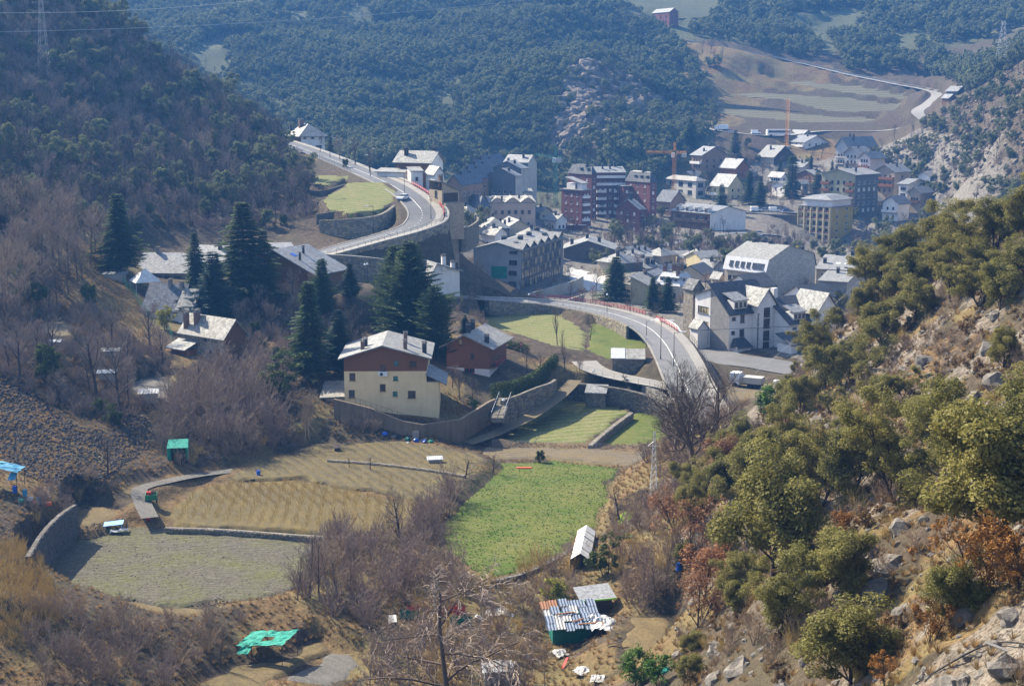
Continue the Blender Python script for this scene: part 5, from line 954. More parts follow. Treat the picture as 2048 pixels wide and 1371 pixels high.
# ---- towers
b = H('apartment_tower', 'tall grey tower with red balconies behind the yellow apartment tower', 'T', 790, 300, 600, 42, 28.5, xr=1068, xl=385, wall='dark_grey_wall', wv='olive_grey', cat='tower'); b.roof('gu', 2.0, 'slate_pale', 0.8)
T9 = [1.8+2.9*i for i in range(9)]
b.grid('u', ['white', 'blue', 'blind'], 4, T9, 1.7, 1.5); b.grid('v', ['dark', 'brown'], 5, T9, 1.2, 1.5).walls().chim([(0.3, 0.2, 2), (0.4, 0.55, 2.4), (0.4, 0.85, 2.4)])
for zz in T9:
    if zz > 12: b.balcony('v', 0.2, b.lv*0.25, zz-0.8, 1.3, 'wood_orange', 'wood_orange', True); b.balcony('v', b.lv*0.72, b.lv-0.1, zz-0.8, 1.3, 'wood_orange', 'wood_orange', True)
b = H('apartment_tower', 'yellow apartment tower with pale grid of balconies above the gorge', 'T', 500, 695, 578, 44, 20, xr=760, xl=112, wall='ochre', wv='pale_yellow', cat='tower')  # left face coloured paler for sun, other walls darker for shadow
b.roof('flat', 0, 'slate_mid', 0.7, th=0.15); T6 = [1.8+2.85*i for i in range(7)]
b.grid('v', ['dark', 'brown', 'dark'], 5, T6, 2.0, 1.9); b.grid('u', ['blue', 'white'], 2, T6, 1.6, 1.4).walls()
for zz in T6: b.balcony('v', 0.8, b.lv-0.8, zz-0.9, 1.0, 'white_wall', 'wood_orange', zz % 2 < 1, 0.8)
for i in range(6): b.box_part('pilaster', 'pale_yellow', -1.15, -0.02, b.lv*i/5-0.3 if i else 0.02, b.lv*i/5+0.3 if i < 5 else b.lv, -6, 19.6)
m = MB(); m.box(1.2, b.lu-0.4, 0.8, b.lv-1.2, b.h+0.26, b.h+2.9, 0); m.face([(-0.2, -0.3, b.h+2.95), (b.lu+0.4, -0.3, b.h+2.95), (b.lu-2, b.lv/2-3, b.h+4.6), (3, b.lv/2-3, b.h+4.6)], 1); m.face([(b.lu+0.4, b.lv, b.h+2.95), (-0.2, b.lv, b.h+2.95), (3, b.lv/2+3, b.h+4.6), (b.lu-2, b.lv/2+3, b.h+4.6)], 1); m.face([(-0.2, b.lv, b.h+2.95), (-0.2, -0.3, b.h+2.95), (3, b.lv/2-3, b.h+4.6), (3, b.lv/2+3, b.h+4.6)], 1); m.face([(b.lu+0.4, -0.3, b.h+2.95), (b.lu+0.4, b.lv, b.h+2.95), (b.lu-2, b.lv/2+3, b.h+4.6), (b.lu-2, b.lv/2-3, b.h+4.6)], 1); m.face([(3, b.lv/2-3, b.h+4.6), (b.lu-2, b.lv/2-3, b.h+4.6), (b.lu-2, b.lv/2+3, b.h+4.6), (3, b.lv/2+3, b.h+4.6)], 1); m.build('penthouse', [MATS['white_wall'], MATS['slate_mid']], b.o)
# ---- far houses
b = H('farmhouse', 'lone tall red brick house on the mountain road', 0, 1339, 24, 918, 30, 12, xr=1357, xl=1304, wall='red_brick', cat='house'); b.roof('gv', 2.4, 'slate_pale', 0.3).grid('v', 'dark', 3, [3, 6.2, 9.4], 1.3, 1.5).grid('u', 'dark', 1, [3, 6.2, 9.4], 1.2, 1.5); b.walls()
b = H('house', 'dark stone house beside the far hairpin road', 0, 1915, 182, 745, 35, 5, xr=1935, xl=1893, wall='rubble_dark', cat='house'); b.roof('gv', 2.4, 'slate_mid', 0.6).grid('v', 'brown', 2, [2], 1.2, 1.2); b.walls()
b = H('house', 'smaller dark house below the hairpin house', 0, 1898, 196, 735, 30, 4, xr=1912, xl=1884, wall='wood_brown', cat='house'); b.roof('gv', 1.8, 'slate_mid', 0.5).walls()
# ---- barn by the lane, sheds
b = H('stone_barn', 'old dark stone barn with half pale half mossy slab roof by the meadow', 7, 1125, 545, 262, 86, 3.0, xl=908, lu=4.2, wall='rubble', cat='barn'); b.roof('sx', 1.0, 'slate_warm', 0.25); b.walls(); m = MB(); m.slab([(-0.3, b.lv*0.6, 3.28), (4.4, b.lv*0.6, 4.38), (4.4, b.lv+0.3, 4.38), (-0.3, b.lv+0.3, 3.28)], 0.05); m.build('metal_sheet', MATS['metal_pale'], b.roofo)
b = H('shed', 'low stone shed with pale roof against the retaining wall', 7, 860, 780, 250, 80, 1.8, xl=725, lu=3.0, wall='rubble', cat='shed'); b.roof('sx', 0.8, 'slate_pale', 0.2); b.walls()

FIL = [(1215,506,1252,1182,470,4.5,'pale gabled house left of the brown brick block'),(1268,508,1302,1238,462,4.5,'small slate roofed house behind the brown brick block'),(1322,510,1352,1292,456,4.5,'small grey house at the foot of the river strip'),(1258,532,1290,1226,438,5,'low house squeezed beside the tall spruce'),(1332,546,1362,1302,420,5.5,'beige house left of the mansard roof'),(932,424,958,902,470,6,'tan house under the terrace of the bend'),(990,468,1014,960,446,5,'slate roofed house left of the zigzag hotel roof'),(1386,352,1410,1364,662,5,'small house beside the crane base'),(1492,344,1514,1470,668,5,'pale house between the two upper spruces'),(1604,334,1626,1582,672,5,'small house beside the thin cypress'),(1742,402,1766,1718,614,7,'pale house right behind the grey tower'),(1560,396,1582,1540,632,5,'low house behind the parked cars'),(1700,372,1722,1680,640,6,'tan house above the grey tower roof'),(1640,372,1660,1622,640,5,'pale house left above the tower'),(1380,432,1404,1358,590,5,'small brown house above the long lodge'),(1080,425,1104,1060,560,6,'tan house beside the green crane'),(1690,560,1722,1660,402,6,'grey house at the end of the long roofed block'),(1160,520,1190,1134,470,4,'low grey house behind the sports ground'),(1422,536,1450,1396,428,6,'pale house behind the stone tower'),(1290,566,1318,1262,398,6,'grey house right of the wide spruce'),(1396,512,1424,1368,452,5,'small house above the mansard chimneys'),(1112,440,1134,1088,540,7,'tan block left of the red brick apartments'),(1692,588,1722,1666,380,6,'grey house behind the lower school wing'),(1062,470,1092,1034,452,6,'slate roofed block beyond the hotel roof'),(1178,505,1200,1150,482,5,'low pale house above the sports ground')]
for i, (xc, yc, xr, xl, D, h, lab) in enumerate(FIL): villa('house', lab, 0, xc, yc, xr, xl, D, 36+(i*17 % 14), h, ('gv', 'gu', 'hip')[i % 3], 1.9, ('beige', 'white_wall', 'tan', 'grey_wall', 'pale_pink')[i % 5], ('slate_pale', 'slate_mid', 'slate_warm')[i % 3], nu=2, nv=3, rows=(1.7, 4.3), st=('brown', 'dark', 'white')[i % 3]).chim([(0.4, 0.4)])
# ---------------------------------------------------------------- vegetation
def bark(name, col, var=0.35):
    t = NT(name); n = t.noise(3.0, 4, 0.7); oi = t.n('ShaderNodeObjectInfo')
    c = t.mix(n, tuple(v*(1-var) for v in col), tuple(v*(1+var) for v in col)); c = t.mix(t.math('MULTIPLY', oi.outputs['Random'], 0.4), c, tuple(v*0.72 for v in col))
    MATS[name] = t.fin(c, 0.9, 0.15); return MATS[name]
def leaf(name, a, b, tr=0.25, hue=None):
    """leaf colour varies from leaf to leaf and from tree to tree; light passes through"""
    t = NT(name); g = t.n('ShaderNodeNewGeometry'); oi = t.n('ShaderNodeObjectInfo'); n = t.noise(0.55, 3, 0.6)
    c = t.mix(g.outputs['Random Per Island'], a, b); c = t.mix(t.math('MULTIPLY', t.ramp(n, [(0.35, 0), (0.65, 1)]), 0.35), c, tuple(v*0.6 for v in a))
    c = t.mix(t.math('MULTIPLY', oi.outputs['Random'], 0.45), c, hue or tuple(v*w for v, w in zip(b, (1.15, 0.95, 0.7))))
    d = t.n('ShaderNodeBsdfDiffuse'); s = t.n('ShaderNodeBsdfTranslucent'); gl = t.n('ShaderNodeBsdfGlossy'); gl.inputs['Roughness'].default_value = 0.55; gl.inputs['Color'].default_value = (1, 1, 1, 1)
    m = t.n('ShaderNodeMixShader'); m.inputs[0].default_value = tr; m2 = t.n('ShaderNodeMixShader'); m2.inputs[0].default_value = 0.01
    t.l(c, d.inputs[0]); t.l(c, s.inputs[0]); t.l(d.outputs[0], m.inputs[1]); t.l(s.outputs[0], m.inputs[2]); t.l(m.outputs[0], m2.inputs[1]); t.l(gl.outputs[0], m2.inputs[2]); t.l(m2.outputs[0], t.out.inputs[0]); t.t.nodes.remove(t.b)
    MATS[name] = t.mat; return t.mat
bark('bark_dark', (0.055, 0.043, 0.037)); bark('bark_brown', (0.115, 0.085, 0.066)); bark('bark_pale', (0.27, 0.215, 0.165)); bark('twig_purple', (0.255, 0.19, 0.155)); bark('twig_tan', (0.30, 0.225, 0.16)); bark('twig_grey', (0.20, 0.165, 0.14)); bark('twig_dark', (0.10, 0.078, 0.07)); bark('twig_straw', (0.46, 0.33, 0.12)); bark('twig_red', (0.17, 0.075, 0.05))
leaf('oak_leaf', (0.11, 0.11, 0.024), (0.285, 0.262, 0.085), 0.4, (0.235, 0.195, 0.05)); leaf('oak_leaf_far', (0.095, 0.118, 0.052), (0.22, 0.235, 0.105), 0.32, (0.17, 0.17, 0.085)); leaf('needle', (0.032, 0.062, 0.024), (0.10, 0.14, 0.055), 0.25, (0.07, 0.085, 0.028)); leaf('needle_blue', (0.026, 0.048, 0.040), (0.055, 0.085, 0.070), 0.12)
leaf('rust_leaf', (0.17, 0.085, 0.042), (0.32, 0.17, 0.09), 0.3); leaf('orange_leaf', (0.17, 0.078, 0.022), (0.31, 0.155, 0.04), 0.3); leaf('yellow_green', (0.17, 0.19, 0.03), (0.33, 0.32, 0.06), 0.3); leaf('hedge_leaf', (0.035, 0.06, 0.014), (0.085, 0.11, 0.026), 0.2); leaf('bright_green', (0.045, 0.11, 0.015), (0.10, 0.19, 0.03), 0.3); leaf('dry_blade', (0.17, 0.115, 0.055), (0.37, 0.27, 0.14), 0.3); leaf('brown_scrub', (0.10, 0.062, 0.030), (0.22, 0.15, 0.075), 0.25)
def prisms(segs, n=3):
    """segments (p0,p1,r0,r1) -> verts, quads"""
    A = np.array([(*s[0], *s[1], s[2], s[3]) for s in segs], float); p0, p1, r0, r1 = A[:, :3], A[:, 3:6], A[:, 6], A[:, 7]
    d = p1-p0; d /= np.linalg.norm(d, axis=1)[:, None]+1e-9; h = np.where(np.abs(d[:, 2:3]) > 0.9, [[1, 0, 0]], [[0, 0, 1]]); a = np.cross(d, h); a /= np.linalg.norm(a, axis=1)[:, None]+1e-9; b = np.cross(d, a)
    V = []
    for p, r in ((p0, r0), (p1, r1)):
        for k in range(n): t = 2*math.pi*k/n; V.append(p+(a*math.cos(t)+b*math.sin(t))*r[:, None])
    V = np.stack(V, 1); N = len(A); base = (np.arange(N)*2*n)[:, None, None]
    F = np.array([[k, (k+1) % n, n+(k+1) % n, n+k] for k in range(n)])[None]+base
    return V.reshape(-1, 3), F.reshape(-1, 4)
def rv(r): v = r.normal(size=3); return v/np.linalg.norm(v)
def skeleton(seed, h=8.0, r0=0.16, trunk=0.35, limbs=(6, 6, 6, 4), ang=(45, 45, 40, 40), ratio=(0.55, 0.5, 0.5, 0.5), up=0.25, wander=0.16, droop=0.0, stems=1, lean=0.3, rmin=0.013):
    """returns segments per level; level 0 is the trunk"""
    r = np.random.default_rng(seed); out = [[] for _ in range(6)]; nl = len(limbs)
    def grow(p, d, L, rad, lev):
        n = (5, 5, 4, 3, 2, 2)[lev]; pts = [p]; dirs = [d]
        for i in range(n):
            d = d+rv(r)*wander*(1 if lev else 0.6)+np.array([0, 0, (up if lev else 0.15)*0.35-droop*lev*0.16]); d /= np.linalg.norm(d); q = p+d*L/n
            ra = rad*(1-0.62*i/n); rb = rad*(1-0.62*(i+1)/n); out[min(lev, 5)].append((p, q, ra, rb if lev < nl else rb*0.5)); p = q; pts.append(p); dirs.append(d)
        if lev < nl:
            k = limbs[lev]
            for j in range(k):
                t = (trunk if lev == 0 else 0.2)+(1-(trunk if lev == 0 else 0.2))*(j+r.random())/k; f = t*n; i = min(int(f), n-1); pp = pts[i]+(pts[i+1]-pts[i])*(f-i); dd = dirs[i+1]
                az = j*2.4+r.random()*1.2; o = np.cross(dd, [math.cos(az), math.sin(az), 0.31]); o /= np.linalg.norm(o)+1e-9; a = D2R(ang[lev]*(0.7+0.6*r.random()))
                nd = dd*math.cos(a)+o*math.sin(a); nd[2] += up*0.3; nd /= np.linalg.norm(nd)
                grow(pp, nd, L*ratio[lev]*(1.15-0.55*t)*(0.75+0.5*r.random()), max(rmin, rad*(1-0.62*t)*0.55), lev+1)
    for s in range(stems):
        d = np.array([0, 0, 1.0]) if stems == 1 else np.array([math.cos(s*2.4)*lean*r.random()*2, math.sin(s*2.4)*lean*r.random()*2, 1.0]); d /= np.linalg.norm(d); o = np.zeros(3) if stems == 1 else np.array([math.cos(s*2.4), math.sin(s*2.4), 0])*0.25*r.random()
        grow(o-np.array([0, 0, 0.4]), d, h*(0.72 if stems == 1 else 0.6+0.5*r.random()), r0, 0)
    return out
def clumps(cent, rad, per, size, r, flat=0.75):
    """leaf quads gathered in clumps around points"""
    cent = np.asarray(cent); N = len(cent)*per; c = np.repeat(cent, per, 0); R = np.repeat(np.asarray(rad), per)
    u = r.normal(size=(N, 3)); u /= np.linalg.norm(u, axis=1)[:, None]; q = R*(0.35+0.65*r.random(N)**0.6); p = c+u*q[:, None]*[1, 1, flat]
    nrm = u*0.8+r.normal(size=(N, 3))*0.55+[0, 0, 0.45]; nrm /= np.linalg.norm(nrm, axis=1)[:, None]; t = np.cross(nrm, r.normal(size=(N, 3))); t /= np.linalg.norm(t, axis=1)[:, None]+1e-9; b = np.cross(nrm, t); s = size*(0.6+0.8*r.random(N))[:, None]
    V = np.stack([p-t*s, p-b*s*0.55+nrm*s*0.12, p+t*s, p+b*s*0.55+nrm*s*0.12], 1).reshape(-1, 3); return V, np.arange(N*4).reshape(-1, 4)
def joinVF(parts):
    V = []; F = []; M = []; o = 0
    for v, f, m in parts: V.append(v); F.append(f+o); M.append(np.full(len(f), m)); o += len(v)
    return np.concatenate(V), np.concatenate(F), np.concatenate(M)
TREES = {}                       # kind -> list of variants; variant = list of (part name, mesh)
def reg(kind, parts): TREES.setdefault(kind, []).append(parts)
def bare(kind, seeds, bk, tw, split=1, **kw):
    for s in seeds:
        L = skeleton(s, **kw); a = [x for l in L[:split+1] for x in l]; b = [x for l in L[split+1:] for x in l]
        v, f = prisms(a, 5); tm = np_mesh(kind+'_trunk', v, f, MATS[bk], True); v, f = prisms(b, 3); reg(kind, [('trunk', tm), ('crown', np_mesh(kind+'_crown', v, f, MATS[tw]))])
bare('bare', (1, 2, 3, 4), 'bark_dark', 'twig_grey', h=9, r0=0.19, limbs=(8, 6, 6, 4), up=0.3, ang=(52, 48, 42, 40))
bare('bare_tan', (11, 12, 13), 'bark_brown', 'twig_tan', h=9, r0=0.17, limbs=(9, 7, 6, 5), up=0.4, ang=(42, 42, 40, 40))
bare('bare_purple', (21, 22, 23), 'bark_dark', 'twig_purple', h=7, r0=0.13, limbs=(9, 7, 6, 4), up=0.35)
bare('bare_hill', (31, 32, 33, 34), 'bark_dark', 'twig_dark', h=9, r0=0.15, limbs=(8, 6, 5, 3), up=0.4)
bare('poplar', (41, 42), 'bark_brown', 'twig_tan', h=13, r0=0.15, trunk=0.25, limbs=(14, 6, 5), ang=(30, 30, 35), ratio=(0.3, 0.45, 0.5), up=0.5)
bare('pale_tree', (45, 46), 'bark_pale', 'twig_tan', h=10, r0=0.14, limbs=(11, 7, 6, 3), up=0.45, ang=(35, 38, 40, 40))
bare('big_dark', (51, 52), 'bark_brown', 'bark_brown', h=13, r0=0.30, trunk=0.15, limbs=(10, 8, 6, 5), ang=(58, 48, 42, 40), up=0.22, stems=2, lean=0.45)
bare('brush', (61, 62, 63, 64), 'twig_purple', 'twig_purple', 0, h=3.2, r0=0.055, rmin=0.017, trunk=0.1, limbs=(5, 4, 4), ang=(35, 35, 40), up=0.25, stems=9, lean=0.5)
bare('brush_tan', (65, 66, 67), 'twig_tan', 'twig_tan', 0, h=3.2, r0=0.055, rmin=0.017, trunk=0.1, limbs=(5, 4, 4), ang=(35, 35, 40), up=0.25, stems=9, lean=0.5)
bare('brush_straw', (68, 69), 'twig_straw', 'twig_straw', 0, h=2.4, r0=0.022, trunk=0.1, limbs=(5, 4), ang=(30, 30), up=0.4, stems=14, lean=0.35)
bare('vine', (74, 75, 76), 'twig_straw', 'twig_straw', 0, h=2.4, r0=0.06, rmin=0.035, trunk=0.2, limbs=(3,), ang=(28,), up=0.5, stems=5, lean=0.45)
bare('fruit', (71, 72, 73), 'bark_dark', 'twig_grey', h=4.2, r0=0.12, trunk=0.25, limbs=(7, 5, 4), ang=(60, 50, 45), up=0.15, wander=0.3)
bark('bark_ash', (0.30, 0.235, 0.19))
bare('weeping', (81,), 'bark_brown', 'bark_ash', h=14, r0=0.22, rmin=0.026, trunk=0.22, limbs=(13, 9, 7, 3), ang=(68, 50, 45, 45), ratio=(0.55, 0.5, 0.5, 0.5), up=0.1, wander=0.22, droop=0.55)
def evergreen(kind, seeds, lf, h, lobes, per, size, spread=0.5, bk='bark_dark', squash=0.8):
    for s in seeds:
        r = np.random.default_rng(s); L = skeleton(s+500, h=h, r0=h*0.02, trunk=0.06, limbs=(10, 5, 3), ang=(50, 45, 45), up=0.35, stems=1+s % 2*1)
        seg = L[0]+L[1]+L[2]; v, f = prisms(seg, 4); tm = np_mesh(kind+'_trunk', v, f, MATS[bk], True)
        tips = np.array([x[1] for x in L[3]]+[x[1] for x in L[2]]); tips = tips[tips[:, 2] > h*0.07]; c = tips[r.choice(len(tips), min(lobes, len(tips)), replace=False)]; c = c*[spread/0.5, spread/0.5, 1]
        V, F = clumps(c, h*(0.07+0.075*r.random(len(c))), per, size, r, squash); reg(kind, [('trunk', tm), ('crown', np_mesh(kind+'_crown', V, F, MATS[lf]))])
evergreen('oak', (1, 2, 3, 4, 5), 'oak_leaf', 8, 150, 210, 0.105, 0.58)
evergreen('oak_far', (11, 12, 13, 14), 'oak_leaf_far', 7, 60, 34, 0.30, 0.62)
evergreen('oak_mid', (15, 16, 17), 'oak_leaf_far', 7, 70, 70, 0.2, 0.55)
evergreen('rust', (21, 22, 23), 'rust_leaf', 7, 75, 32, 0.13, 0.55, squash=0.9)
evergreen('orange_bush', (31, 32), 'orange_leaf', 3.2, 55, 40, 0.085, 0.6)
evergreen('scrub', (41, 42, 43), 'brown_scrub', 1.8, 40, 36, 0.075, 0.7)
evergreen('green_bush', (44, 45), 'hedge_leaf', 3.0, 55, 70, 0.09, 0.62)
evergreen('yellow_bush', (47,), 'yellow_green', 3.4, 60, 32, 0.12, 0.6)
evergreen('bright_bush', (48, 49), 'bright_green', 3.4, 55, 40, 0.10, 0.55)
def conifer(kind, seeds, lf, h, w, levels, nb, droop, shape=1.0, bk='bark_dark', flat=False):
    for s in seeds:
        r = np.random.default_rng(s); seg = [(np.array([0, 0, -0.4]), np.array([0, 0, h*0.55]), h*0.018, h*0.009), (np.array([0, 0, h*0.55]), np.array([0, 0, h]), h*0.009, 0.01)]; P = []; T = []; Bn = []; S = []
        for i in range(levels):
            t = (i+r.random()*0.6)/levels; z = h*(0.07+0.92*t); L = w*(1-t)**shape*(0.8+0.35*r.random())+0.15
            for j in range(nb):
                a = 2*math.pi*(j+r.random()*0.8)/nb; LL = L*(0.45+0.75*r.random())*(1+0.35*math.sin(a*2+s*1.7+t*9)); d = np.array([math.cos(a), math.sin(a), 0]); sag = droop*(0.6+0.8*r.random()); m = max(3, int(LL/0.26)); prev = np.array([0, 0, z])
                for k in range(1, m+1):
                    q = k/m; p = np.array([0, 0, z])+d*LL*q+np.array([0, 0, LL*(0.12*q-sag*q*q+(0.16*q**3 if not flat else 0))])
                    if k == m or k == m//2: seg.append((prev, p, 0.02*(1-q*0.6), 0.012)); prev = p
                    side = np.array([-d[1], d[0], 0])
                    for sg in (-1, 1):
                        wd = (0.30+0.20*LL*(1-q)+0.1)*(0.7+0.6*r.random()); tip = d*0.7+side*sg*1.0+np.array([0, 0, -0.25-0.35*r.random() if not flat else -0.08]); tip /= np.linalg.norm(tip); P.append(p); T.append(tip*wd); Bn.append(d*0.19); S.append(1)
        P = np.array(P); T = np.array(T); B = np.array(Bn)*(1.0+0.5*r.random((len(P), 1))); up = np.array([0, 0, 0.05])
        V = np.stack([P-B, P+T*0.55-B*0.7+up, P+T, P+T*0.55+B*0.9+up], 1).reshape(-1, 3); F = np.arange(len(P)*4).reshape(-1, 4)
        v, f = prisms(seg, 4); reg(kind, [('trunk', np_mesh(kind+'_trunk', v, f, MATS[bk], True)), ('crown', np_mesh(kind+'_crown', V, F, MATS[lf]))])
conifer('spruce', (1, 2, 3), 'needle', 12, 2.5, 42, 10, 0.42, 0.85); conifer('blue_spruce', (4, 5), 'needle_blue', 11, 3.6, 38, 12, 0.25, 0.75); conifer('cedar', (6, 7), 'needle', 14, 4.4, 44, 11, 0.14, 0.62); conifer('cypress', (8,), 'needle', 12, 1.2, 40, 9, 0.6, 0.6)
_jc = {}
def joined(kind, i):
    k = (kind, i)
    if k not in _jc:
        parts = TREES[kind][i]; P = []; mats = []
        for j, (n, me) in enumerate(parts):
            v = np.zeros(len(me.vertices)*3, np.float32); me.vertices.foreach_get('co', v); f = np.zeros(len(me.loops), np.int32); me.loops.foreach_get('vertex_index', f); P.append((v.reshape(-1, 3), f.reshape(-1, 4), j)); mats.append(me.materials[0])
        V, F, M = joinVF(P); _jc[k] = np_mesh(kind, V, F, mats, False, M)
    return _jc[k]
HT = {'bare': 9, 'bare_tan': 9, 'bare_purple': 7, 'bare_hill': 9, 'poplar': 11.5, 'pale_tree': 10, 'big_dark': 12, 'brush': 3, 'brush_tan': 3, 'brush_straw': 2.3, 'fruit': 4, 'vine': 2.3, 'weeping': 13, 'oak': 7.6, 'oak_far': 6.8, 'oak_mid': 6.8, 'rust': 6.8, 'orange_bush': 3.1, 'scrub': 1.8, 'green_bush': 2.9, 'yellow_bush': 3.3, 'bright_bush': 3.3, 'spruce': 12, 'blue_spruce': 11, 'cedar': 14, 'cypress': 12}
NPL = [0]
def plant(kind, loc, height, name, label, cat, group=None, one=False, wide=1.0, rz=None, var=None):
    i = NPL[0]; NPL[0] += 1; r = random.Random(i*13+5); vi = (i if var is None else var) % len(TREES[kind]); sc = height/HT[kind]; rz = r.random()*6.28 if rz is None else rz
    if one: e = mobj(name, joined(kind, vi), None, loc, rz); e.scale = (sc*wide, sc*wide, sc)
    else:
        e = empty(name, loc, rz); e.scale = (sc*wide, sc*wide, sc)
        for n, me in TREES[kind][vi]: mobj(n, me, e)
    return tag(e, label, cat, group)
# where nothing may grow: roads, fields, houses
EX = np.zeros(GX.shape, bool)
for nm, P, w, mat, pv in RL:
    A = np.array([tuple(p)[:2] for p in P]); lo = A.min(0)-w; hi = A.max(0)+w; m = (GX > lo[0]) & (GX < hi[0]) & (GY > lo[1]) & (GY < hi[1]); d = np.full(m.sum(), 1e9)
    for p in A: d = np.minimum(d, np.hypot(GX[m]-p[0], GY[m]-p[1]))
    EX[m] |= d < w/2+2.2
for nm, poly, mat, pl in PL: EX |= poly_box(poly, 2) < 0.4
for o in list(COL.objects):
    if o.type == 'EMPTY' and o.parent is None and 'category' in o:
        w = [c for c in o.children if c.name.startswith('walls')]
        if w:
            bb = [o.matrix_basis @ Vector(c) for c in w[0].bound_box]; c = sum((Vector((b.x, b.y, 0)) for b in bb), Vector())/8; loc = o.matrix_basis.inverted(); pts = [o.matrix_basis @ Vector((x, y, 0)) for x, y in ((w[0].bound_box[0][0]-1.5, w[0].bound_box[0][1]-1.5), (w[0].bound_box[6][0]+1.5, w[0].bound_box[0][1]-1.5), (w[0].bound_box[6][0]+1.5, w[0].bound_box[6][1]+1.5), (w[0].bound_box[0][0]-1.5, w[0].bound_box[6][1]+1.5))]
            xs = [p.x for p in pts]; ys = [p.y for p in pts]; m = (GX > min(xs)) & (GX < max(xs)) & (GY > min(ys)) & (GY < max(ys))
            if m.any(): EX[m] |= poly_dist(GX[m], GY[m], pts) < 0
def free(x, y):
    i, j, a, b = ground_i(x, y); return not EX[i+(a > .5), j+(b > .5)]
def in_view(x, y, z, mg=60):
    if y < 5: return False
    p = proj((x, y, z)); return -mg < p[0] < PW+mg and -mg*2 < p[1] < PH+mg*3
def sample(poly, n, mind, seed, view=True, exf=True):
    """random free ground points inside a world polygon, at least mind apart"""
    r = np.random.default_rng(seed); xs = [p[0] for p in poly]; ys = [p[1] for p in poly]; out = []; cell = {}
    X = r.uniform(min(xs), max(xs), n*40); Y = r.uniform(min(ys), max(ys), n*40); ok = poly_dist(X, Y, poly) < 0
    for x, y in zip(X[ok], Y[ok]):
        if len(out) >= n: break
        if exf and not free(x, y): continue
        z = gz(x, y)
        if view and not in_view(x, y, z): continue
        c = (int(x//mind), int(y//mind))
        if any((x-q[0])**2+(y-q[1])**2 < mind*mind for a in (-1, 0, 1) for b in (-1, 0, 1) for q in cell.get((c[0]+a, c[1]+b), ())): continue
        cell.setdefault(c, []).append((x, y)); out.append((x, y, z))
    return out
def scatter(name, pts, meshes, smin, smax, label, cat, seed=1, tilt=0.0, scl=None, sink=0.1):
    """one mass nobody could count: instances of the meshes on the points"""
    r = np.random.default_rng(seed); n = len(pts); me = bpy.data.meshes.new(name); me.vertices.add(n); P = np.array(pts, np.float32); P[:, 2] -= sink; me.vertices.foreach_set('co', P.ravel())
    S = r.uniform(smin, smax, n).astype(np.float32) if scl is None else np.asarray(scl, np.float32); R = np.stack([r.normal(size=n)*tilt, r.normal(size=n)*tilt, r.uniform(0, 6.283, n)], -1).astype(np.float32); I = r.integers(0, len(meshes), n)
    for nm, ty, d, key in (('scl', 'FLOAT', S, 'value'), ('rot', 'FLOAT_VECTOR', R.ravel(), 'vector'), ('idx', 'INT', I.astype(np.int32), 'value')): a = me.attributes.new(nm, ty, 'POINT'); a.data.foreach_set(key, d)
    o = mobj(name, me); tag(o, label, cat, kind='stuff')
    ng = bpy.data.node_groups.new(name, 'GeometryNodeTree'); ng.interface.new_socket('Geometry', in_out='INPUT', socket_type='NodeSocketGeometry'); ng.interface.new_socket('Geometry', in_out='OUTPUT', socket_type='NodeSocketGeometry')
    N = ng.nodes; gi = N.new('NodeGroupInput'); go = N.new('NodeGroupOutput'); jn = N.new('GeometryNodeJoinGeometry')
    def attr(nm, dt): a = N.new('GeometryNodeInputNamedAttribute'); a.data_type = dt; a.inputs[0].default_value = nm; return a.outputs[0]
    sc, ro, ix = attr('scl', 'FLOAT'), attr('rot', 'FLOAT_VECTOR'), attr('idx', 'INT')
    for k, m in enumerate(meshes):
        ob = bpy.data.objects.new(name+'_source', m); oi = N.new('GeometryNodeObjectInfo'); oi.inputs[0].default_value = ob; oi.transform_space = 'ORIGINAL'; oi.inputs['As Instance'].default_value = True
        cp = N.new('FunctionNodeCompare'); cp.data_type = 'INT'; cp.operation = 'EQUAL'; ng.links.new(ix, cp.inputs[2]); cp.inputs[3].default_value = k
        ip = N.new('GeometryNodeInstanceOnPoints'); ng.links.new(gi.outputs[0], ip.inputs['Points']); ng.links.new(cp.outputs[0], ip.inputs['Selection']); ng.links.new(oi.outputs['Geometry'], ip.inputs['Instance']); ng.links.new(ro, ip.inputs['Rotation']); ng.links.new(sc, ip.inputs['Scale']); ng.links.new(ip.outputs[0], jn.inputs[0])
    ng.links.new(jn.outputs[0], go.inputs[0]); md = o.modifiers.new('scatter', 'NODES'); md.node_group = ng
    return o
# ---------------------------------------------------------------- planting
def J(*kinds): return [joined(k, i) for k in kinds for i in range(len(TREES[k]))]
# wooded mountain beyond the valley: one mass
MNT = [(-420, 640), (-120, 560), (-70, 585), (-20, 640), (20, 655), (62, 640), (75, 690), (108, 740), (110, 800), (95, 905), (60, 1000), (60, 1300), (-700, 1300), (-560, 900)]
P1 = [p for p in sample(MNT, 14000, 2.9, 101) if vnoise(np.array(p[0]), np.array(p[1]), 22, 91)+0.6*vnoise(np.array(p[0]), np.array(p[1]), 9, 92) < 0.27]; _k = poly_dist(np.array([p[0] for p in P1]), np.array([p[1] for p in P1]), SPUR); P1 = [p for j, p in enumerate(P1) if _k[j] > 0 or j % 7 < 2]; FS = [(0.42+0.8*(vnoise(np.array(p[0]), np.array(p[1]), 30, 95)+0.5))*(0.6+0.75*random.random()) for p in P1]; scatter('mountain_forest', P1, J('oak_far'), 0.65, 1.45, 'dense evergreen forest covering the mountain beyond the town', 'forest', 3, scl=FS)
P2 = sample(MNT, 1700, 4.5, 102); scatter('mountain_bare_wood', P2, J('bare_hill'), 0.5, 0.95, 'bare greyish trees among the evergreen mountain forest', 'forest', 4)
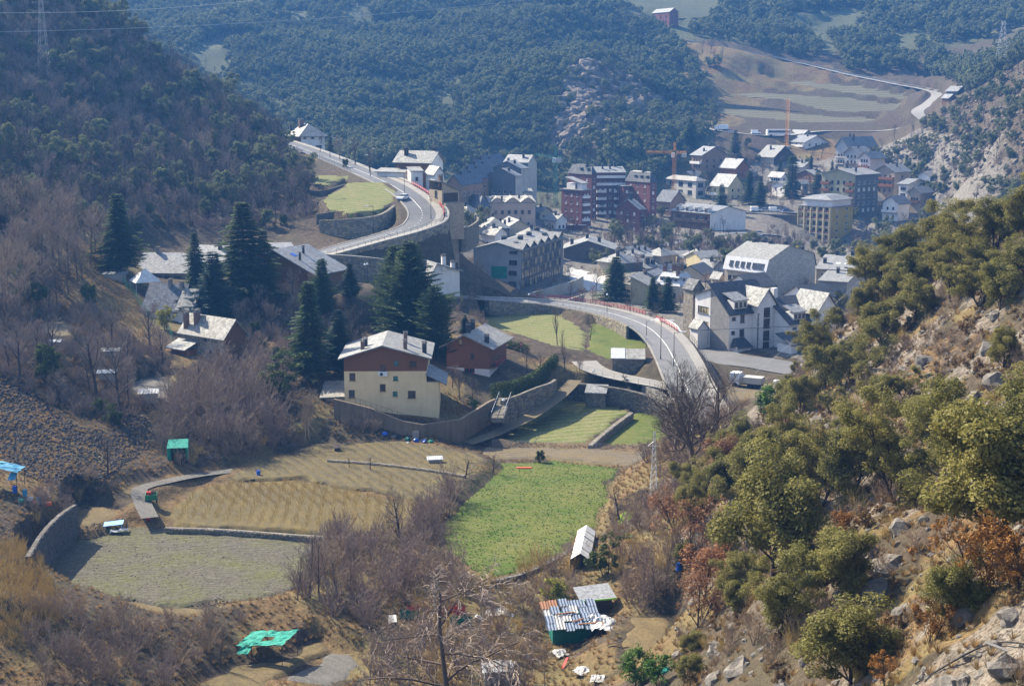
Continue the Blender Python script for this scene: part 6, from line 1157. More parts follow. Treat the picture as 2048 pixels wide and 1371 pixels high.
RF = W2([(1480,40,955),(1650,60,940),(1700,140,850),(1850,160,845),(1900,110,880),(2100,160,690),(2300,-60,800),(2200,-150,1300),(1500,-120,1200),(1420,0,1000)])
RF3 = W2([(1370,60,905),(1450,20,960),(1600,50,945),(1640,120,870),(1560,110,880),(1420,85,890)])
RF4 = W2([(1840,60,900),(2100,60,760),(2060,160,690),(1960,190,700),(1900,160,800),(1850,130,860)])
scatter('far_forest', [p for p in sample(RF, 1900, 4.8, 103) if vnoise(np.array(p[0]), np.array(p[1]), 45, 96)+0.5*vnoise(np.array(p[0]), np.array(p[1]), 15, 97) < 0.0]+sample(RF3, 150, 6, 106)+sample(RF4, 420, 4.6, 107), J('oak_far'), 0.7, 1.5, 'evergreen forest above the far vineyards', 'forest', 5)
RF2 = W2([(1190,60,890),(1300,75,885),(1380,95,872),(1450,140,840),(1380,170,815),(1330,230,760),(1290,270,720),(1230,300,690),(1190,250,715),(1180,150,760)])
FH = W2([(1285,66,912),(1375,66,912),(1400,120,850),(1280,120,850)]); scatter('slope_wood', [p for q, p in enumerate(sample(RF2, 600, 4.6, 104)) if q % 2 and poly_dist(np.array([p[0]]), np.array([p[1]]), FH)[0] > 0], J('oak_far', 'bare_hill'), 0.6, 1.2, 'mixed wood on the slope under the red brick farmhouse', 'forest', 6)
RS = W2([(1760,320,665),(1900,200,690),(2060,60,640),(2300,100,560),(2250,420,430),(2000,440,520),(1920,440,575),(1890,400,590),(1800,330,650)])
scatter('slope_scrub', sample(RS, 650, 3.6, 105), J('oak_far', 'bare_hill'), 0.35, 0.85, 'evergreen scrub on the rocky slope right of the town', 'scrub', 7)
# wooded hill on the left
LH = W2([(-150,500,262),(0,470,285),(120,440,310),(210,440,325),(300,480,338),(540,475,348),(632,440,358),(600,352,408),(552,285,480),(470,215,484),(400,172,484),(240,30,488),(0,-80,520),(-300,0,430),(-300,300,300)])
LA = sorted(sample(LH, 560, 3.6, 111), key=lambda p: p[1]); LT = LA[:190]; scatter('hill_wood', LA[190:], J('bare_hill', 'bare_hill', 'bare_purple', 'oak_mid'), 0.6, 1.15, 'dense bare wood on the upper part of the left hill', 'wood', 26)
for i, p in enumerate(LT):
    r = random.Random(i)
    if r.random() < 0.70: plant('bare_hill' if r.random() < .85 else 'bare_purple', p, r.uniform(6.5, 11.5), 'bare_tree', 'bare dark grey tree of the shaded wood on the left hill', 'tree', 'bare trees on the left hill')
    else: plant('oak_mid', p, r.uniform(4, 7.5), 'evergreen_oak', 'dark evergreen oak of the shaded wood on the left hill', 'tree', 'evergreen oaks on the left hill')
scatter('undergrowth', sample(LH, 1500, 2.0, 112), J('brush', 'scrub', 'green_bush'), 0.6, 1.3, 'dark brushwood under the bare trees on the left hill', 'undergrowth', 8)
for i, (px, py, D, hh, k) in enumerate([(710,330,430,9,'bare'),(740,350,412,8,'bare'),(680,318,440,8,'bare_tan'),(760,330,440,7,'brush_tan'),(800,340,430,7,'brush_tan'),(855,395,392,9,'bare_tan'),(640,300,455,6,'bare'),(450,380,392,9,'bare_purple'),(160,250,395,12,'bare_tan'),(300,345,380,10,'bare_purple'),(410,300,400,11,'pale_tree'),(525,430,362,10,'bare')]):
    p = at(px, py, D); plant(k, (p.x, p.y, gz(p.x, p.y)), hh, 'bare_tree', 'bare tree standing by the hill road houses', 'tree', 'bare trees along the hill road')
# sunlit brown trees at the left edge
for i, (px, py) in enumerate([(10,560),(45,590),(80,540),(110,570),(140,560),(30,520),(70,500),(105,510),(150,520),(180,530),(5,600),(60,610),(20,480),(95,470),(130,490),(165,560),(50,550),(120,540),(0,640),(40,650)]):
    p = hit(px, py, 150); plant('bare_tan', p, 9+(i*37 % 5)*0.8, 'bare_tree', 'sunlit brown bare tree at the left edge above the gardens', 'tree', 'sunlit bare trees at the left edge')
for i, (px, py, hh, lab) in enumerate([(195,805,14,'tall dark bare tree standing between scree and garden sheds'),(240,830,13.5,'tall dark bare tree right of its twin above the scree'),(100,730,9,'bare tree on the slope left of the garden plot'),(225,690,7,'slim bare tree on the dry slope beside the fence'),(300,690,9,'pinkish bare tree in front of the blue slate roof'),(40,760,9,'bare grey tree at the left edge above the scree'),(215,950,7,'small pale bare tree at the foot of the scree')]):
    p = hit(px, py, 150); plant('bare' if i != 4 else 'bare_purple', p, hh, 'bare_tree', lab, 'tree')
LE = W2([(-60,600,240),(-60,420,300),(60,400,318),(170,440,318),(215,520,298),(180,580,272),(60,620,250)])
for i, p in enumerate(sample(LE, 44, 3.0, 171)): plant('bare_tan', p, random.Random(i).uniform(7.5, 11.5), 'bare_tree', 'sunlit brown bare tree at the left edge above the gardens', 'tree', 'sunlit bare trees at the left edge')
LG = W2([(-60,640,240),(160,600,262),(340,720,240),(330,800,220),(230,870,207),(60,780,212),(-60,760,215)])
for i, p in enumerate(sample(LG, 26, 4.0, 172)): plant(('bare', 'bare_purple', 'bare_hill')[i % 3], p, random.Random(i+9).uniform(4.5, 8.5), 'bare_tree', 'bare tree among the hillside gardens on the left', 'tree', 'bare trees in the left gardens')
LM = W2([(470,560,306),(700,590,296),(760,640,280),(700,720,256),(560,760,240),(480,700,250)])
for i, p in enumerate(sample(LM, 34, 3.0, 173)):
    r = random.Random(i+31); k = ('bare_purple', 'green_bush', 'bare', 'green_bush')[i % 4]; plant(k, p, r.uniform(4.5, 7) if k != 'green_bush' else r.uniform(1.6, 3.4), 'bare_tree' if k != 'green_bush' else 'evergreen_bush', 'bare garden tree between the conifers and slate roofs' if k != 'green_bush' else 'dark garden bush between the conifers and slate roofs', 'tree' if k != 'green_bush' else 'bush', 'bare garden trees' if k != 'green_bush' else 'garden bushes')
scatter('garden_brush', sample(LG, 420, 1.3, 174)+sample(LM, 260, 1.4, 175), J('brush', 'brush_tan', 'scrub'), 0.3, 0.85, 'brown brush between the hillside gardens and houses on the left', 'brush', 20)
for i, (px, py, hh) in enumerate([(380,840,6),(430,830,7),(470,850,6.5),(500,830,7),(420,880,5),(350,860,5)]): p = hit(px, py, 150); plant('pale_tree', p, hh, 'bare_tree', 'pale bare sapling rising out of the purple thicket', 'tree', 'saplings in the thicket')
# brush by the stone house and the lane
for i in range(70):
    r = random.Random(900+i); px, py = r.uniform(330, 560), r.uniform(730, 900)
    if py < 720+abs(px-460)*0.4: continue
    p = hit(px, py, 150)
    if free(p.x, p.y): plant('brush' if r.random() < .55 else 'brush_tan', p, r.uniform(3.0, 6.0), 'bare_bush', 'tall purple-brown bare bush in the thicket left of the cream chalet', 'bush', 'thicket left of the chalet')
for i, (px, py, hh, k, lab) in enumerate([(520,640,8,'bare_purple','purple bare tree beside the stone house'),(480,660,7,'bare_purple','purple bare tree behind the stone house roof'),(545,665,7,'bare_purple','purple bare tree left of the dark spruce'),(400,790,8,'bare','bare tree in front of the stone house'),(470,895,4,'fruit','small dark fruit tree at the edge of the track'),(620,880,8.5,'pale_tree','pale bare tree in front of the garage'),(610,885,6,'pale_tree','smaller pale bare tree beside the garage'),(920,800,6,'bare_purple','reddish bare tree right of the cream chalet'),(905,775,5,'bare_purple','reddish bare tree close to the chalet corner'),(945,800,4.6,'bare','bare tree above the stone stairs'),(800,1075,7.5,'bare','round dark bare tree at the edge of the vine field'),(740,940,3.0,'fruit','gnarled small fruit tree in the vine field'),(930,955,4.2,'fruit','gnarled fruit tree beside the green field corner'),(985,945,4.0,'fruit','gnarled fruit tree on the stone heap'),(700,935,2.2,'fruit','low leafless fruit bush in the vine field'),(1240,1040,5.5,'fruit','grey round fruit tree by the garden fence'),(1115,690,9.5,'poplar','tall pale bare poplar in front of the meadow'),(1130,745,9,'poplar','tall brown bare poplar left of the lane'),(1180,680,4.5,'bare','small bare tree on the meadow'),(1160,765,6,'pale_tree','pale bare tree over the low stone shed'),(1055,745,5,'bare','pollarded bare tree in the chalet garden'),(1080,748,5,'bare','second pollarded bare tree in the chalet garden'),(1000,745,4,'bare_tan','leafless tree beside the red-brown chalet'),(950,575,8,'bare_tan','bare tree before the hotel gable'),(965,578,7,'bare_tan','bare tree beside the hotel corner'),(1040,592,5,'bare','small bare tree below the hotel'),(590,640,6,'bare_tan','bare tree behind the garden conifers'),(560,570,6,'bare','bare tree beside the tilted slate roof'),(1380,640,6,'bare_tan','brown bare tree beside the stone tower'),(1360,620,5,'bare_tan','brown bare bush under the stone tower')]):
    p = hit(px, py, 150); plant(k, p, hh, 'bare_tree', lab, 'tree')
for i, (px, py, hh, lab) in enumerate([(1390,935,15,'large dark bare tree in front of the road end'),(1425,905,15,'large dark bare tree behind its twin at the oak slope'),(1350,915,11,'dark spreading bare tree over the lower field')]):
    p = hit(px, py, 120); plant('big_dark', p, hh, 'bare_tree', lab, 'tree', var=i)
for i, px in enumerate((690, 722, 748, 878, 905, 940, 962)):
    p = hit(px, 873-abs(px-840)*0.12, 150); plant(('brush_tan', 'brush')[i % 2], p, 1.8+(i*7 % 4)*0.4, 'bare_bush', 'bare bush growing against the concrete wall of the cream chalet', 'bush', 'bushes along the concrete wall', one=True)
# conifers
for i, (px, py, hh, k, w, lab) in enumerate([(240,540,16,'spruce',1.2,'dark spruce standing alone below the wooded hill'),(490,600,20,'spruce',1.25,'tallest dark spruce among the houses left of the road'),(392,575,12,'spruce',0.9,'slim spruce in front of the long slate house'),(530,600,14,'spruce',1.0,'dark spruce right of the tallest spruce'),(430,640,13.5,'blue_spruce',0.9,'broad blue-green spruce between the slate roofed houses'),(620,755,17,'spruce',0.95,'tall slim spruce left of the cream chalet'),(645,630,11,'cedar',0.75,'spreading dark cedar behind the slim spruce'),(678,745,11.5,'blue_spruce',0.75,'small bluish spruce before the low slate roofs'),(700,595,7,'blue_spruce',0.8,'greyish fir beside the stone road wall'),(820,690,20,'cedar',0.95,'tall dark cedar behind the cream chalet'),(790,660,17,'cedar',0.8,'dark cedar left of the tall cedar'),(870,720,14,'cedar',0.85,'broad cedar beside the red-brown chalet'),(1232,600,12,'spruce',1.5,'wide dark spruce beside the road barrier'),(1305,622,9,'spruce',1.1,'dark spruce before the mansard house'),(1335,625,9.5,'spruce',1.0,'second dark spruce before the mansard house'),(930,668,4,'blue_spruce',0.8,'tiny fir on the brown slope behind the chalet'),(1080,925,2.2,'green_bush',0.8,'small round dark evergreen in the garden strip'),(560,800,6,'green_bush',1.0,'dark evergreen bush in the shade beside the thicket')]):
    p = hit(px, py, 150); plant(k, p, hh, 'conifer' if k != 'green_bush' else 'evergreen_bush', lab, 'tree' if k != 'green_bush' else 'bush', wide=w*1.22)
for i, (px, py, D, hh, k, w, lab) in enumerate([(1380,312,705,16,'spruce',1.4,'pale green spruce beside the crane cabin'),(1470,318,700,14,'spruce',1.2,'dark spruce right of the brown brick villa'),(1443,412,600,13,'spruce',1.3,'dark spruce before the cream steep-roofed house'),(1498,405,618,15,'spruce',1.1,'dark spruce above the parked cars'),(1520,408,612,13,'spruce',1.2,'second dark spruce above the parked cars'),(1583,395,625,19,'cypress',1.6,'tall dark column-shaped cypress in the upper town'),(1635,390,628,12,'spruce',1.5,'dark broad conifer behind the tower'),(1560,342,672,8,'spruce',1.2,'dark conifer beside the timber chalet'),(1622,335,675,8,'cypress',1.0,'thin dark cypress below the cream house'),(1664,345,668,6,'spruce',1.0,'small conifer at the foot of the grey apartments'),(660,290,474,8,'spruce',0.9,'dark fir against the white hilltop villa'),(1000,300,640,6,'oak_mid',1,'evergreen tree beside the mountain foot')]):
    p = at(px, py, D); plant(k, (p.x, p.y, gz(p.x, p.y)), hh, 'conifer', lab, 'tree', wide=w)
# gorge strip and town trees
def town_trees(poly, n, md, sd, lab, grp, ev=6):
    for i, p in enumerate(sample(poly, n, md, sd)):
        r = random.Random(sd*1000+i)
        if i % ev: TB.append((p, r.uniform(4.5, 8.5)))
        else: plant('oak_mid', p, r.uniform(4, 7), 'evergreen_oak', lab, 'tree', grp, one=True)
GS = W2([(1200,480,520),(1320,440,560),(1420,470,530),(1500,480,525),(1600,480,540),(1600,520,490),(1450,525,470),(1300,520,470),(1220,500,490)])
TB = []
for poly, n, md, sd, lab, grp in ((GS, 130, 3.0, 121, 'dark evergreen in the river strip below the red brick blocks', 'river strip evergreens'),):
    town_trees(poly, n, md, sd, lab, grp)
    r = random.Random(i+50); plant('bare_hill' if i % 4 else 'oak_mid', p, r.uniform(5, 8.5), 'bare_tree' if i % 4 else 'evergreen_oak', 'bare tree in the river strip below the red brick blocks' if i % 4 else 'dark evergreen in the river strip below the red brick blocks', 'tree', 'river strip trees' if i % 4 else 'river strip evergreens', one=True)
GT = W2([(1700,480,570),(1880,450,585),(1900,480,520),(1900,560,440),(1740,560,440),(1700,520,500)])
town_trees(GT, 110, 3.0, 122, 'dark evergreen in the gorge behind the oak ridge', 'gorge evergreens')
UT = W2([(1300,300,715),(1420,300,715),(1500,290,715),(1560,300,700),(1640,360,640),(1640,400,610),(1400,400,640),(1320,380,660)])
town_trees(UT, 110, 3.4, 123, 'dark evergreen between the upper town houses', 'upper town evergreens')
LW = W2([(1300,270,725),(1400,250,740),(1380,300,715),(1340,330,695),(1260,330,680),(1230,310,688)])
town_trees(LW, 80, 3.2, 124, 'evergreen oak at the mountain foot above the crane', 'mountain foot oaks')
TN = [(5,372),(70,300),(130,290),(150,420),(200,600),(190,700),(120,710),(20,640),(-40,590),(-25,430)]
town_trees(TN, 230, 4.0, 125, 'dark evergreen beside the town roofs', 'town evergreens', 6)
scatter('town_bare_trees', [p for p, q in TB], J('bare_hill', 'bare_purple'), 1, 1, 'bare grey trees between the town buildings and along the river', 'trees', 18, scl=[q/8.5 for p, q in TB])
scatter('town_brush', sample(TN, 700, 2.0, 126)+sample(GS, 200, 1.6, 127), J('brush', 'brush_tan', 'scrub'), 0.4, 0.95, 'brown brush and garden shrubs between the town buildings', 'brush', 19)
# gully brush between the fields
BR = []
LOWB = []
def brush_zone(poly, n, mind, seed, kinds, h0, h1, label, group, few=True):
    if not few:
        r = random.Random(seed); LOWB.extend((p, r.uniform(h0, h1)/3) for p in sample([hit(*q, 110) for q in poly], n, mind, seed)); return
    for i, p in enumerate(sample([hit(*q, 110) for q in poly], n, mind, seed)):
        r = random.Random(seed*100+i); plant(kinds[i % len(kinds)], p, r.uniform(h0, h1), 'bare_bush', label, 'bush', group, one=True)
brush_zone([(590,1190),(640,1060),(760,1075),(860,1010),(930,960),(890,1050),(885,1110),(960,1165),(760,1210),(740,1290),(640,1250)], 75, 1.5, 131, ['brush', 'brush', 'brush_tan'], 2.0, 4.0, 'purple-brown bare bush in the gully between ploughed and green fields', 'gully brush')
brush_zone([(60,1230),(110,1200),(240,1240),(420,1250),(500,1240),(430,1290),(330,1371),(60,1371)], 48, 1.8, 132, ['brush_tan', 'brush', 'brush_tan'], 1.3, 3.0, 'bare brown bush on the bank below the ploughed field', 'bank brush')
brush_zone([(960,1160),(1120,1110),(1170,1090),(1150,1180),(1090,1230),(1060,1371),(720,1371),(740,1290),(800,1240)], 65, 1.6, 133, ['brush_tan', 'brush', 'brush_straw'], 1.5, 3.2, 'tan bare bush in the wild garden before the tin shed', 'wild garden brush')
brush_zone([(1230,1060),(1310,1010),(1380,960),(1400,1000),(1360,1110),(1350,1220),(1270,1220),(1230,1150)], 55, 1.5, 134, ['brush_tan', 'brush_straw', 'brush'], 1.5, 3.4, 'straw-brown bare bush at the foot of the oak slope', 'slope foot brush', False)
brush_zone([(60,1000),(160,960),(270,985),(260,1040),(210,1070),(120,1090),(70,1130)], 30, 1.5, 135, ['brush', 'brush_tan'], 1.2, 2.4, 'low brown bush beside the terrace wall', 'terrace wall brush', False)
brush_zone([(1280,935),(1400,830),(1500,800),(1440,900),(1340,980)], 40, 1.6, 136, ['brush', 'brush_tan'], 1.8, 3.2, 'dark brown bush below the large bare trees', 'brush below the large trees', False)
brush_zone([(380,900),(520,870),(600,880),(520,915),(420,940),(330,950)], 45, 1.4, 137, ['brush', 'brush_tan'], 1.0, 2.4, 'low brown bush above the farm track', 'track edge brush', False)
brush_zone([(905,595),(965,605),(970,650),(960,680),(900,640)], 25, 1.5, 138, ['brush_straw', 'brush_tan'], 1.2, 2.2, 'orange-brown reed clump behind the cedar', 'reeds behind the cedar', False)
scatter('low_brush', [p for p, q in LOWB], J('brush', 'brush_tan', 'brush_straw'), 1, 1, 'low brown brushwood along tracks, walls and the slope foot', 'brush', 17, scl=[q for p, q in LOWB])
# slim bare trees by the gully and the weeping tree in front
for i, (px, py, hh) in enumerate([(620,1195,8),(640,1200,8.5),(595,1200,6),(655,1190,7),(680,1215,6.5),(1330,1190,8),(1310,1210,7),(1355,1150,6)]):
    p = hit(px, py, 110); plant('poplar', p, hh, 'bare_tree', 'slim upright bare tree in the gully beside the ploughed field' if i < 5 else 'slim bare tree at the edge of the bare lawn', 'tree', 'slim gully trees' if i < 5 else 'slim lawn trees')
p = at(905, 1470, 112); plant('weeping', (p.x, p.y, gz(p.x, p.y)), 18, 'bare_tree', 'weeping grey-brown bare tree rising in front of the green field', 'tree', rz=1.0, wide=1.15)
for i, (px, py, hh) in enumerate([(820,1371,8),(780,1330,6),(1020,1371,6),(1090,1371,5),(870,1371,7),(960,1371,7),(740,1371,6)]): p = hit(px, py, 100); plant('pale_tree', p, hh, 'bare_tree', 'pale leafless branches at the lower edge of the wild garden', 'tree', 'pale trees at the lower edge')
p = hit(440, 1330, 110); plant('poplar', p, 5, 'bare_tree', 'thin pale bare sapling beside the green net shelter', 'tree')
for px, py, hh, k, nm, lab in [(1110,1215,3.2,'yellow_bush','yellow_bush','yellow-green leafy bush before the tin shed'),(1212,1150,3.6,'green_bush','evergreen_bush','dark evergreen bush leaning on the plastic tunnel'),(1270,1371,4.0,'bright_bush','pine_bush','bright green pine bush at the lower edge'),(1320,1371,3.0,'bright_bush','pine_bush','smaller bright green pine bush at the lower edge'),(90,760,6.5,'green_bush','evergreen_bush','dark green bush above the scree'),(440,710,6,'bright_bush','evergreen_bush','climbing green bush on the stone house'),(330,660,4,'yellow_bush','bamboo','bright yellow-green bamboo beside the stone house'),(225,855,3,'green_bush','evergreen_bush','green bush on the edge of the scree'),(200,830,3,'green_bush','evergreen_bush','dark green bush under the tall bare tree'),(60,610,5,'green_bush','evergreen_bush','dark evergreen below the sunlit trees'),(180,610,4.5,'green_bush','evergreen_bush','dark evergreen beside the garden path'),(945,820,2.4,'bright_bush','evergreen_bush','green bush above the garden wall'),(1535,835,5,'bright_bush','evergreen_bush','fresh green bush below the parked truck'),(570,345,3,'green_bush','evergreen_bush','green hedge bush on the hill road bank'),(690,335,3,'green_bush','evergreen_bush','round green bush beside the hill road'),(1250,770,1.4,'green_bush','evergreen_bush','dark low bush under the stone barn')]:
    p = hit(px, py, 100); plant(k, p, hh, nm, lab, 'bush')
for px, py, hh in ((560,566,3),(590,572,3.4),(625,575,3),(655,570,3),(690,566,2.6)): p = hit(px, py, 150); plant('green_bush', p, hh, 'evergreen_bush', 'dark garden bush in front of the tilted slate roof house', 'bush', 'bushes before the tilted roof house')
# ---------------------------------------------------------------- right hillside: holm oaks, rust oaks, shrubs, tufts, rocks
BIG = [(1800,540,5.5,1.2),(1880,530,5.8,1.25),(1930,520,5.5,1.2),(1990,500,5.5,1.2),(2035,480,6,1.2),(1750,600,5,1.2),(1820,590,5,1.2),(1650,640,4.2,1.2),(1620,720,4.4,1.2),(1960,610,4.5,1.2),(1790,1000,5.5,1.1),(1860,900,4.5,1.1),(2005,740,3.6,1),(1545,1155,9.5,1.05),(1640,1010,7,1.0),(1500,1010,6.5,1.0),(1700,1371,5,1.3),(2010,1110,8,1.2),(2040,930,6.5,1.0),(1690,780,6,1.1),(1600,830,5.5,1.1),(1760,690,6,1.1),(1830,640,5.5,1.2),(1900,600,5.5,1.2),(1950,560,5,1.2),(2030,560,5,1.2),(1790,600,5,1.2),(1730,640,5.5,1.0),(1660,740,5.5,1.1),(1760,820,4.0,1.0),(1590,940,5.0,1.0),(1480,900,4.5,1.0),(1450,1000,5.0,1.0),(1700,1010,6.5,1.1),(1680,1200,5,1.2),(1560,1280,4.5,1.1),(1640,690,4.5,1.1),(1380,1060,4.5,0.9),(1930,980,5.5,1.0),(1700,600,4.5,1.2),(1760,570,5,1.2),(1850,560,5.2,1.2),(2000,620,5.5,1.1),(1680,620,5,1.1),(1400,1000,4.5,1)]
ORD = 'leftmost second third fourth fifth sixth seventh eighth ninth tenth eleventh twelfth thirteenth fourteenth fifteenth sixteenth'.split()
ZO = [('large holm oak on the crest of the right hillside', [b for b in BIG if b[1] < 570]), ('large holm oak just under the crest of the right hillside', [b for b in BIG if 570 <= b[1] < 650]), ('olive holm oak below the ridge of the right hillside', [b for b in BIG if 650 <= b[1] < 800]), ('olive holm oak halfway down the right hillside', [b for b in BIG if 800 <= b[1] < 960]), ('big holm oak low on the right hillside', [b for b in BIG if b[1] >= 960])]
for zn, bs in ZO:
    for i, (px, py, hh, w) in enumerate(sorted(bs)):
        p = hit(px, py, 38); plant('oak', p, hh, 'holm_oak', 'tallest grey-green holm oak low on the right hillside' if (px, py) == (1545, 1155) else zn+', '+ORD[i]+(' of them' if i == 0 else ' from the left'), 'tree', 'holm oaks on the right hillside', wide=w)
i_mod = lambda p: int(p[0]*7) % 4 == 0
RH = [(13,96),(20,62),(22,50),(45,50),(60,90),(85,150),(95,205),(55,235),(48,232),(40,205),(30,180),(22,160),(17,140),(14,118)]
for i, p in enumerate([p for p in sample(RH, 95, 3.8, 141) if p[0]/p[1] < 0.235 or i_mod(p)]):
    r = random.Random(i+7); plant('oak', p, r.uniform(1.5, 3.6), 'holm_oak', 'small bushy holm oak on the rocky right hillside', 'tree', 'small holm oaks on the right hillside', wide=1.1)
for i, (px, py, hh, k, lab) in enumerate([(1440,960,6,'rust','rust-brown leafed oak below the large bare trees'),(1380,1120,6,'rust','rust-brown oak at the foot of the slope'),(1350,1060,5,'rust','rust-brown oak beside the garden lattice mast'),(1410,1200,6.5,'rust','rust-brown oak leaning over the bare lawn'),(1395,1260,5,'rust','lowest rust-brown oak beside the bare lawn'),(1570,870,3,'rust','small rust-brown oak near the parked truck'),(1740,850,3,'rust','rust-brown oak high on the rocky slope'),(1960,1190,3.6,'orange_bush','orange-brown bush below the right edge oaks'),(1985,1130,3,'orange_bush','orange-brown bush under the big right oak'),(1860,1290,2.2,'orange_bush','orange bush above the black hose'),(1690,1080,2.6,'orange_bush','amber bush between the grey oaks'),(2040,1180,2.0,'orange_bush','amber bush at the right edge'),(1650,890,2.0,'orange_bush','small amber bush on the rock step'),(1770,1371,1.4,'orange_bush','bright orange shrub at the lower edge'),(1890,1000,2.0,'orange_bush','rusty shrub beside a rock ledge'),(1720,700,1.6,'orange_bush','rusty shrub near the ridge')]):
    p = hit(px, py, 38); plant(k, p, hh, 'rust_oak' if k == 'rust' else 'rust_bush', lab, 'tree' if k == 'rust' else 'bush')
scatter('hillside_scrub', sample(RH, 900, 1.1, 142), J('scrub', 'scrub', 'brush_straw', 'brush_tan'), 0.3, 0.85, 'brown heath scrub between the oaks on the right hillside', 'scrub', 9)
def tuft(seed, n, h, sp):
    r = np.random.default_rng(seed); a = r.uniform(0, 6.28, n); l = r.uniform(0.3, 1, n)*sp; b = np.stack([np.cos(a)*l*0.25, np.sin(a)*l*0.25, np.zeros(n)], -1); t = np.stack([np.cos(a)*l, np.sin(a)*l, h*r.uniform(0.5, 1, n)], -1); s = np.stack([-np.sin(a), np.cos(a), np.zeros(n)], -1)*0.02
    V = np.stack([b-s, b+s, t+s*0.3, t-s*0.3], 1).reshape(-1, 3); return np_mesh('tuft', V, np.arange(n*4).reshape(-1, 4), MATS['dry_blade'])
TU = [tuft(k, 46, 0.42, 0.38) for k in range(3)]
scatter('dry_grass', sample(RH, 4200, 0.4, 143), TU, 0.5, 1.3, 'dry tan grass tufts on the rocky right hillside', 'grass', 10, sink=0.02)
VF = [(-80,128),(20,122),(17,150),(30,215),(-10,240),(-80,235),(-90,180)]
scatter('meadow_grass', sample(VF, 7000, 0.45, 144), TU, 0.5, 1.2, 'dry grass tufts along the field edges in the valley', 'grass', 11, sink=0.02)
scatter('slope_grass', sample(W2([(150,480,300),(270,500,330),(240,570,300),(330,700,245),(200,700,238),(100,640,255)]), 1200, 0.6, 145), TU, 0.6, 1.3, 'dry grass on the slope beside the wire fence', 'grass', 12, sink=0.02)
def rock(seed, jag=0.35):
    bm = bmesh.new(); bmesh.ops.create_icosphere(bm, subdivisions=2, radius=1); r = random.Random(seed); o = Vector((r.random()*9, r.random()*9, r.random()*9))
    for v in bm.verts: v.co *= 1+jag*mnoise.noise(v.co*1.3+o)*1.6+0.12*mnoise.noise(v.co*3.7+o); v.co = Vector((round(v.co.x*3.2)/3.2*0.5+v.co.x*0.5, v.co.y, v.co.z*0.75))
    me = bpy.data.meshes.new('rock'); bm.to_mesh(me); bm.free(); me.materials.append(MATS['rock_mat']); return me
t = NT('rock_mat'); n = t.noise(1.6, 5, 0.7); n2 = t.noise(6, 4, 0.7); oi = t.n('ShaderNodeObjectInfo'); c = t.mix(t.ramp(n, [(0.35, 0), (0.65, 1)]), (0.085, 0.076, 0.068), (0.235, 0.212, 0.185)); c = t.mix(t.ramp(n2, [(0.5, 0), (0.7, 0.6)]), c, (0.2, 0.16, 0.11)); c = t.mix(t.math('MULTIPLY', oi.outputs['Random'], 0.5), c, (0.16, 0.145, 0.13)); t.bump(n2, 0.8, 0.15); MATS['rock_mat'] = t.fin(c, 0.9, 0.2)
RK = [rock(k) for k in range(5)]; RD = [m.copy() for m in RK]; RM = [m.copy() for m in RK]; plain('far_rock', (0.17, 0.14, 0.11), 0.95, 0.1, var=0.35, scale=0.5); plain('scree_stone', (0.058, 0.049, 0.045), 0.9, 0.2, var=0.5, scale=0.9)
for m in RD: m.materials[0] = MATS['scree_stone']  # darker copy carries the shade lying on the scree
for m in RM: m.materials[0] = MATS['far_rock']
for i, (px, py, s) in enumerate([(1690,1140,1.9),(1730,1110,1.6),(1770,1140,1.5),(1700,1180,1.3),(1660,880,1.4),(1640,850,1.2),(1690,830,1.3),(1900,980,1.2),(1960,1000,1.5),(1850,840,1.2),(2000,760,1.4),(1950,800,1.1),(2030,1030,1.3),(1560,920,1.1),(1930,1230,0.9),(2020,1330,1.0),(1900,1371,0.9),(1480,1340,1.1),(1430,1300,1.0),(1850,720,1.2),(1980,700,1.2),(1640,1240,0.9),(1750,1180,1.2),(1800,1060,1.0)]):
    p = hit(px, py, 38); o = mobj('rock_outcrop', RK[i % 5], None, (p.x, p.y, p.z-0.2*s), i*1.3); o.scale = (s, s*0.8, s*(0.8+0.5*(i % 3)/2)); o.rotation_euler = (0.4*(i % 3-1), 0.3*(i % 2), i*1.3); tag(o, 'jagged grey rock outcrop on the right hillside', 'rock', 'rock outcrops on the right hillside')
HS = sample(RH, 2300, 0.5, 146); scatter('hillside_stones', HS, RK, 0.06, 0.34, 'loose grey stones on the right hillside', 'stones', 13, 0.5, sink=0.0, scl=[random.uniform(0.25, 0.7) if i % 6 == 0 else random.uniform(0.06, 0.3) for i in range(len(HS))])
scatter('scree', sample(SCREE, 3600, 0.3, 147, exf=False)+sample(SCREE2, 900, 0.3, 148, exf=False), RD, 0.07, 0.30, 'grey scree of broken stones below the left slope', 'scree', 14, 0.6, sink=0.0)
CL = W2([(1105,330,690),(1140,130,770),(1175,100,785),(1200,250,715),(1160,330,690)])
scatter('cliff_rocks', sample(CL, 420, 3.0, 149)+sample(SPUR, 160, 5.0, 152), RM, 1.0, 4.2, 'broken rock faces of the cliff behind the town', 'rocks', 15, 0.4, sink=0.3)
scatter('far_slope_rocks', sample(RS, 600, 2.2, 150)+sample(MNT, 260, 8, 151), RM, 0.4, 1.5, 'pale rocks on the slope right of the town', 'rocks', 16, 0.4, sink=0.2)
# ---------------------------------------------------------------- air
hz = MB(); hz.box(-760, 760, -30, 1560, -12, 330)
t = bpy.data.materials.new('haze_air'); t.use_nodes = True; t.node_tree.nodes.clear(); ov = t.node_tree.nodes.new('ShaderNodeOutputMaterial'); pv = t.node_tree.nodes.new('ShaderNodeVolumePrincipled')
pv.inputs['Color'].default_value = (0.13, 0.40, 1.0, 1); pv.inputs['Density'].default_value = 0.0002; pv.inputs['Anisotropy'].default_value = 0.2; t.node_tree.links.new(pv.outputs[0], ov.inputs['Volume'])
HAZE = tag(hz.build('haze', t), 'thin blue haze filling the valley air', 'haze', kind='stuff')
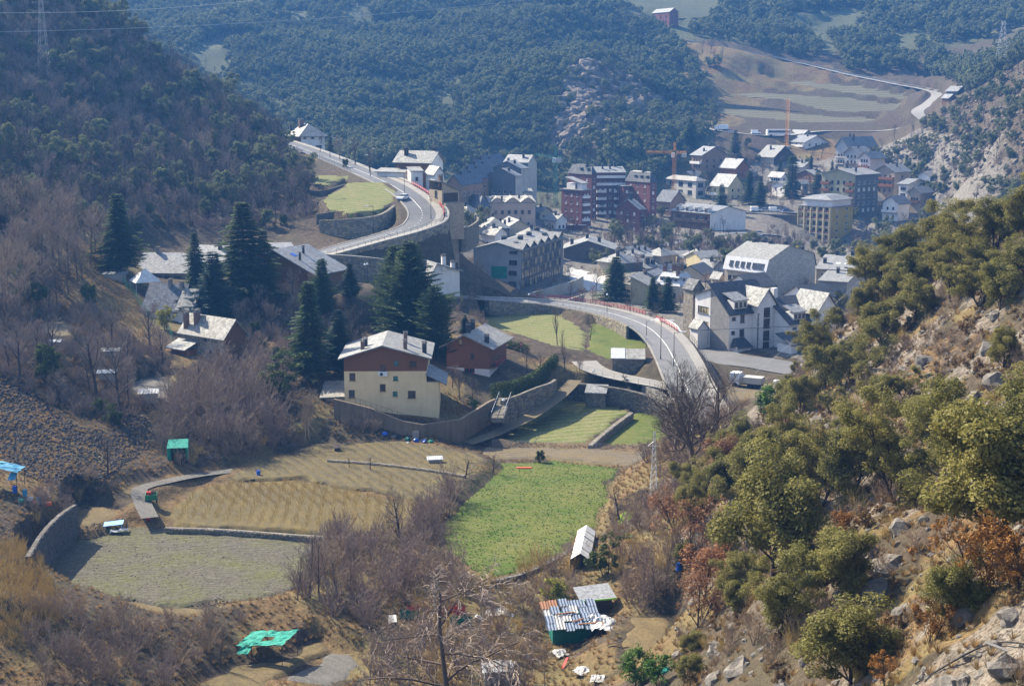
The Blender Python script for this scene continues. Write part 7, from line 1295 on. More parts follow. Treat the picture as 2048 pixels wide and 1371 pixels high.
# ---------------------------------------------------------------- walls
def resample(P, step):
    P = [Vector(p) for p in P]; out = [P[0]]
    for a, b in zip(P[:-1], P[1:]):
        n = max(1, int(round((b-a).length/step)))
        for k in range(1, n+1): out.append(a+(b-a)*k/n)
    return out
def wall(name, label, top, height, th, mat, stones=None, coping=None, smooth_=True, down=1.2):
    P = catmull(top, 1.2) if smooth_ and len(top) > 2 else resample(top, 1.2); e = empty(name, P[len(P)//2]-Vector((0, 0, height))); tag(e, label, 'wall'); O = e.location; n = len(P); m = MB(); F = []; B = []
    for i, p in enumerate(P):
        d = P[min(i+1, n-1)]-P[max(i-1, 0)]; d.z = 0; d.normalize(); s = Vector((d.y, -d.x, 0))
        if s.dot(Vector((0, 0, 0))-Vector((p.x, p.y, 0))) < 0: s = -s
        F.append((p+s*th/2-O, s)); B.append(p-s*th/2-O)
    hs = height if callable(height) else (lambda t: height)
    for i in range(n-1):
        a, b = F[i][0], F[i+1][0]; c, d = B[i], B[i+1]; h0 = hs(i/n)+down; z = Vector((0, 0, h0)); h1 = hs((i+1)/n)+down; z1 = Vector((0, 0, h1))
        m.face([a-z, b-z1, b, a]); m.face([c-z, c, d, d-z1]); m.face([a, b, d, c])
    for i in (0, n-1): h0 = hs(i/n)+down; z = Vector((0, 0, h0)); m.face([F[i][0]-z, F[i][0], B[i], B[i]-z])
    m.build('core', MATS[mat], e)
    if stones:
        sw, sh, smat = stones; r = random.Random(len(label)); q = MB(); mats = [MATS[x] for x in smat]; cum = [0]
        for i in range(n-1): cum.append(cum[-1]+(F[i+1][0]-F[i][0]).length)
        def pt(sv, zz, out):
            j = 0
            lo, hi = 0, n-2
            while lo < hi:
                md = (lo+hi+1)//2
                if cum[md] <= sv: lo = md
                else: hi = md-1
            t = (sv-cum[lo])/max(1e-6, cum[lo+1]-cum[lo]); a = F[lo][0].lerp(F[lo+1][0], t); return a+F[lo][1].lerp(F[lo+1][1], t)*out+Vector((0, 0, zz))
        zz = -0.03
        while zz > -hs(0.5)-0.6:
            h = sh*(0.75+0.5*r.random()); sv = -r.random()*sw*0.5
            while sv < cum[-1]:
                w = sw*(0.6+0.8*r.random()); a, b = max(0, sv+0.02), min(cum[-1], sv+w-0.02); hh = h*(0.85+0.15*r.random())
                if b-a > 0.12 and -zz < hs(a/cum[-1])+0.5:
                    o = 0.04+0.09*r.random(); g = 0.05; j = lambda k: k*(r.random()-0.5)
                    f = [pt(a+g, zz-hh+g+j(.05), o+j(.04)), pt(b-g, zz-hh+g+j(.05), o+j(.04)), pt(b-g, zz-g+j(.05), o+j(.04)), pt(a+g, zz-g+j(.05), o+j(.04))]; k = [pt(a, zz-hh+.02, -.02), pt(b, zz-hh+.02, -.02), pt(b, zz-.02, -.02), pt(a, zz-.02, -.02)]; mi = r.randrange(len(mats)); q.face(f, mi)
                    for x in range(4): q.face([k[x], k[(x+1) % 4], f[(x+1) % 4], f[x]], mi)
                sv += w
            zz -= h
        tag(q.build('stones', mats, e), kind='stuff')
    if coping:
        c = MB()
        for i in range(n-1):
            a, b, s0, s1 = F[i][0]+F[i][1]*0.08, F[i+1][0]+F[i+1][1]*0.08, B[i]-F[i][1]*0.08, B[i+1]-F[i+1][1]*0.08; u = Vector((0, 0, 0.14)); l = Vector((0, 0, 0.004)); c.face([a+u, b+u, s1+u, s0+u]); c.face([a+l, b+l, b+u, a+u]); c.face([s0+l, s0+u, s1+u, s1+l])
        c.build('coping', MATS[coping], e)
    return e
for i, c in enumerate([(0.20, 0.175, 0.13), (0.26, 0.235, 0.185), (0.16, 0.15, 0.13), (0.30, 0.24, 0.155), (0.12, 0.11, 0.1)]): plain('block%d' % i, c, 0.9, 0.2, var=0.3, scale=2.5)
BK = ['block0', 'block1', 'block2', 'block3']; BD = ['block4', 'block2', 'block0', 'block4']
def road_edge(k, i0, i1, off, dz=0.0, step=3):
    P = RL[k][1]; n = len(P); out = []
    for i in range(int(i0*n), int(i1*n), step):
        d = P[min(i+1, n-1)]-P[max(i-1, 0)]; d.z = 0; d.normalize(); s = Vector((d.y, -d.x, 0)); out.append(P[i]+s*off+Vector((0, 0, dz)))
    return out
wall('retaining_wall', 'big-block stone wall holding the green terrace inside the road bend', dpoly([(640,440,345),(700,437,341),(755,430,345),(786,412,355),(800,392,368),(800,375,382)]), 4.0, 0.8, 'rubble', (0.95, 0.6, BK))
wall('retaining_wall', 'tall stone wall carrying the outside of the road bend', road_edge(0, 0.55, 0.96, -6.1, 0.25), 5.4, 0.8, 'rubble', (0.9, 0.55, BK), 'slab_concrete')
wall('retaining_wall', 'lower stone wall with pale coping below the hill road', dpoly([(630,508,308),(700,512,309),(760,518,310),(800,528,312),(850,552,316)]), 4.6, 0.7, 'rubble', (0.8, 0.5, BK), 'slab_concrete')
wall('garden_wall', 'weathered concrete retaining wall in front of the cream chalet', [at(668,797,223), at(740,815,222), at(806,841,220), at(845,848,219), at(920,838,221), at(978,802,230), at(990,797,232)], 3.0, 0.5, 'concrete_old', None, None, False)
wall('garden_wall', 'stone wall between the stairs and the hedge', [at(1003,800,232), at(1033,790,235)], 3.4, 0.5, 'rubble', (0.6, 0.4, BK))
wall('garden_wall', 'stone wall under the tall clipped hedge along the track', [at(1034,790,236), at(1070,775,240), at(1100,765,245), at(1110,758,249)], 3.4, 0.5, 'rubble', (0.6, 0.4, BK))
wall('retaining_wall', 'dark rubble wall below the pale lane', [at(1138,764,257), at(1200,770,253), at(1260,780,250), at(1310,795,246), at(1345,815,241)], 3.8, 0.7, 'rubble_dark', (0.55, 0.35, BD))
wall('retaining_wall', 'low stone wall between meadow and valley road', road_edge(1, 0.23, 0.58, 3.9, 0.1), 2.2, 0.5, 'rubble', (0.6, 0.4, BK))
wall('retaining_wall', 'curved stone wall between barn and valley road', [at(1300,672,287), at(1312,694,276), at(1312,720,268), at(1298,752,260)], 3.0, 0.6, 'rubble', (0.6, 0.4, BK))
wall('terrace_wall', 'dark shaded terrace wall left of the ploughed field', [at(55,1112,151), at(85,1064,159), at(120,1028,166), at(150,1008,171)], 4.2, 0.5, 'rubble_dark', (0.55, 0.35, ['block4']))  # darkest block alone puts the shade into the stone colour
wall('dry_stone_wall', 'crumbling dry stone wall between the two lower fields', [atz(1263,824,-55.2), atz(1230,848,-55.2), atz(1200,872,-55.2), atz(1180,890,-55.2)], 1.0, 0.7, 'dry_stone', (0.5, 0.3, BK))
wall('terrace_wall', 'mossy wall along the near edge of the green field', [atz(950,1166,-54.8), atz(1040,1147,-54.8), atz(1110,1116,-54.8), atz(1165,1082,-54.8)], 1.8, 0.6, 'rubble_dark', (0.5, 0.3, BD))
wall('terrace_wall', 'low stone edging between vine rows and ploughed field', [atz(330,1054,-54.2), atz(450,1058,-54.2), atz(585,1068,-54.2), atz(690,1074,-54.2), atz(770,1074,-54.2)], 0.7, 0.5, 'dry_stone', (0.45, 0.3, BK))
wall('terrace_wall', 'stone edging in the middle of the vine terraces', [atz(655,918,-53.6), atz(760,926,-53.6), atz(860,938,-53.6), atz(930,950,-53.6)], 0.5, 0.4, 'dry_stone', (0.45, 0.3, ['block1', 'block3']))
wall('retaining_wall', 'grey stone wall above the river strip below the red brick blocks', [at(1130,467,536), at(1190,478,530), at(1260,482,524), at(1330,478,530)], 4.5, 0.8, 'rubble_dark')
wall('retaining_wall', 'long stone wall under the row of parked cars', [at(1490,424,598), at(1540,428,594), at(1600,430,590)], 4.0, 0.8, 'rubble_dark')
wall('retaining_wall', 'long rubble wall below the lowest far vineyard', [at(1390,234,770), at(1450,240,764), at(1560,250,756), at(1680,256,752), at(1800,252,752)], 4.5, 1.0, 'rubble')
wall('terrace_wall', 'dry wall at the edge of the middle far vineyard', [at(1420,204,790), at(1530,215,786), at(1640,228,778)], 3.5, 1.0, 'rubble')
wall('terrace_wall', 'dry wall at the edge of the upper far vineyard', [at(1480,182,816), at(1580,190,812), at(1690,200,806)], 3.5, 1.0, 'rubble')
wall('roadside_wall', 'long pale parapet along the mountain road', road_edge(6, 0.18, 0.78, -3.6, 0.9, 4), 1.2, 0.5, 'slab_concrete')
wall('roadside_wall', 'pale parapet wall at the bridge end beside the white shed', [at(1312,636,307), at(1335,640,303), at(1352,650,297), at(1364,668,288)], 2.4, 0.35, 'white_wall')
wall('yard_wall', 'grey block wall round the yard below the hotel', [at(1042,590,378), at(1090,578,386), at(1150,560,398), at(1166,552,404)], 3.6, 0.4, 'block_grey', None, None, False)
wall('yard_wall', 'low rubble platform wall beside the hotel yard', [at(1080,612,356), at(1130,600,364), at(1168,588,372)], 3.0, 0.4, 'block_grey', None, None, False)
wall('curved_wall', 'round stone terrace wall below the brown house at the bend', [at(905,450,362), at(930,455,358), at(955,440,372), at(950,425,388)], 5.0, 0.5, 'rubble')
wall('terrace_wall', 'short dark dry wall across the upper hill road terrace', [at(634,404,362), at(662,400,362), at(692,397,363)], 1.6, 0.5, 'rubble_dark'); wall('terrace_wall', 'longer dry wall across the lower hill road terrace', [at(632,428,348), at(690,420,350), at(745,411,354)], 1.5, 0.5, 'rubble_dark'); wall('terrace_wall', 'dry wall under the small upper terrace of the hill road', [at(605,376,388), at(640,382,382), at(690,368,390)], 1.8, 0.5, 'rubble_dark')
# ---------------------------------------------------------------- stairs and steps
def steps(name, label, a, b, w, n, mat, rail=True):
    a, b = Vector(a), Vector(b); d = b-a; L = math.hypot(d.x, d.y); e = empty(name, a, math.atan2(d.y, d.x)); tag(e, label, 'stairs')
    for i in range(n):
        m = MB(); z = d.z*(i+1)/n; m.box(L*i/n, L*(i+1)/n+0.02, -w/2, w/2, min(z, 0)-0.7 if d.z > 0 else z-0.5, z); m.build('step', MATS[mat], e)
    if rail:
        for s in (-1, 1):
            m = MB(); m.tube((0, s*w/2, 0.95), (L, s*w/2, d.z+0.95), 0.05)
            for k in range(6): t = k/5; m.tube((L*t, s*w/2, d.z*t-0.3), (L*t, s*w/2, d.z*t+0.95), 0.035)
            m.build('handrail', MATS['metal_grey'], e)
steps('stone_stairs', 'straight stone stairs with pale handrails beside the garden wall', at(995,836,225), at(1010,795,236), 2.0, 14, 'rubble')
steps('lane_steps', 'row of pale steps at the end of the pale lane', at(1345,806,240), at(1292,766,252), 1.6, 12, 'pavement', False)
# ---------------------------------------------------------------- guard rails, fences
def rail(name, label, P, h, mats, post=2.0, bars=(0.95, 0.5), r=0.05, cat='railing'):
    P = resample(P, post); e = empty(name, P[0]); tag(e, label, cat); O = P[0]
    for i, p in enumerate(P): m = MB(); m.tube(p-O-Vector((0, 0, 0.4)), p-O+Vector((0, 0, h)), r, n=4); m.build('post', MATS[mats[0]], e)
    for b in bars: m = MB(); m.path([p-O+Vector((0, 0, b*h)) for p in P], r*0.8, 4); m.build('rail', MATS[mats[-1]], e)
    return e
rail('guard_rail', 'red and white guard rail on the outside of the road bend', road_edge(0, 0.62, 0.84, -5.4, 0.2), 0.9, ('red_paint',), 1.8, (0.95, 0.55), 0.1)
rail('guard_rail', 'red railing along the bridge in front of the spruces', road_edge(1, 0.30, 0.50, -5.2, 0.2), 0.95, ('red_paint',), 1.5, (0.95, 0.5), 0.085)
rail('guard_rail', 'short red railing at the curve before the white parapet', road_edge(1, 0.52, 0.63, -4.6, 0.2), 0.9, ('red_paint',), 1.5, (0.95, 0.5), 0.085)
rail('fence', 'grey pipe fence on the meadow side of the valley road', road_edge(1, 0.25, 0.72, 3.8, 0.2), 1.0, ('metal_grey',), 2.2, (0.95, 0.5), 0.04, 'fence')
rail('fence', 'dark railing on the terrace side of the hill road', road_edge(0, 0.28, 0.5, 3.9, 0.4), 1.2, ('metal_dark',), 1.5, (0.95, 0.5), 0.05, 'fence')
rail('fence', 'dark railing on the outer edge of the lower hill road', road_edge(0, 0.8, 0.97, -5.6, 0.3), 1.0, ('metal_dark',), 2.0, (0.95, 0.5), 0.045, 'fence')
rail('fence', 'dark fence along the school side of the valley road', road_edge(1, 0.66, 0.98, -5.4, 0.1), 1.6, ('metal_dark',), 2.0, (0.98, 0.6, 0.2), 0.045, 'fence')
rail('fence', 'thin railing along the edge of the pale lane', [p+Vector((0, 0, 0.1)) for p in road_edge(2, 0.15, 0.9, 2.7)], 1.0, ('metal_grey',), 2.5, (0.95, 0.5), 0.035, 'fence')
rail('fence', 'thin railing on the concrete garden wall of the chalet', [at(700,803,222.5), at(806,839,220), at(845,846,219)], 1.0, ('metal_dark',), 0.9, (0.98,), 0.022, 'fence')
rail('fence', 'wire fence around the white sports ground', dpoly([(1170,600,398), (1215,598,398), (1226,572,416)]), 4.0, ('metal_pale',), 2.5, (0.98, 0.5), 0.03, 'fence')
def mesh_fence(name, label, P, h, mat, post=2.5):
    P = [Vector((p.x, p.y, gz(p.x, p.y))) for p in resample(P, post)]; e = empty(name, P[0]); tag(e, label, 'fence'); O = P[0]
    for p in P: m = MB(); m.tube(p-O-Vector((0, 0, 0.3)), p-O+Vector((0, 0, h)), 0.035, n=4); m.build('post', MATS[mat], e)
    for a, b in zip(P[:-1], P[1:]):
        m = MB(); n = 8
        for k in range(n+1): t = k/n; q = (a-O).lerp(b-O, t); m.tube(q+Vector((0, 0, 0.05)), q+Vector((0, 0, h-0.05)), 0.008, n=3, cap=False)
        for k in range(6): z = Vector((0, 0, 0.08+(h-0.16)*k/5)); m.tube(a-O+z, b-O+z, 0.008, n=3, cap=False)
        m.build('mesh_panel', MATS[mat], e)
mesh_fence('wire_fence', 'green wire fence climbing the dry slope by the blue slate house', [hit(345,680,150), hit(335,660,150), hit(290,630,150), hit(255,580,150), hit(230,530,150), hit(214,500,150)], 1.8, 'net_green')
mesh_fence('wire_fence', 'grey wire fence at the end of the garden strip', [hit(1265,945,150), hit(1285,925,150), hit(1310,900,150)], 1.8, 'metal_grey')
mesh_fence('wire_fence', 'thin wire fence along the lower field edge', [hit(985,893,150), hit(1100,896,150), hit(1200,899,150), hit(1300,903,150)], 1.2, 'metal_grey', 4)
mesh_fence('wire_fence', 'thin fence above the dark terrace wall', [at(40,1040,166), at(100,1000,172), at(140,985,176)], 1.6, 'metal_grey')
# ---------------------------------------------------------------- street lamps, signs, poles
def lamp(px, py, D, h, label, arm=1.2, az=0.0, globe=False):
    p = at(px, py, D); e = empty('street_lamp', (p.x, p.y, gz(p.x, p.y)), az); tag(e, label, 'street lamp'); m = MB(); m.tube((0, 0, -0.3), (0, 0, h), 0.08, 0.05, 6); m.tube((0, 0, 0), (0, 0, 0.9), 0.13, 0.11, 6); m.build('pole', MATS['metal_dark'], e); m = MB()
    if globe:
        m.tube((0, 0, h), (0, 0, h+0.12), 0.12, 0.26, 8); m.tube((0, 0, h+0.12), (0, 0, h+0.42), 0.26, 0.1, 8)
    else:
        a = MB(); a.tube((0, 0, h-0.15), (arm, 0, h), 0.035, 0.03, 5); a.build('arm', MATS['metal_dark'], e); m.slab([(arm-0.1, -0.16, h+0.12), (arm+0.75, -0.16, h+0.1), (arm+0.75, 0.16, h+0.1), (arm-0.1, 0.16, h+0.12)], 0.14)
    m.build('lamp_head', MATS['lamp_white'], e)
for a in [(1058,611,334,4.2,'globe street lamp on the bridge near the hotel trees',0,0,True),(1214,633,322,5.2,'street lamp before the wide spruce on the bridge',0,0,True),(1293,672,286,6,'street lamp at the meadow corner of the valley road',1,0.2),(1321,728,264,7.5,'tall dark lamp with arm beside the barn wall',1.6,0.0),(1347,745,259,6.5,'dark lamp post near the road end',1.4,0.1),(1186,752,259,3.2,'short lamp at the turn of the pale lane',0,0,True),(1007,800,232,4.2,'globe lamp above the stone stairs',0,0,True),(738,345,422,6,'thin lamp on the upper hill road',1,0),(741,362,402,6,'lamp beside the hedge on the hill road',1,2.5),(809,400,366,6,'dark lamp behind the white car on the bend',1.2,0.2),(747,466,337,6.5,'lamp before the big-block terrace wall',1.2,2.8),(862,440,345,5,'slim lamp on the outer pavement of the bend',0.6,2.0),(660,318,444,6,'thin lamp near the hilltop villa',1,0),(730,545,304,4.5,'globe lamp on the lower road behind the cedar',0,0,True),(735,560,302,4.5,'second globe lamp on the lower road',0,0,True),(1440,470,543,6,'lamp beside the white-ended lodge',1,0)]: lamp(*a)
def sign(px, py, D, h, label, mat, r=0.35):
    p = at(px, py, D); e = empty('road_sign', (p.x, p.y, gz(p.x, p.y))); tag(e, label, 'sign'); m = MB(); m.tube((0, 0, -0.3), (0, 0, h), 0.035, n=5); m.build('post', MATS['metal_grey'], e); m = MB(); m.tube((0, -0.06, h), (0, -0.03, h), r, n=14); k = m.build('disc', MATS[mat], e)
    m = MB(); m.box(-r*0.6, r*0.6, -0.065, -0.0605, h-0.06, h+0.06) if mat == 'red_paint' else m.tube((0, -0.066, h), (0, -0.0605, h), r*0.7, n=14); m.build('emblem', MATS['white_paint' if mat == 'red_paint' else 'metal_grey'], k)
sign(1042, 712, 262, 2.8, 'round red road sign behind the clipped hedge', 'red_paint'); sign(1212, 762, 256, 2.4, 'round grey-backed road sign on the pale lane', 'metal_dark', 0.3); sign(1172, 708, 272, 2.0, 'small round red sign by the meadow gate', 'red_paint', 0.25)
# ---------------------------------------------------------------- vehicles
_vm = {}
def car(px, py, D, rz, mat, label, L=4.2, W=1.75, Hh=1.45, van=False, z=None, group=None):
    p = at(px, py, D); e = empty('parked_car' if not van else 'parked_van', (p.x, p.y, (gz(p.x, p.y) if z is None else z)+0.06), rz); tag(e, label, 'car' if not van else 'van', group)
    k = (L, W, Hh, van)
    if k not in _vm:
        b = MB(); prof = [(-L/2, 0.3), (-L/2, 0.75), (-L/2+0.15, 0.88), (L/2-0.95 if van else L/2-1.15, 0.92), (L/2-0.1, 0.75), (L/2, 0.55), (L/2, 0.3)]
        if van: prof = [(-L/2, 0.3), (-L/2, Hh-0.1), (-L/2+0.15, Hh), (L/2-1.5, Hh), (L/2-0.75, 0.95), (L/2-0.1, 0.8), (L/2, 0.5), (L/2, 0.3)]
        n = len(prof)
        for i in range(n): a, c = prof[i], prof[(i+1) % n]; b.face([(a[0], -W/2, a[1]), (c[0], -W/2, c[1]), (c[0], W/2, c[1]), (a[0], W/2, a[1])])
        b.face([(x, -W/2, z) for x, z in reversed(prof)]); b.face([(x, W/2, z) for x, z in prof]); g = MB()
        if van: g.face([(L/2-1.47, -W/2-0.005, Hh-0.1), (L/2-1.47, -W/2-0.005, 1.0), (L/2-0.85, -W/2-0.005, 1.0)]); g.face([(L/2-1.4, -W/2+0.1, Hh-0.03), (L/2-0.74, -W/2+0.1, 1.0), (L/2-0.74, W/2-0.1, 1.0), (L/2-1.4, W/2-0.1, Hh-0.03)]); g.face([(-L/2-0.006, W/2-0.2, Hh-0.3), (-L/2-0.006, W/2-0.2, 1.0), (-L/2-0.006, -W/2+0.2, 1.0), (-L/2-0.006, -W/2+0.2, Hh-0.3)]); rf = None
        else:
            a0, a1, t0, t1, i = -L/2+0.25, L/2-1.15, -L/2+0.75, L/2-1.85, 0.16; q = [(a0, -W/2+.06, .9), (a1, -W/2+.06, .93), (a1, W/2-.06, .93), (a0, W/2-.06, .9)]; t = [(t0, -W/2+i+.06, Hh-.06), (t1, -W/2+i+.06, Hh-.06), (t1, W/2-i-.06, Hh-.06), (t0, W/2-i-.06, Hh-.06)]
            for j in range(4): g.face([q[j], q[(j+1) % 4], t[(j+1) % 4], t[j]])
            rf = MB(); rf.slab([(x, y, Hh) for x, y, _ in t], 0.055)
        w = MB(); w.tube((0, -0.1, 0), (0, 0.1, 0), 0.32, n=12); hb = MB(); hb.tube((0, -0.112, 0), (0, 0.112, 0), 0.18, n=8); l = MB(); l.box(-0.03, 0.02, -0.18, 0.18, -0.07, 0.07)
        _vm[k] = (b.mesh('body', MATS['car_white']), g.mesh('windows', MATS['car_glass']), rf.mesh('roof', MATS['car_white']) if rf else None, w.mesh('wheel', MATS['rubber']), hb.mesh('hub', MATS['metal_grey']), l.mesh('headlight', MATS['lamp_white']))
    b, g, rf, w, hb, l = _vm[k]
    def cm(me): key = (me.name, mat); _vm.setdefault(key, me.copy()); _vm[key].materials[0] = MATS[mat]; return _vm[key]
    mobj('body', cm(b), e); mobj('windows', g, e)
    if rf: mobj('roof', cm(rf), e)
    for sx in (-1, 1):
        for sy in (-1, 1): o = mobj('wheel', w, e, (sx*(L/2-0.8), sy*(W/2-0.08), 0.3)); mobj('hub', hb, o)
    for sy in (-1, 1): mobj('headlight', l, e, (L/2+0.005, sy*(W/2-0.3), 0.62))
    return e
o = car(806, 400, 362, D2R(-112), 'car_white', 'white car driving down round the hill road bend'); o.name = 'car'
car(1512, 416, 601, 0.1, 'car_white', 'white van leftmost in the row of parked cars', 4.6, 1.9, 1.9, True); car(1532, 417, 601, 0.1, 'car_silver', 'silver car second in the row of parked cars'); car(1549, 417, 601, 0.1, 'car_white', 'white van third in the row of parked cars', 4.6, 1.9, 1.9, True); car(1575, 419, 601, 0.1, 'car_blue', 'blue car rightmost in the row of parked cars')
car(1520, 458, 550, 0.3, 'car_dark', 'dark car beside the white-ended lodge'); car(1545, 457, 550, 0.3, 'car_silver', 'silver car right of the dark one beside the lodge'); car(1524, 470, 540, 0.2, 'car_silver', 'silver car alone on the gravel below the lodge')
car(1512, 258, 730, 0.05, 'car_white', 'white van on the far quarry road', 4.8, 1.9, 2.0, True); car(1462, 259, 733, 0.2, 'car_silver', 'silver car beside the far white truck'); car(1436, 357, 668, 0.2, 'car_white', 'white car under the red boarded villa'); car(1335, 465, 545, 0.1, 'car_white', 'white car left of the long lodge')
def truck(px, py, D, rz, label, L=7, dark=False):
    p = at(px, py, D); e = empty('truck', (p.x, p.y, gz(p.x, p.y)+0.06), rz); tag(e, label, 'truck')
    m = MB(); m.box(-L/2, L/2-2.0, -1.2, 1.2, 0.95, 2.1 if dark else 3.3); m.build('load_bed', MATS['concrete' if dark else 'car_white'], e); m = MB(); m.box(-L/2, L/2-0.2, -0.5, 0.5, 0.6, 0.94); m.build('chassis', MATS['metal_dark'], e)
    m = MB(); m.box(L/2-1.9, L/2, -1.15, 1.15, 0.6, 2.7); c = m.build('cab', MATS['car_white'], e); m = MB(); m.box(L/2, L/2+0.02, -1.0, 1.0, 1.6, 2.45); m.box(L/2-1.3, L/2-0.2, -1.17, -1.151, 1.6, 2.4); m.build('windscreen', MATS['car_glass'], c)
    for x in (-L/2+1, -L/2+2.2, L/2-1):
        for y in (-1.05, 1.05): m = MB(); m.tube((x, y-0.14, 0.5), (x, y+0.14, 0.5), 0.5, n=12); m.build('wheel', MATS['rubber'], e)
truck(1443, 254, 735, 3.0, 'white box truck on the far quarry road'); truck(1556, 792, 246, 1.25, 'white tipper truck parked at the foot of the oak slope', 6.5, True); truck(1494, 765, 256, 2.7, 'white flatbed truck behind the large bare trees', 6.0, True)
p = at(1556, 273, 726); e = empty('coach', (p.x, p.y, gz(p.x, p.y)+0.05), 0.12); tag(e, 'white coach parked beside the orange mast', 'bus'); m = MB(); m.box(-6, 6, -1.25, 1.25, 0.5, 3.3); m.build('body', MATS['car_white'], e); m = MB(); m.box(-5.4, 5.6, -1.27, -1.251, 1.6, 2.7); m.box(6.0, 6.02, -1.1, 1.1, 1.4, 2.9); m.build('windows', MATS['car_glass'], e)
for x in (-3.8, 3.8):
    for y in (-1.15, 1.15): m = MB(); m.tube((x, y-0.13, 0.5), (x, y+0.13, 0.5), 0.5, n=12); m.build('wheel', MATS['rubber'], e)
# ---------------------------------------------------------------- cranes, lattice masts, power lines
def lattice(mb, a, b, w, r, n, mat=0):
    a, b = Vector(a), Vector(b); d = (b-a).normalized(); s = d.orthogonal().normalized(); t = d.cross(s); C = lambda q, k: q+(s*((k in (1, 2))*2-1)+t*((k > 1)*2-1))*w/2
    for k in range(4): mb.tube(C(a, k), C(b, k), r, n=4, mat=mat)
    for i in range(n):
        p, q = a.lerp(b, i/n), a.lerp(b, (i+1)/n)
        for k in range(4): mb.tube(C(p, k), C(q, (k+1) % 4), r*0.7, n=3, mat=mat, cap=False)
def crane(px, py, D, h, jib, back, rz, mat, label, tilt=0.0):
    p = at(px, py, D); e = empty('tower_crane', (p.x, p.y, gz(p.x, p.y)), rz); tag(e, label, 'crane'); m = MB(); lattice(m, (0, 0, -0.5), (0, 0, h), 1.2, 0.07, 14); m.build('mast', MATS[mat], e); m = MB(); lattice(m, (0.7, 0, h+0.6), (jib, 0, h+0.6+jib*tilt), 0.9, 0.05, 16); m.build('jib', MATS[mat], e); m = MB(); lattice(m, (-0.7, 0, h+0.6), (-back, 0, h+0.6-back*tilt), 0.9, 0.05, 6); m.build('counter_jib', MATS[mat], e)
    m = MB(); lattice(m, (0, 0, h+1.2), (0, 0, h+5), 0.6, 0.08, 4); m.build('peak', MATS[mat], e); m = MB(); m.box(-back, -back+2.2, -0.7, 0.7, h-1.6, h+0.2); m.build('counterweight', MATS['concrete'], e); m = MB(); m.tube((0, 0, h+5), (jib*0.7, 0, h+1.1+jib*0.7*tilt), 0.05, n=3); m.tube((0, 0, h+5), (-back+0.8, 0, h+1), 0.05, n=3); m.build('stay_rod', MATS['metal_dark'], e); m = MB(); m.box(0.3, 1.6, -1.8, -0.6, h-1.8, h+0.3); m.build('cab', MATS['white_paint'], e)
crane(1347, 405, 636, 22, 13, 5.5, math.pi-0.35, 'orange_crane', 'orange tower crane over the unfinished house'); crane(1111, 400, 610, 20, 9, 2.5, math.pi-0.25, 'green_crane', 'green tower crane in front of the cliff', 0.15)
p = at(1573, 295, 715); e = empty('crane_mast', (p.x, p.y, gz(p.x, p.y))); tag(e, 'thin orange lattice mast beside the cream balconied house', 'crane'); m = MB(); lattice(m, (0, 0, -0.5), (0, 0, 24), 1.2, 0.09, 16); m.build('mast', MATS['orange_crane'], e); m = MB(); m.box(-1.4, 1.4, -1.4, 1.4, -0.4, 0.5); m.build('base', MATS['concrete'], e)
def pylon(p, h, w, label, arms=3, mat='metal_pale', r=0.05):
    e = empty('power_pylon', p); tag(e, label, 'pylon'); m = MB(); n = 10
    for i in range(n):
        w0, w1 = w*(1-0.8*i/n), w*(1-0.8*(i+1)/n); z0, z1 = h*i/n-0.5, h*(i+1)/n-0.5; C = lambda ww, z: [(-ww/2, -ww/2, z), (ww/2, -ww/2, z), (ww/2, ww/2, z), (-ww/2, ww/2, z)]; a, b = C(w0, z0), C(w1, z1)
        for k in range(4): m.tube(a[k], b[k], r, n=4); m.tube(a[k], b[(k+1) % 4], r*0.6, n=3, cap=False); m.tube(a[(k+1) % 4], b[k], r*0.6, n=3, cap=False)
    m.build('mast', MATS[mat], e)
    for i in range(arms): z = h*(0.72+0.1*i); q = MB(); q.tube((-w*0.9, 0, z), (w*0.9, 0, z), r, n=4); q.tube((-w*0.9, 0, z), (0, 0, z+0.7), r*0.7, n=3); q.tube((w*0.9, 0, z), (0, 0, z+0.7), r*0.7, n=3); q.build('cross_arm', MATS[mat], e)
q = hit(1307, 985, 120); pylon(q, 8.5, 0.9, 'slim lattice mast at the corner of the green field', 1, 'metal_pale', 0.035); q = at(2003, 120, 700); pylon((q.x, q.y, gz(q.x, q.y)), 26, 6, 'large lattice pylon on the far right slope', 3); q = at(88, 120, 425); pylon((q.x, q.y, gz(q.x, q.y)), 26, 3, 'tall lattice pylon on the wooded left hill', 2, 'metal_grey', 0.03)
def cable(label, pts, r, mat='metal_pale', name='power_line', sag=0.0):
    P = catmull(pts, 4.0 if len(pts) > 2 else 8) if len(pts) > 2 else [Vector(pts[0]).lerp(Vector(pts[1]), k/24)-Vector((0, 0, sag*4*(k/24)*(1-k/24))) for k in range(25)]; m = MB(); m.path([p-P[0] for p in P], r, 4); o = m.build(name, MATS[mat], None, P[0]); tag(o, label, 'cable' if name != 'hose' else 'hose')
cable('upper power line crossing the wooded hill at the top', [at(-120,24,300), at(560,-6,380)], 0.04, sag=1.5); cable('lower power line crossing the wooded mountain at the top', [at(-120,66,300), at(1120,-8,420)], 0.045, sag=2.0)
cable('dark overhead cable in front of the school', [at(1402,660,292), at(1520,655,285), at(1600,652,286)], 0.06, 'metal_dark'); cable('thin wire from the school yard to the oak slope', [at(1400,830,258), at(1720,560,300)], 0.02, sag=1)
cable('black hose lying over the rocks at the lower right corner', [hit(1830,1371,38)+Vector((0,0,.12)), hit(1900,1335,38)+Vector((0,0,.25)), hit(1960,1305,38)+Vector((0,0,.3)), hit(2010,1293,38)+Vector((0,0,.25)), hit(2060,1296,38)+Vector((0,0,.15))], 0.045, 'rubber', 'hose')
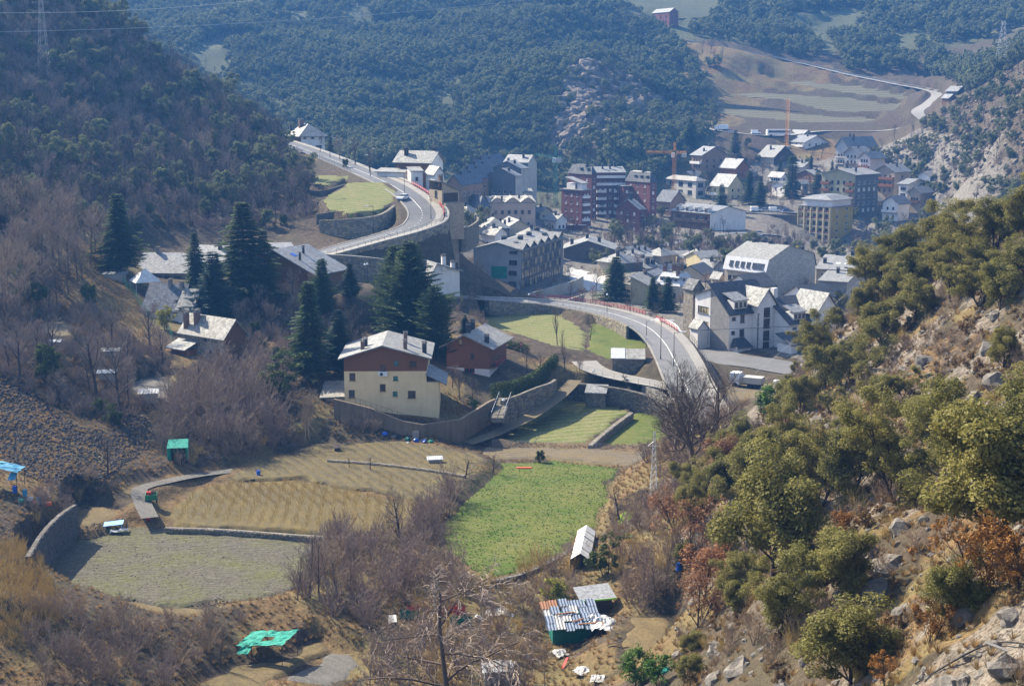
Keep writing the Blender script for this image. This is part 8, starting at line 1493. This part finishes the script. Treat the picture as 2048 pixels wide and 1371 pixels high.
p = hit(2000, 1308, 38); m = MB(); m.box(-0.7, 0.7, -0.09, 0.09, 0, 0.04); o = m.build('plank', MATS['wood_grey'], None, p+Vector((0, 0, 0.3)), -0.35); o.rotation_euler = (0.3, 0.25, -0.4); tag(o, 'weathered grey plank lying beside the black hose', 'plank')
# ---------------------------------------------------------------- garden sheds, tents and clutter
def crumpled(w, d, n, amp, seed, fn=None):
    r = np.random.default_rng(seed); m = MB(); g = {}
    for i in range(n+1):
        for j in range(n+1): x, y = -w/2+w*i/n, -d/2+d*j/n; g[i, j] = (x+r.normal()*w/n*.1, y+r.normal()*d/n*.1, (fn(x, y) if fn else 0)+r.normal()*amp)
    for i in range(n):
        for j in range(n): m.face([g[i, j], g[i+1, j], g[i+1, j+1], g[i, j+1]])
    return m
p = hit(357, 915, 120); e = empty('garden_tent', p, 0.15); tag(e, 'square bright green garden tent above the farm track', 'tent'); m = MB(); m.face([(-1.5, -1.2, 1.75), (1.5, -1.2, 1.75), (1.4, 1.2, 2.5), (-1.4, 1.2, 2.5)]); m.build('roof', MATS['net_teal'], e); m = MB()
for a in ([(-1.5, -1.2, 0), (-0.9, -1.2, 0), (-1.0, -1.2, 1.74), (-1.5, -1.2, 1.74)], [(1.1, -1.2, 0), (1.5, -1.2, 0), (1.5, -1.2, 1.74), (1.2, -1.2, 1.74)], [(-1.5, 1.2, 0), (-1.5, -1.19, 0), (-1.5, -1.19, 1.74), (-1.42, 1.2, 2.49)], [(1.5, -1.19, 0), (1.5, 1.2, 0), (1.42, 1.2, 2.49), (1.5, -1.19, 1.74)], [(1.5, 1.21, 0), (-1.5, 1.21, 0), (-1.4, 1.21, 2.48), (1.4, 1.21, 2.48)]): m.face(a)
m.build('side_cloth', MATS['net_green'], e)
for x, y in ((-1.5, -1.2), (1.5, -1.2), (1.45, 1.2), (-1.45, 1.2)): m = MB(); m.tube((x*0.985, y*0.985, -0.2), (x*0.985, y*0.985, 1.72), 0.04); m.build('pole', MATS['metal_grey'], e)
p = hit(303, 1003, 120); e = empty('garden_cart', p, 0.2); tag(e, 'small green garden cart loaded with branches and a red can', 'cart'); m = MB(); m.box(-0.75, 0.75, -0.9, -0.82, 0.45, 1.15); m.box(-0.75, 0.75, 0.82, 0.9, 0.45, 1.15); m.box(-0.75, -0.68, -0.82, 0.82, 0.45, 1.15); m.box(0.68, 0.75, -0.82, 0.82, 0.45, 1.15); m.box(-0.68, 0.68, -0.82, 0.82, 0.45, 0.52); m.build('tub', MATS['tractor_green'], e)
for x in (-0.7, 0.7): m = MB(); m.tube((x-0.09, -0.5, 0.36), (x+0.09, -0.5, 0.36), 0.36, n=12); m.build('wheel', MATS['rubber'], e)
m = MB(); m.tube((0, 0.9, 0.5), (0, 2.0, 0.4), 0.05); m.build('drawbar', MATS['metal_dark'], e)
m = MB(); m.box(-0.28, 0.28, -0.2, 0.2, 0, 0.4); m.tube((0, 0, 0.4), (0, 0, 0.5), 0.08); o = m.build('fuel_can', MATS['red_plastic'], None, p+Vector((-0.2, -0.4, 1.1))); tag(o, 'red fuel can on the green garden cart', 'can')
plant('brush', (p.x+0.3, p.y+0.3, p.z+0.9), 1.1, 'brushwood', 'bundle of cut branches on the green garden cart', 'branches', one=True)
p = hit(535, 1312, 100); e = empty('net_shelter', p, -0.35); tag(e, 'torn turquoise net shelter on poles in the lower garden', 'shelter'); m = crumpled(5.4, 3.4, 12, 0.06, 4, lambda x, y: 2.0+0.16*x+0.12*y); k = [i for i, f in enumerate(m.f) if not (60 <= i <= 95 and i % 12 in (4, 5, 6))]; m.f = [m.f[i] for i in k]; m.m = [m.m[i] for i in k]; m.build('net', MATS['net_teal'], e)
m = crumpled(1.2, 1.4, 5, 0.08, 5, lambda x, y: 1.4+0.5*y); m.build('hanging_net', MATS['net_teal'], e, (-1.4, -1.9, 0))
for x in (-2.6, -0.9, 0.9, 2.6):
    for y in (-1.6, 1.6): m = MB(); m.tube((x, y, -0.3), (x, y, 1.98+0.16*x+0.12*y), 0.04); m.build('pole', MATS['wood_dark'], e)
for y in (-1.6, 1.6): m = MB(); m.tube((-2.7, y, 1.95-0.43+0.12*y), (2.7, y, 1.95+0.43+0.12*y), 0.035); m.build('beam', MATS['wood_dark'], e)
p = hit(228, 1060, 120); e = empty('garden_table', p, 0.3); tag(e, 'tilted light blue board table at the ploughed field corner', 'table'); m = MB(); m.slab([(-1.3, -0.7, 0.85), (1.1, -0.7, 0.95), (1.3, 0.7, 1.1), (-1.1, 0.7, 1.0)], 0.06); m.build('table_top', MATS['blue_board'], e)
for x, y in ((-1.0, -0.5), (0.9, -0.5), (1.0, 0.5), (-0.9, 0.5)): m = MB(); m.tube((x, y, -0.2), (x, y, 0.86), 0.05); m.build('leg', MATS['blue_board'], e)
m = crumpled(2.2, 0.9, 8, 0.1, 6, lambda x, y: 0.25); o = m.build('plastic_sheet', MATS['tarp_white'], None, p+Vector((0.9, -1.0, 0.05)), 0.2); tag(o, 'crumpled white plastic sheet beside the blue table', 'sheet')
p = hit(5, 970, 120); e = empty('tarp_shelter', p, 0.0); tag(e, 'blue tarpaulin shelter at the left edge', 'shelter'); m = crumpled(5, 3, 8, 0.07, 7, lambda x, y: 2.6-0.22*x); m.build('tarpaulin', MATS['tarp_blue'], e); m = crumpled(0.9, 1.2, 4, 0.06, 8, lambda x, y: 1.6+0.6*y); m.build('hanging_flap', MATS['tarp_blue'], e, (1.9, -1.6, 0))
for x, y in ((-2.3, -1.4), (2.3, -1.4), (2.3, 1.4), (-2.3, 1.4)): m = MB(); m.tube((x, y, -0.3), (x, y, 2.55-0.22*x), 0.05); m.build('post', MATS['wood_dark'], e)
def barrel(px, py, mat, label, h=0.9, r=0.29, z=None):
    p = hit(px, py, 100) if z is None else z; m = MB(); pr = [(0.0, 0.92), (0.06, 1.0), (0.33, 0.97), (0.36, 1.04), (0.39, 0.97), (0.63, 0.97), (0.66, 1.04), (0.69, 0.97), (0.94, 1.0), (1.0, 0.92)]
    for (a, ra), (b, rb) in zip(pr[:-1], pr[1:]): m.tube((0, 0, h*a), (0, 0, h*b), r*ra, r*rb, 12, cap=False)
    m.face([(r*.9*math.cos(k*math.pi/6), r*.9*math.sin(k*math.pi/6), h*0.97) for k in range(12)]); o = m.build('barrel', MATS[mat], None, p-Vector((0, 0, 0.03)), smooth=True); tag(o, label, 'barrel')
for a in [(517,952,'plastic_blue','blue barrel beside the small fruit tree on the track'),(30,985,'plastic_blue','blue barrel under the blue tarpaulin'),(50,992,'tarp_blue','turquoise drum right of the blue barrel'),(78,1008,'tarp_blue','turquoise drum beside the orange bag'),(1357,1140,'plastic_blue','blue barrel under the rust-brown oaks'),(845,1290,'rubber','black bin beside the purple gully brush')]: barrel(*a)
def bag(px, py, mat, s, label, name='sack', cat='sack', z=0):
    p = hit(px, py, 100); bm = bmesh.new(); bmesh.ops.create_icosphere(bm, subdivisions=2, radius=s)
    for v in bm.verts: v.co *= 1+0.45*mnoise.noise(v.co*2.2/s+Vector((px, py, 1))); v.co.z = max(v.co.z, -0.5*s)*0.75
    me = bpy.data.meshes.new(name); bm.to_mesh(me); bm.free(); me.materials.append(MATS[mat]); o = mobj(name, me, None, p+Vector((0, 0, 0.35*s+z))); tag(o, label, cat)
for a in [(95,1010,'orange_plastic',0.5,'orange sack by the fence above the terrace wall'),(60,1000,'tarp_white',0.4,'white sack in the heap below the tarpaulin'),(68,1006,'red_plastic',0.3,'red sack in the heap below the tarpaulin'),(42,1003,'net_teal',0.4,'green sack in the heap below the tarpaulin'),(300,1030,'plastic_blue',0.28,'small blue sack beside the farm track'),(296,1038,'red_plastic',0.3,'red sack on the brown bush by the track'),(770,870,'plastic_blue',0.5,'blue bundle left end of the heap along the concrete wall'),(790,876,'car_dark',0.5,'black bundle below the concrete wall'),(815,880,'teal_paint',0.5,'dark green bundle below the concrete wall'),(832,882,'plastic_blue',0.45,'blue bundle in the middle of the wall heap'),(848,884,'car_blue',0.5,'navy bundle right of the pallet'),(862,884,'net_green',0.4,'green bundle right end of the wall heap'),(816,886,'tarp_white',0.25,'small white bag before the wall heap'),(1330,1345,'net_teal',0.5,'turquoise net bundle in the green pine bush'),(1358,1112,'net_teal',0.5,'crumpled green net on the barrel under the rust oaks'),(1262,1075,'net_green',0.3,'green rag beside the garden steps')]: bag(*a)
p = hit(820, 880, 120); m = MB()
for k in range(5): m.box(-0.5, 0.5, -0.02, 0.02, 0.15+k*0.27, 0.35+k*0.27)
for x in (-0.45, 0, 0.45): m.box(x-0.04, x+0.04, 0.021, 0.1, 0, 1.5)
o = m.build('pallet', MATS['wood_grey'], None, p+Vector((0.9, 0.2, 0)), 0.1); tag(o, 'upright grey pallet leaning on the concrete wall', 'pallet')
# plastic tunnel
p = hit(1160, 1140, 110); e = empty('plastic_tunnel', p, -0.12); tag(e, 'long white plastic tunnel beside the green field', 'greenhouse'); m = MB(); n = 10; pf = [(-1.1, 0), (-1.1, 1.25), (0, 2.0), (1.1, 1.25), (1.1, 0)]; L = 11
for j in range(n):
    for (a, b), (c, d) in zip(pf[:-1], pf[1:]): y0, y1 = L*j/n, L*(j+1)/n; s0, s1 = 0.06*math.sin(j*2.1), 0.06*math.sin((j+1)*2.1); m.face([(a, y0, b+s0), (c, y0, d+s0), (c, y1, d+s1), (a, y1, b+s1)])
m.face([(-1.1, L, 0), (1.1, L, 0), (1.1, L, 1.25), (0, L, 2), (-1.1, L, 1.25)]); m.build('film', MATS['poly_film'], e)
for j in range(0, n+1, 2): q = MB(); q.path([(a*1.02, L*j/n-0.03, b*1.02) for a, b in pf], 0.03, 4); q.build('hoop', MATS['metal_dark'], e)
# tin shed
p = hit(1150, 1290, 100); e = empty('tin_shed', p, 0.12); tag(e, 'patched corrugated tin shed with teal wall in the wild garden', 'shed'); m = MB(); m.box(-2.2, 1.8, 0.9, 5.0, -1, 1.85); m.build('walls', MATS['teal_paint'], e); r = random.Random(5)
for i in range(6):
    for j in range(4):
        q = MB(); x0, y0, w, d = -3.0+i*0.98, -0.5+j*1.5, 0.97, 1.58; f = lambda x, y: 1.95+0.17*y+0.02*x+0.03*j*0+r.random()*0.0; nn = 6; zz = [0.035*(-1)**k for k in range(nn+1)]; dz = r.random()*0.14; x0 += r.uniform(-.15, .15); y0 += r.uniform(-.2, .2)
        for k in range(nn): xa, xb = x0+w*k/nn, x0+w*(k+1)/nn; q.face([(xa, y0, f(xa, y0)+zz[k]+dz), (xb, y0, f(xb, y0)+zz[k+1]+dz), (xb, y0+d, f(xb, y0+d)+zz[k+1]+dz), (xa, y0+d, f(xa, y0+d)+zz[k]+dz)])
        q.build('tin_sheet', MATS[r.choice(['corrugated_blue', 'corrugated_blue', 'corrugated_grey', 'corrugated_blue', 'rust' if r.random() < .4 else 'corrugated_grey'])], e)
for x, y, a in ((0.6, 1.2, 0.6), (1.4, 0.4, 0.1), (-0.6, 2.6, 0.2)): m = MB(); m.box(-1.0, 1.0, -0.08, 0.08, 0, 0.06); o = m.build('roof_plank', MATS['rust'], e, (x, y, 2.1+0.17*y), a); o.rotation_euler = (0.16, 0, a)
p2 = p+Vector((3.3, 1.8, 0.1)); m = crumpled(3.8, 5.4, 14, 0.09, 9, lambda x, y: 2.3-0.11*(x+1.4)**2-0.14*abs(y)+0.12*math.sin(y*2)); o = m.build('tarpaulin', MATS['tarp_white'], None, p2, 0.1); tag(o, 'big white tarpaulin sagging off the tin shed roof', 'tarpaulin')
p = hit(1195, 1230, 100); e = empty('small_shed', p, 0.25); tag(e, 'small shed with green-edged grey roof behind the tin shed', 'shed'); m = MB(); m.box(-1.6, 1.6, 0, 2.2, -1, 1.7); m.build('walls', MATS['wood_dark'], e); m = MB(); m.slab([(-2.0, -0.4, 1.85), (2.0, -0.4, 2.0), (2.0, 2.6, 2.6), (-2.0, 2.6, 2.45)], 0.07); m.build('roof', MATS['corrugated_grey'], e); m = MB(); m.box(-2.0, 2.0, -0.46, -0.405, 1.8, 1.98); m.build('fascia', MATS['lime_green'], e)
# red and green screen fences, hut in the wild garden
for px0, px1, py, mat, lab in ((815, 930, 1228, 'red_plastic', 'sagging red plastic screen fence in the wild garden'), (800, 850, 1236, 'teal_paint', 'dark green screen panel left below the red fence'), (900, 945, 1250, 'teal_paint', 'dark green screen panel right below the red fence')):
    a, b = hit(px0, py, 100), hit(px1, py, 100); d = b-a; m = MB(); n = 12; hgt = 0.9
    for k in range(n): p0, p1 = d*(k/n), d*((k+1)/n); z = lambda t: hgt+0.12*math.sin(t*9); m.face([p0, p1, p1+Vector((0, 0, z((k+1)/n))), p0+Vector((0, 0, z(k/n)))]); m.box(p0.x-0.03, p0.x+0.03, p0.y+0.01, p0.y+0.05, p0.z-0.3, p0.z+hgt+0.1)
    o = m.build('screen_fence', MATS[mat], None, a); tag(o, lab, 'fence')
for k, (px, py, w, d, lab) in enumerate([(1000,1225,3.2,2.2,'heap of grey-white plastic film behind the weeping tree'),(1165,1345,2.0,1.6,'crumpled white sheet on the ground below the tin shed'),(1195,1362,1.6,1.3,'smaller crumpled white sheet at the lower edge'),(1120,1310,1.8,1.4,'dirty white cover before the teal shed wall'),(960,1240,1.4,1.0,'torn pale film left of the plastic heap')]):
    m = crumpled(w, d, 9, 0.05, 12+k, lambda x, y: 0.4-0.14*(x*x+y*y)+0.1*math.sin(x*4)); o = m.build('plastic_sheet', MATS['tarp_grey'], None, hit(px, py, 100), k*0.7); tag(o, lab, 'sheet')
for k, (px, py, mat, lab) in enumerate([(1075,1300,'wood_grey','grey board leaning near the tin shed'),(1040,1260,'rust','rusty board in the wild garden brush'),(890,1270,'wood_grey','pale board lying below the red screen'),(1230,1290,'wood_dark','dark beam beside the white tarpaulin'),(1130,1330,'red_plastic','red crate lid below the tin shed')]):
    m = MB(); m.box(-0.9, 0.9, -0.12, 0.12, 0, 0.05); o = m.build('board', MATS[mat], None, hit(px, py, 100)+Vector((0, 0, 0.25)), k); o.rotation_euler = (0.2, 0.25, k*1.1); tag(o, lab, 'board')
for (px, py, w, d, mat, lab) in [(785,1250,0.9,1.2,'tarp_white','pale board standing in the wild garden'),(995,1360,3.2,2.0,'corrugated_grey','bluish corrugated roof at the lower edge'),(222,716,3.2,1.6,'corrugated_grey','white corrugated roof of the garden hut left'),(215,760,3.2,1.6,'corrugated_blue','dark blue sheet roof in the left gardens'),(298,800,3.2,2.4,'corrugated_grey','pale corrugated roof below the sandy plot'),(110,690,2.2,0.8,'metal_pale','pale sheet lying below the garden plot'),(230,560,5.0,1.2,'slate_mid','narrow lean-to roof by the wire fence'),(1195,782,0.1,0.1,'metal_pale',''),(870,925,2.4,1.0,'metal_pale','low white cold frame in the vine terraces'),(675,902,1.1,0.8,'wood_dark','dark crate box beside the track')]:
    if not lab: continue
    p = hit(px, py, 100); e = empty('garden_hut' if w > 2 else 'garden_box', p, 0.15); tag(e, lab, 'hut' if w > 2 else 'box'); hh = 1.2 if w > 3 else 0.5; m = MB(); m.box(-w*0.42, w*0.42, -d*0.4, d*0.4, -0.5, hh); m.build('walls', MATS['wood_grey' if w > 1.5 else 'wood_dark'], e); m = MB(); nn = 14
    for k in range(nn): xa, xb = -w/2+w*k/nn, -w/2+w*(k+1)/nn; m.slab([(xa, -d/2, hh+0.1+0.03*(k % 2)), (xb, -d/2, hh+0.1+0.03*((k+1) % 2)), (xb, d/2, hh+0.42+0.03*((k+1) % 2)), (xa, d/2, hh+0.42+0.03*(k % 2))], 0.03)
    m.build('roof', MATS[mat], e)
m = MB(); m.box(-1.1, 1.1, -0.25, 0.25, 0, 0.25); o = m.build('water_trough', MATS['orange_plastic'], None, hit(1048, 937, 120)); tag(o, 'small orange-red trough on the green field', 'trough')
# ---------------------------------------------------------------- hedges
def hedge(label, top, h, w, mat='hedge_leaf', per=16, size=0.16):
    P = resample(top, 0.7); e = empty('hedge', P[0]-Vector((0, 0, h))); tag(e, label, 'hedge'); r = np.random.default_rng(len(label)); C = []
    for i, p in enumerate(P):
        for z in np.arange(0.3, h, 0.55): C += [tuple(p-Vector((0, 0, z))-e.location+Vector((r.normal()*0.12, s*w*0.3, 0))) for s in (-1, 0, 1)]
    V, F = clumps(C, np.full(len(C), 0.5), per, size, r, 0.9); o = mobj('foliage', np_mesh('foliage', V, F, MATS[mat]), e); m = MB()
    for p in P[::3]: q = p-e.location; m.tube((q.x, q.y, q.z-h-0.3), (q.x, q.y, q.z-0.5), 0.07, n=4)
    m.build('stems', MATS['bark_dark'], e)
hedge('tall clipped green hedge above the stone wall along the track', [at(985,766,238), at(1030,760,242), at(1068,745,248), at(1095,722,256), at(1112,708,262)], 3.6, 1.8)
hedge('dark hedge in front of the meadow behind the red-brown chalet', [at(1000,678,270), at(1040,684,268), at(1055,690,266)], 2.4, 1.5)
hedge('flat-topped dark hedge left of the cream chalet', [at(545,722,246), at(575,716,249), at(602,712,251)], 3.6, 2.0); hedge('dark hedge at the bend of the lower road', [at(905,592,330), at(945,590,334), at(965,598,330)], 2.2, 1.6); hedge('dark hedge inside the hill road bend', [at(680,332,428), at(700,338,422)], 2.4, 1.4)
# vine plants in rows (too many to count)
VP = []
for poly, ang, sp in ((PADS[2][1], D2R(4), 1.5), (PADS[1][1], D2R(28), 1.6)):
    xs = [p[0] for p in poly]; ys = [p[1] for p in poly]; c, s = math.cos(ang), math.sin(ang)
    for a in np.arange(-140, 260, sp):
        for b in np.arange(100, 260, 0.9):
            x, y = a*c-b*s, a*s+b*c
            if min(xs) < x < max(xs) and min(ys) < y < max(ys): VP.append((x, y))
VX = np.array(VP); ok = (poly_dist(VX[:, 0], VX[:, 1], PADS[2][1]) < -0.6); V1 = VX[ok]; ok2 = (poly_dist(VX[:, 0], VX[:, 1], PADS[1][1]) < -0.6) & ~ok; V2 = VX[ok2]
scatter('vine_rows', [(x, y, gz(x, y)) for x, y in V1], J('vine'), 0.3, 0.45, 'straw-coloured vines on wires in rows above the ploughed field', 'vines', 21); scatter('low_crop_rows', [(x, y, gz(x, y)) for x, y in V2], J('vine'), 0.18, 0.3, 'low withered crop rows on the upper terraces', 'crop', 22)
scatter('bank_vines', sample([hit(*q, 90) for q in ((0, 1090), (60, 1110), (110, 1190), (120, 1240), (60, 1290), (0, 1300))], 420, 0.6, 161), J('vine', 'brush_straw'), 0.35, 0.6, 'orange-brown withered vines on the terrace at the left edge', 'vines', 23)
GB = [tuft(k+20, 30, 0.13, 0.15) for k in range(3)]
for b in GB: b.materials[0] = MATS['bright_green']
scatter('field_grass', sample(PADS[0][1], 3000, 0.25, 162, exf=False), GB, 0.6, 1.3, 'short green crop on the big green field', 'grass', 24, sink=-0.05)
scatter('field_clods', sample(PADS[3][1], 4200, 0.25, 163, exf=False), RM, 0.04, 0.15, 'stony clods on the ploughed field', 'clods', 25, 0.5, sink=-0.06)
